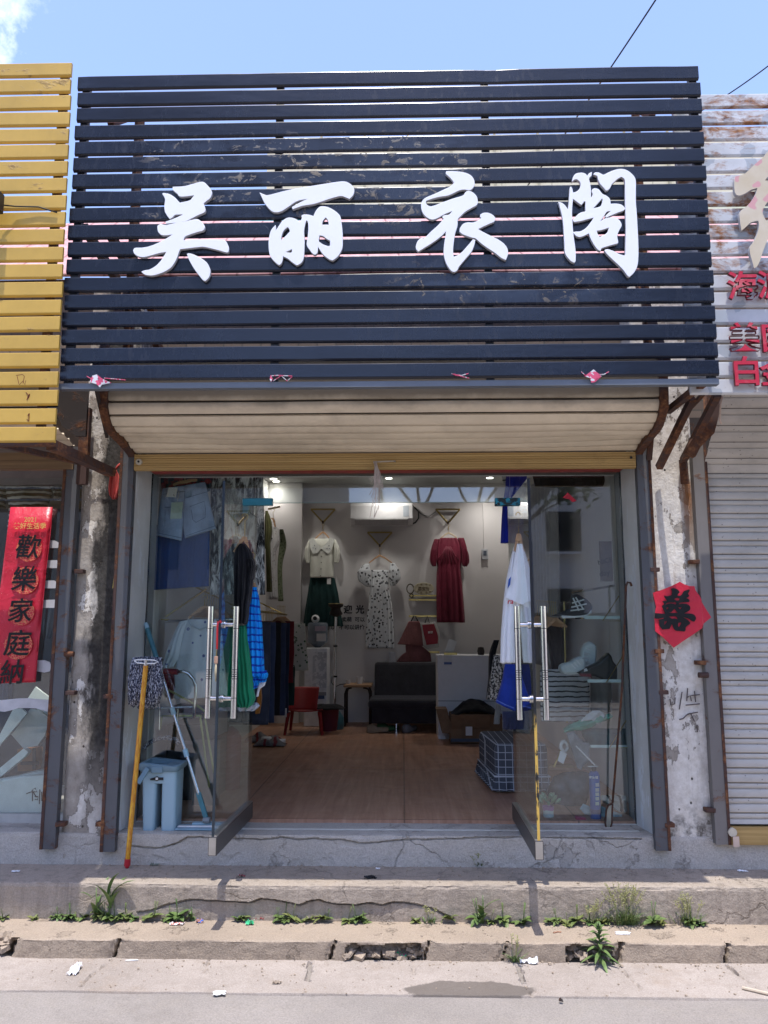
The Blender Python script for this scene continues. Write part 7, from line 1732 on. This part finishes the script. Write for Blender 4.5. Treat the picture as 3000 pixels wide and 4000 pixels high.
for l in (((285,1660),(340,1640),(400,1640),(380,1600),(345,1620),(375,1670),(395,1700)), ((430,1615),(425,1770)), ((450,1640),(452,1740)), ((350,1640),(350,1740)), ((375,1690),(410,1690),(408,1725),(378,1722))): b.tube([P(a, c, .066) for a, c in t6(*l)], .003, 5)
b.make('black_print', INK, t)
board('white card leaning behind the white strap in the next door window', ((390,505),(460,560),(570,640),(570,900),(300,640)), .34)
board('tilted white octagonal card lid under the white strap', ((130,1020),(260,860),(330,745),(430,755),(545,850),(490,1030),(410,1140),(260,1168)), .28, mat=plain('aged_card_shade', (.44,.46,.43), .7))
board('long white card strip slanting at the edge of the next door window', ((-60,1210),(0,1030),(150,745),(235,735),(300,790),(180,930),(0,1140)), .22)
board('white boxed strip lying diagonally above the paper sack', ((-60,1440),(275,1165),(325,1205),(290,1250),(0,1490),(-60,1530)), .18, th=.05)
t = thing('wicker_box', 'brown woven box with dark crossbars behind the white cards', 'box', P(*t6((320,1400))[0], .35)); outline_part('box_body', [t6((225,1170),(420,1165),(420,1330),(400,1400),(230,1405))], .40, .1, plain('tan_leather', (.25,.11,.045), .6), t, smooth=False)
b = B(); b.beam(P(*t6((225,1330))[0], .345), P(*t6((420,1330))[0], .345), .01, .02); b.beam(P(*t6((370,1168))[0], .345), P(*t6((370,1400))[0], .345), .01, .02, (1,0,0)); b.make('crossbar', DARKP, t)
STP = plain('grey_white_strap', (.55,.54,.56), .6)
for k, (lab, pts) in enumerate((('uppermost rounded white tab beside the red couplet', ((345,455),(640,452),(690,480),(692,525),(670,540),(345,538))), ('second rounded white tab beside the red couplet', ((345,685),(660,682),(702,710),(700,760),(670,774),(345,772))), ('third rounded white tab beside the red couplet', ((345,925),(630,918),(664,940),(664,1000),(640,1010),(345,1008))), ('fourth rounded white tab beside the red couplet', ((345,1150),(660,1142),(698,1175),(695,1230),(660,1238),(345,1235))))):
    board(lab, pts, -.03, z=bn, mat=STP, th=.004, cat='tab', name='white_tab')
board('lowest rounded white tab by the end of the red couplet', ((330,1850),(520,1848),(580,1870),(600,1920),(580,1980),(520,1992),(330,1965)), -.03, z=bn, mat=STP, th=.004, cat='tab', name='white_tab')
board('long wavy white strap across the next door window below the couplet', ((-100,655),(60,645),(200,630),(300,628),(430,640),(575,650),(570,780),(480,765),(400,740),(320,735),(200,735),(120,760),(50,775),(-100,760)), -.03, mat=STP, th=.004, cat='strap', name='white_strap')
garment('grey_drape', 'grey cloth hanging behind the lower white tabs', 'cloth', [zrow(bn, (1180,500,690),(1400,490,650),(1600,520,580))], .4, fabric('slate_drape', (.14,.15,.17)), depth=.03, folds=3)
garment('navy_drape', 'dark blue cloth hanging behind the lower end of the red couplet', 'cloth', [zrow(t6, (400,-60,150),(660,-60,140))], .5, fabric('dark_blue_drape', (.02,.04,.09)), depth=.03)

# ---------------------------------------------------------------- weeds along the foot of the pavement
def leaf(b, base, az, length, width, lift, droop, nseg=6):
    d = Vector((math.cos(az), math.sin(az), 0)); n_ = Vector((-d.y, d.x, 0)); L = []
    for k in range(nseg+1):
        t = k/nseg
        p = base + d*(length*t*math.cos(lift*(1-.4*t))) + Vector((0,0, length*(math.sin(lift)*t - droop*t*t)))
        w_ = width*(math.sin(math.pi*min(1, .12+.88*t))**.8)*(1 if t < 1 else 0)
        L.append((p - n_*w_ + Vector((0,0,w_*.35)), p, p + n_*w_ + Vector((0,0,w_*.35))))
    vv = [[b.bm.verts.new(q) for q in r] for r in L]
    for a, c in zip(vv, vv[1:]):
        for i in (0, 1):
            try: b.bm.faces.new((a[i], a[i+1], c[i+1], c[i]))
            except ValueError: pass
def rosette(n, L, seed):
    r = random.Random(seed); b = B()
    for k in range(n):
        leaf(b, Vector((0,0,.004)), k*2.4+r.uniform(-.3,.3), L*r.uniform(.6,1.1), L*r.uniform(.17,.27), r.uniform(.15,1.0), r.uniform(.1,.6))
    for k in range(r.randint(0, 2)):
        a = r.uniform(0, 6); b.tube([(0,0,0), (.01*math.cos(a), .01*math.sin(a), L*.8), (.02*math.cos(a), .02*math.sin(a), L*1.4)], [.0018,.0018,.003], 5)
    return b
protos = []
for s_ in range(6):
    b = rosette(9+s_ % 3*2, .075, 30+s_)
    o = b.make('weed', LEAF, smooth=True, recalc=False); o.location = (0,0,0)
    protos.append(o)
# re-centre the prototypes on their root
used = [False]*6
def weed(x, y, z, s_, k, label, group='leafy rosette weeds along the pavement foot', rz=None):
    o = protos[k]
    if used[k]: o = o.copy(); COL.objects.link(o)
    used[k] = True
    o.location = (x, y, z); o.rotation_euler = (rnd.uniform(-.15,.15), rnd.uniform(-.15,.15), rnd.uniform(0,6) if rz is None else rz); o.scale = (s_,)*3
    tag(o, label, 'weed', group)
    return o
GL = 'low broad leaved rosette weed in the ragged row at the foot of the pavement'
spots = [(zK, 35, 310, 1.0), (zK, 150, 318, .7), (zK, 235, 320, .8), (zK, 255, 316, 1.0), (zK, 285, 325, .9), (zK, 315, 318, 1.1), (zK, 340, 325, .9), (zK, 365, 322, 1.1), (zK, 425, 330, 1.2), (zK, 455, 325, 1.0), (zK, 510, 318, 1.5), (zK, 535, 325, 1.1), (zK, 565, 320, .9), (zK, 590, 315, .9), (zK, 640, 322, 1.1), (zK, 668, 320, 1.2), (zK, 735, 318, 1.0), (zK, 768, 320, 1.3), (zK, 795, 322, .9), (zK, 1030, 326, 1.1), (zK, 1065, 322, 1.1), (zK, 1200, 332, 1.1), (zK, 1235, 326, 1.3), (zK, 1265, 330, 1.1), (zK, 1300, 328, 1.0), (zK, 1330, 330, 1.2), (zK, 1385, 328, 1.0), (zK, 1415, 330, .9), (zK, 1500, 332, 1.0), (zK, 1545, 330, 1.2), (zK, 1580, 332, .9), (zL, 140, 330, 1.0), (zL, 285, 335, 1.1), (zL, 395, 342, 1.4), (zL, 455, 340, 1.2), (zL, 520, 340, 1.5), (zL, 590, 345, 1.5), (zL, 610, 340, 1.0), (zL, 715, 342, 1.0), (zL, 740, 346, .8), (zL, 790, 345, 1.2), (zL, 830, 345, 1.2), (zL, 905, 345, 1.3), (zL, 930, 342, 1.0), (zL, 970, 338, .8), (zL, 1155, 350, 1.3), (zL, 1195, 350, 1.1), (zL, 1330, 350, 1.0), (zL, 1370, 352, 1.2)]
for i, (z, a, c, s_) in enumerate(spots):
    q = G(*z((a, c))[0], ZK)
    y = min(q.y, YTE + .003*q.x - .012)
    weed(q.x, y, ZK-.002, s_*rnd.uniform(.5,.78), i % 6, GL)
# tall grasses
def tall(px, py, z, hpx, label, seed, n=7, blade=.02):
    q = G(*z((px, py))[0], ZK); q.y = min(q.y, YTE-.012); r = random.Random(seed); b = B()
    H_ = hpx/FPX*4.4
    for k in range(n):
        hk = H_*r.uniform(.35, 1); a = r.uniform(0, 6.3)
        b0 = q + Vector((r.uniform(-.01,.01), r.uniform(-.005,.005), 0))
        leaf(b, b0 + Vector((0,0,hk*.25*(k % 3))), a, hk*.75, blade*r.uniform(.5,.8), r.uniform(1.0,1.45), r.uniform(.05,.45), 8)
    t = thing('tall_weed', label, 'weed', q)
    b.make('blade', LEAFB, t, smooth=True, recalc=False)
    B().tube([q, q + Vector((.004,0,H_*.35)), q + Vector((.002,-.01,H_*.75))], [.004,.004,.002], 6).make('stem', LEAFB, t, smooth=True)
tall(475, 318, zK, 175, 'tallest upright grass weed at the foot of the pavement, below the mop', 3, 9)
tall(410, 325, zK, 150, 'drooping grass weed with split blades next to the tallest grass', 5, 7)
tall(825, 330, zK, 66, 'small upright grass weed with pale blades near the door shadow', 8, 6, .018)
tall(425, 335, zL, 128, 'single spear shaped grass weed at the foot of the pavement by the taped door shadow', 12, 6, .018)
q = G(*zL((930, 508))[0], ZG); q.y -= .0
t = thing('tall_weed', 'bushy upright weed with narrow leaves growing from the kerb hollow', 'weed', q)
r = random.Random(4); b = B()
for k in range(34):
    h = .02 + .15*k/34; a = k*2.4; leaf(b, Vector((q.x, YKE-.01, ZG+h*1.05)), a, .10*(1.15-k/40), .010, .5-.6*(1-k/34)+.5*(k/34), .35, 6)
b.make('leaf_cluster', LEAFB, t, smooth=True, recalc=False); B().tube([(q.x, YKE-.005, ZG-.02), (q.x, YKE-.01, ZG+.19)], [.005,.002], 6).make('stem', LEAFB, t)
def tuft(px, py, z, label, n, H_, seeds, w_=.06, zb=ZK, seed=2):
    q = G(*z((px, py))[0], zb)
    if zb == ZK: q.y = min(q.y, YTE-.015)
    t = thing('grass_tuft', label, 'grass', q); r = random.Random(seed); b = B()
    for k in range(n):
        leaf(b, q + Vector((r.gauss(0, w_*.5), r.gauss(0,.008), 0)), r.uniform(0,6.3), H_*r.uniform(.5,1.1), .0028, r.uniform(.9,1.5), r.uniform(.1,.5), 6)
    b.make('blade', LEAFB, t, smooth=True, recalc=False)
    if seeds:
        b = B()
        for k in range(seeds):
            x = r.gauss(0, w_*.6); top = q + Vector((x*1.5+r.uniform(-.02,.02), r.uniform(-.03,.005), H_*r.uniform(1.0,1.7)))
            b.tube([q + Vector((x*.6,0,0)), q + (top-q)*.6, top], .0009, 4)
            for m_ in range(7):
                p = q + (top-q)*(.62+.055*m_); b.tube([p, p + Vector((r.uniform(-.014,.014), r.uniform(-.008,.008), r.uniform(.002,.012)))], [.0008,.0022], 4)
        b.make('seed_head', SEED, t)
tuft(1045, 345, zL, 'dense fine grass tuft with feathery seed heads below the limewashed post', 110, .13, 26, .07, seed=6)
tuft(1320, 350, zL, 'sparse grass tuft with dry seed heads beside the last rosettes', 30, .10, 14, .06, seed=9)
tuft(890, 345, zL, 'thin seed head grass among the rosettes by the door shadow', 14, .08, 9, .05, seed=11)
tuft(195, 338, zL, 'small yellowish weed tuft beside the first rosettes near the doorway middle', 24, .06, 4, .035, seed=13)
tuft(565, 508, zL, 'little grass tuft growing at the kerb foot beside the white tissue', 26, .085, 3, .02, ZG, 15)
tuft(405, 96, zL, 'tiny yellow flowered weed in the plinth corner', 16, .06, 5, .02, ZT, 21)

# ---------------------------------------------------------------- litter
def litter(name, label, z, px, py, zb, sx, sy, h, mat, seed, cat='litter'):
    q = G(*z((px, py))[0], zb); b = B()
    b.grid(14, 10, lambda u, v: Vector((q.x + sx*(u-.5) + .25*sx*nz(v*2, seed), q.y + sy*(v-.5) + .25*sy*nz(u*2, seed, 3), zb + .003 + h*abs(fb(u*2.2, v*2.2, seed)))))
    tag(b.make(name, mat, smooth=False, solid=.0015), label, cat)
TISS = plain('white_tissue', (.78,.78,.80), .8, var=.04)
def foil(name, ca, cb, sc_=40):
    m = N(name, .35, 0, .5); m.col(m.mix(m.step(m.noise(sc_, 2), .5, .52), ca, cb)); return m.m
litter('tissue', 'crumpled white tissue in the gutter below the banner side weeds', zK, 321, 550, ZG, .045, .085, .045, TISS, 1)
litter('tissue', 'white tissue against the kerb foot beside the little grass tuft', zL, 625, 508, ZG, .085, .05, .04, TISS, 2)
litter('wrapper', 'flat silver wrapper lying at the edge of the road', zK, 948, 645, ZG, .055, .035, .008, foil('silver_wrapper', (.6,.6,.58), (.75,.74,.7)), 3)
litter('wrapper', 'green foil wrapper twisted among the rosettes under the door shadow', zK, 1080, 343, ZK, .04, .04, .03, foil('green_foil', (.02,.42,.18), (.1,.6,.3)), 4)
litter('wrapper', 'green and red foil wrapper tip next to the green foil', zK, 1122, 322, ZK, .05, .04, .03, foil('green_red_foil', (.02,.42,.18), (.4,.06,.06)), 5)
litter('wrapper', 'white and red snack wrapper flattened on the kerb top', zK, 766, 345, ZK, .07, .035, .012, foil('red_white', (.65,.6,.58), (.5,.14,.1), 50), 6)
litter('wrapper', 'blue scrap of wrapper near the small upright grass', zK, 862, 336, ZK, .035, .03, .02, foil('blue_scrap', (.05,.15,.5), (.4,.2,.15)), 7)
litter('wrapper', 'green and pink sweet wrapper in the broken kerb hollow', zL, 68, 482, ZG, .065, .05, .03, foil('green_pink', (.03,.5,.2), (.6,.1,.3), 30), 8)
litter('wrapper', 'red wrapper piece lying on the pavement edge at the door shadow', zK, 1040, 140, ZT, .045, .028, .02, foil('dull_red_wrap', (.22,.03,.04), (.3,.25,.2)), 9)
litter('paper_scrap', 'white paper scrap on the pavement under the sooty post', zK, 68, 118, ZT, .04, .015, .01, TISS, 10)
litter('paper_scrap', 'white and red paper scrap against the plinth by the sooty post', zK, 86, 70, ZT, .025, .03, .03, foil('white_red', (.6,.58,.56), (.5,.1,.1)), 11)
litter('paper_scrap', 'small white scrap on the pavement below the doorway middle', zK, 1632, 106, ZT, .022, .018, .012, TISS, 12)
litter('dark_rag', 'flat dark scrap of cloth on the pavement below the doorway middle', zK, 1598, 143, ZT, .06, .045, .012, BLK, 13)
litter('paper_scrap', 'white scrap on the kerb top below the limewashed post', zL, 1030, 385, ZK, .07, .03, .006, TISS, 14)
litter('leaf_scrap', 'grey green dead leaf on the pavement beside the mop handle', zK, 668, 88, ZT, .05, .03, .014, plain('grey_leaf', (.16,.18,.14), .9), 15)
litter('paper_scrap', 'white scrap at the foot of the closed grey shutter', zL, 1550, 116, ZT, .05, .02, .008, TISS, 16)
litter('pebble', 'grey stone chip in the gutter near the crack', zK, 1195, 600, ZG, .035, .02, .016, KERB, 17, 'stone')
litter('pebble', 'dark stone chip beside the wet stain edge', zL, 765, 680, ZG, .014, .014, .02, DARKP, 18, 'stone')
tag(B().tube([G(*zL((1548,617))[0], ZG+.008), G(*zL((1660,643))[0], ZG+.008)], .007, 7).make('stick', plain('pale_stick', (.5,.42,.32), .8)), 'pale wooden stick lying in the gutter at the road edge', 'stick')
tag(B().tube([G(*zK((543,500))[0], ZG+.004), G(*zK((597,497))[0], ZG+.004)], .003, 6).make('stick', PAPER), 'thin white stick at the kerb foot', 'stick')
tag(B().tube([G(*zL((732,380))[0], ZK+.004), G(*zL((750,376))[0], ZK+.004), G(*zL((766,377))[0], ZK+.004)], .004, 6).make('twig', plain('red_twig', (.3,.16,.1), .8)), 'short reddish twig on the kerb top', 'twig')
# loose grit in the gutter and on the ledge
b = B(); r = random.Random(99)
for k in range(1100):
    zb, yl, yh = ((ZG, YGE, YKE), (ZK, YKE+.03, YTE-.01), (ZT, YTE+.03, YP))[0 if k < 420 else 1 if k < 590 else 2]
    x = r.uniform(-1.8, 2.1); y = r.choice((r.uniform(yl, yh), yh - abs(r.gauss(0, .05)))); y = min(max(y, yl), yh)
    s_ = abs(r.gauss(0, .0016)) + .0007
    b.obox((x, y, zb+.002+s_*.5), (s_, s_*.3, 0), (-s_*.3, s_*.8, 0), (0, s_*.2, s_*.6))
b.make('grit', KERB, kind='stuff')

# ---------------------------------------------------------------- the other side of the street (seen in the glass)
op = thing('apartment_building', 'whitewashed apartment block across the street with dark windows', 'building', (9, -24, -.47))
b = B(); b.box(4.2, 22, -30, -24, -.47, 9.5); b.make('wall', plain('grey_white_render', (.62,.61,.59), .9), op)
for i in range(5):
    for j in range(3):
        x = 5.4+3.2*i; z = 1.1+2.9*j
        o = B().box(x, x+1.3, -24.02, -23.95, z, z+1.5).make('window', plain('dark_pane_%d%d' % (i,j), (.02,.025,.03), .15), op)
        B().box(x-.1, x+1.4, -23.948, -23.8, z-.12, z-.02).make('sill', PAPER, o)
op2 = thing('grey_building', 'grey rendered building across the street behind the bare tree', 'building', (-12, -26, -.47))
B().box(-26, -2.6, -32, -26, -.47, 8.2).make('wall', plain('grey_render', (.27,.27,.26), .9), op2)
for k in range(12): B().box(-25+1.9*k, -24.3+1.9*k, -26.02, -25.95, 3.5, 5.5).make('window', plain('slate_pane_%d' % k, (.05,.055,.06), .2), op2)
st = thing('market_stall', 'market stall across the street with a blue post and a dark slanting awning', 'stall', (3, -13, -.47))
B().box(2.72, 2.92, -12.6, -12.4, -.47, 3.1).make('post', plain('blue_post', (.02,.07,.2), .5), st)
B().beam((1.4,-12.5,2.7), (5.3,-12.5,6.2), .25, .35).make('awning_beam', DARKP, st)
B().beam((1.2,-12.4,2.7), (-3.5,-12.4,2.0), .2, .5).make('awning_edge', DARKP, st)
B().box(-4, 6.5, -14, -13, -.47, 1.5).make('stall_table', plain('stall_clutter', (.07,.06,.05), .8, var=.6, scale=3), st)
tr = thing('street_tree', 'thin branched street tree standing across the road', 'tree', (1.2, -16, -.47))
r = random.Random(5); b = B(); lf = B()
def branch(p, d, L, rad, dep):
    q = p + d*L; b.tube([p, p+d*L*.5+Vector((r.uniform(-.05,.05)*L, 0, r.uniform(-.05,.05)*L)), q], [rad, rad*.8, rad*.6], 6)
    if dep == 0:
        for _ in range(16):
            c = q + Vector((r.gauss(0,.3), r.gauss(0,.3), r.gauss(0,.25))); a = Vector((r.uniform(-1,1), r.uniform(-1,1), r.uniform(-1,1))).normalized()*.11; e = a.cross(Vector((r.uniform(-1,1), r.uniform(-1,1), 1))).normalized()*.07
            if c.x > .6 or r.random() < .35: lf.quad(c-a, c+e, c+a, c-e)
        return
    for _ in range(3):
        nd = (d + Vector((r.uniform(-.9,.9), r.uniform(-.5,.5), r.uniform(-.25,.7)))).normalized(); branch(q, nd, L*r.uniform(.6,.85), rad*.6, dep-1)
branch(Vector((1.2,-16,-.47)), Vector((0,0,1)), 2.6, .14, 4)
b.make('trunk', plain('bark', (.05,.04,.03), .9), tr); lf.make('crown', plain('tree_leaf', (.05,.10,.03), .6), tr, recalc=False)

b = B(); r = random.Random(31)
for hx0, hx1, n_ in ((kx(1490), kx(1655), 16), (lx(5), lx(178), 18), (lx(785), lx(995), 12), (kx(-60), kx(30), 6)):
    for k in range(n_):
        c = Vector((r.uniform(hx0, hx1), YKE + r.uniform(.005, .06), ZG + r.uniform(.0, .035))); s_ = r.uniform(.008, .026)
        ax = Vector((r.uniform(-1,1), r.uniform(-1,1), r.uniform(-.5,.5))).normalized(); az = Vector((r.uniform(-.4,.4), r.uniform(-.4,.4), 1)); az = (az - ax*az.dot(ax)).normalized()
        b.obox(c, ax*s_, az.cross(ax)*s_*r.uniform(.4,.9), az*s_*r.uniform(.25,.6))
        for v in list(b.bm.verts)[-8:]: v.co += Vector((r.uniform(-.3,.3), r.uniform(-.3,.3), r.uniform(-.3,.3)))*s_
b.make('rubble', KERB, kind='stuff')
def tall_tree(x, y, lab, seed):
    t = thing('tall_tree', lab, 'tree', (x, y, -.47), None); r = random.Random(seed); lf = B()
    B().tube([(x,y,-.47),(x+.1,y,4),(x,y,9)], [.22,.17,.08], 8).make('trunk', plain('tall_bark_%d' % seed, (.05,.04,.03), .9), t)
    cl = [(Vector((x+r.gauss(0,1.4), y+r.gauss(0,1), r.uniform(5,13.5))), r.uniform(.8,1.5)) for _ in range(16)]
    for c, rad in cl:
        for _ in range(210):
            d = Vector((r.gauss(0,1), r.gauss(0,1), r.gauss(0,1))).normalized()*rad*r.random()**.4
            a = Vector((r.uniform(-1,1), r.uniform(-1,1), r.uniform(-1,1))).normalized(); e = a.cross(Vector((r.uniform(-1,1), r.uniform(-1,1), 1))).normalized()
            p = c+d; lf.quad(p-a*.15, p+e*.09, p+a*.15, p-e*.09)
    lf.make('crown', plain('tall_tree_leaf_%d' % seed, (.04,.075,.025), .6), t, recalc=False)
tall_tree(-5.6, -12.5, 'tall dense tree across the street opposite the sooty post', 3)
tall_tree(7.4, -12.5, 'tall dense tree across the street opposite the grey shutter', 8)
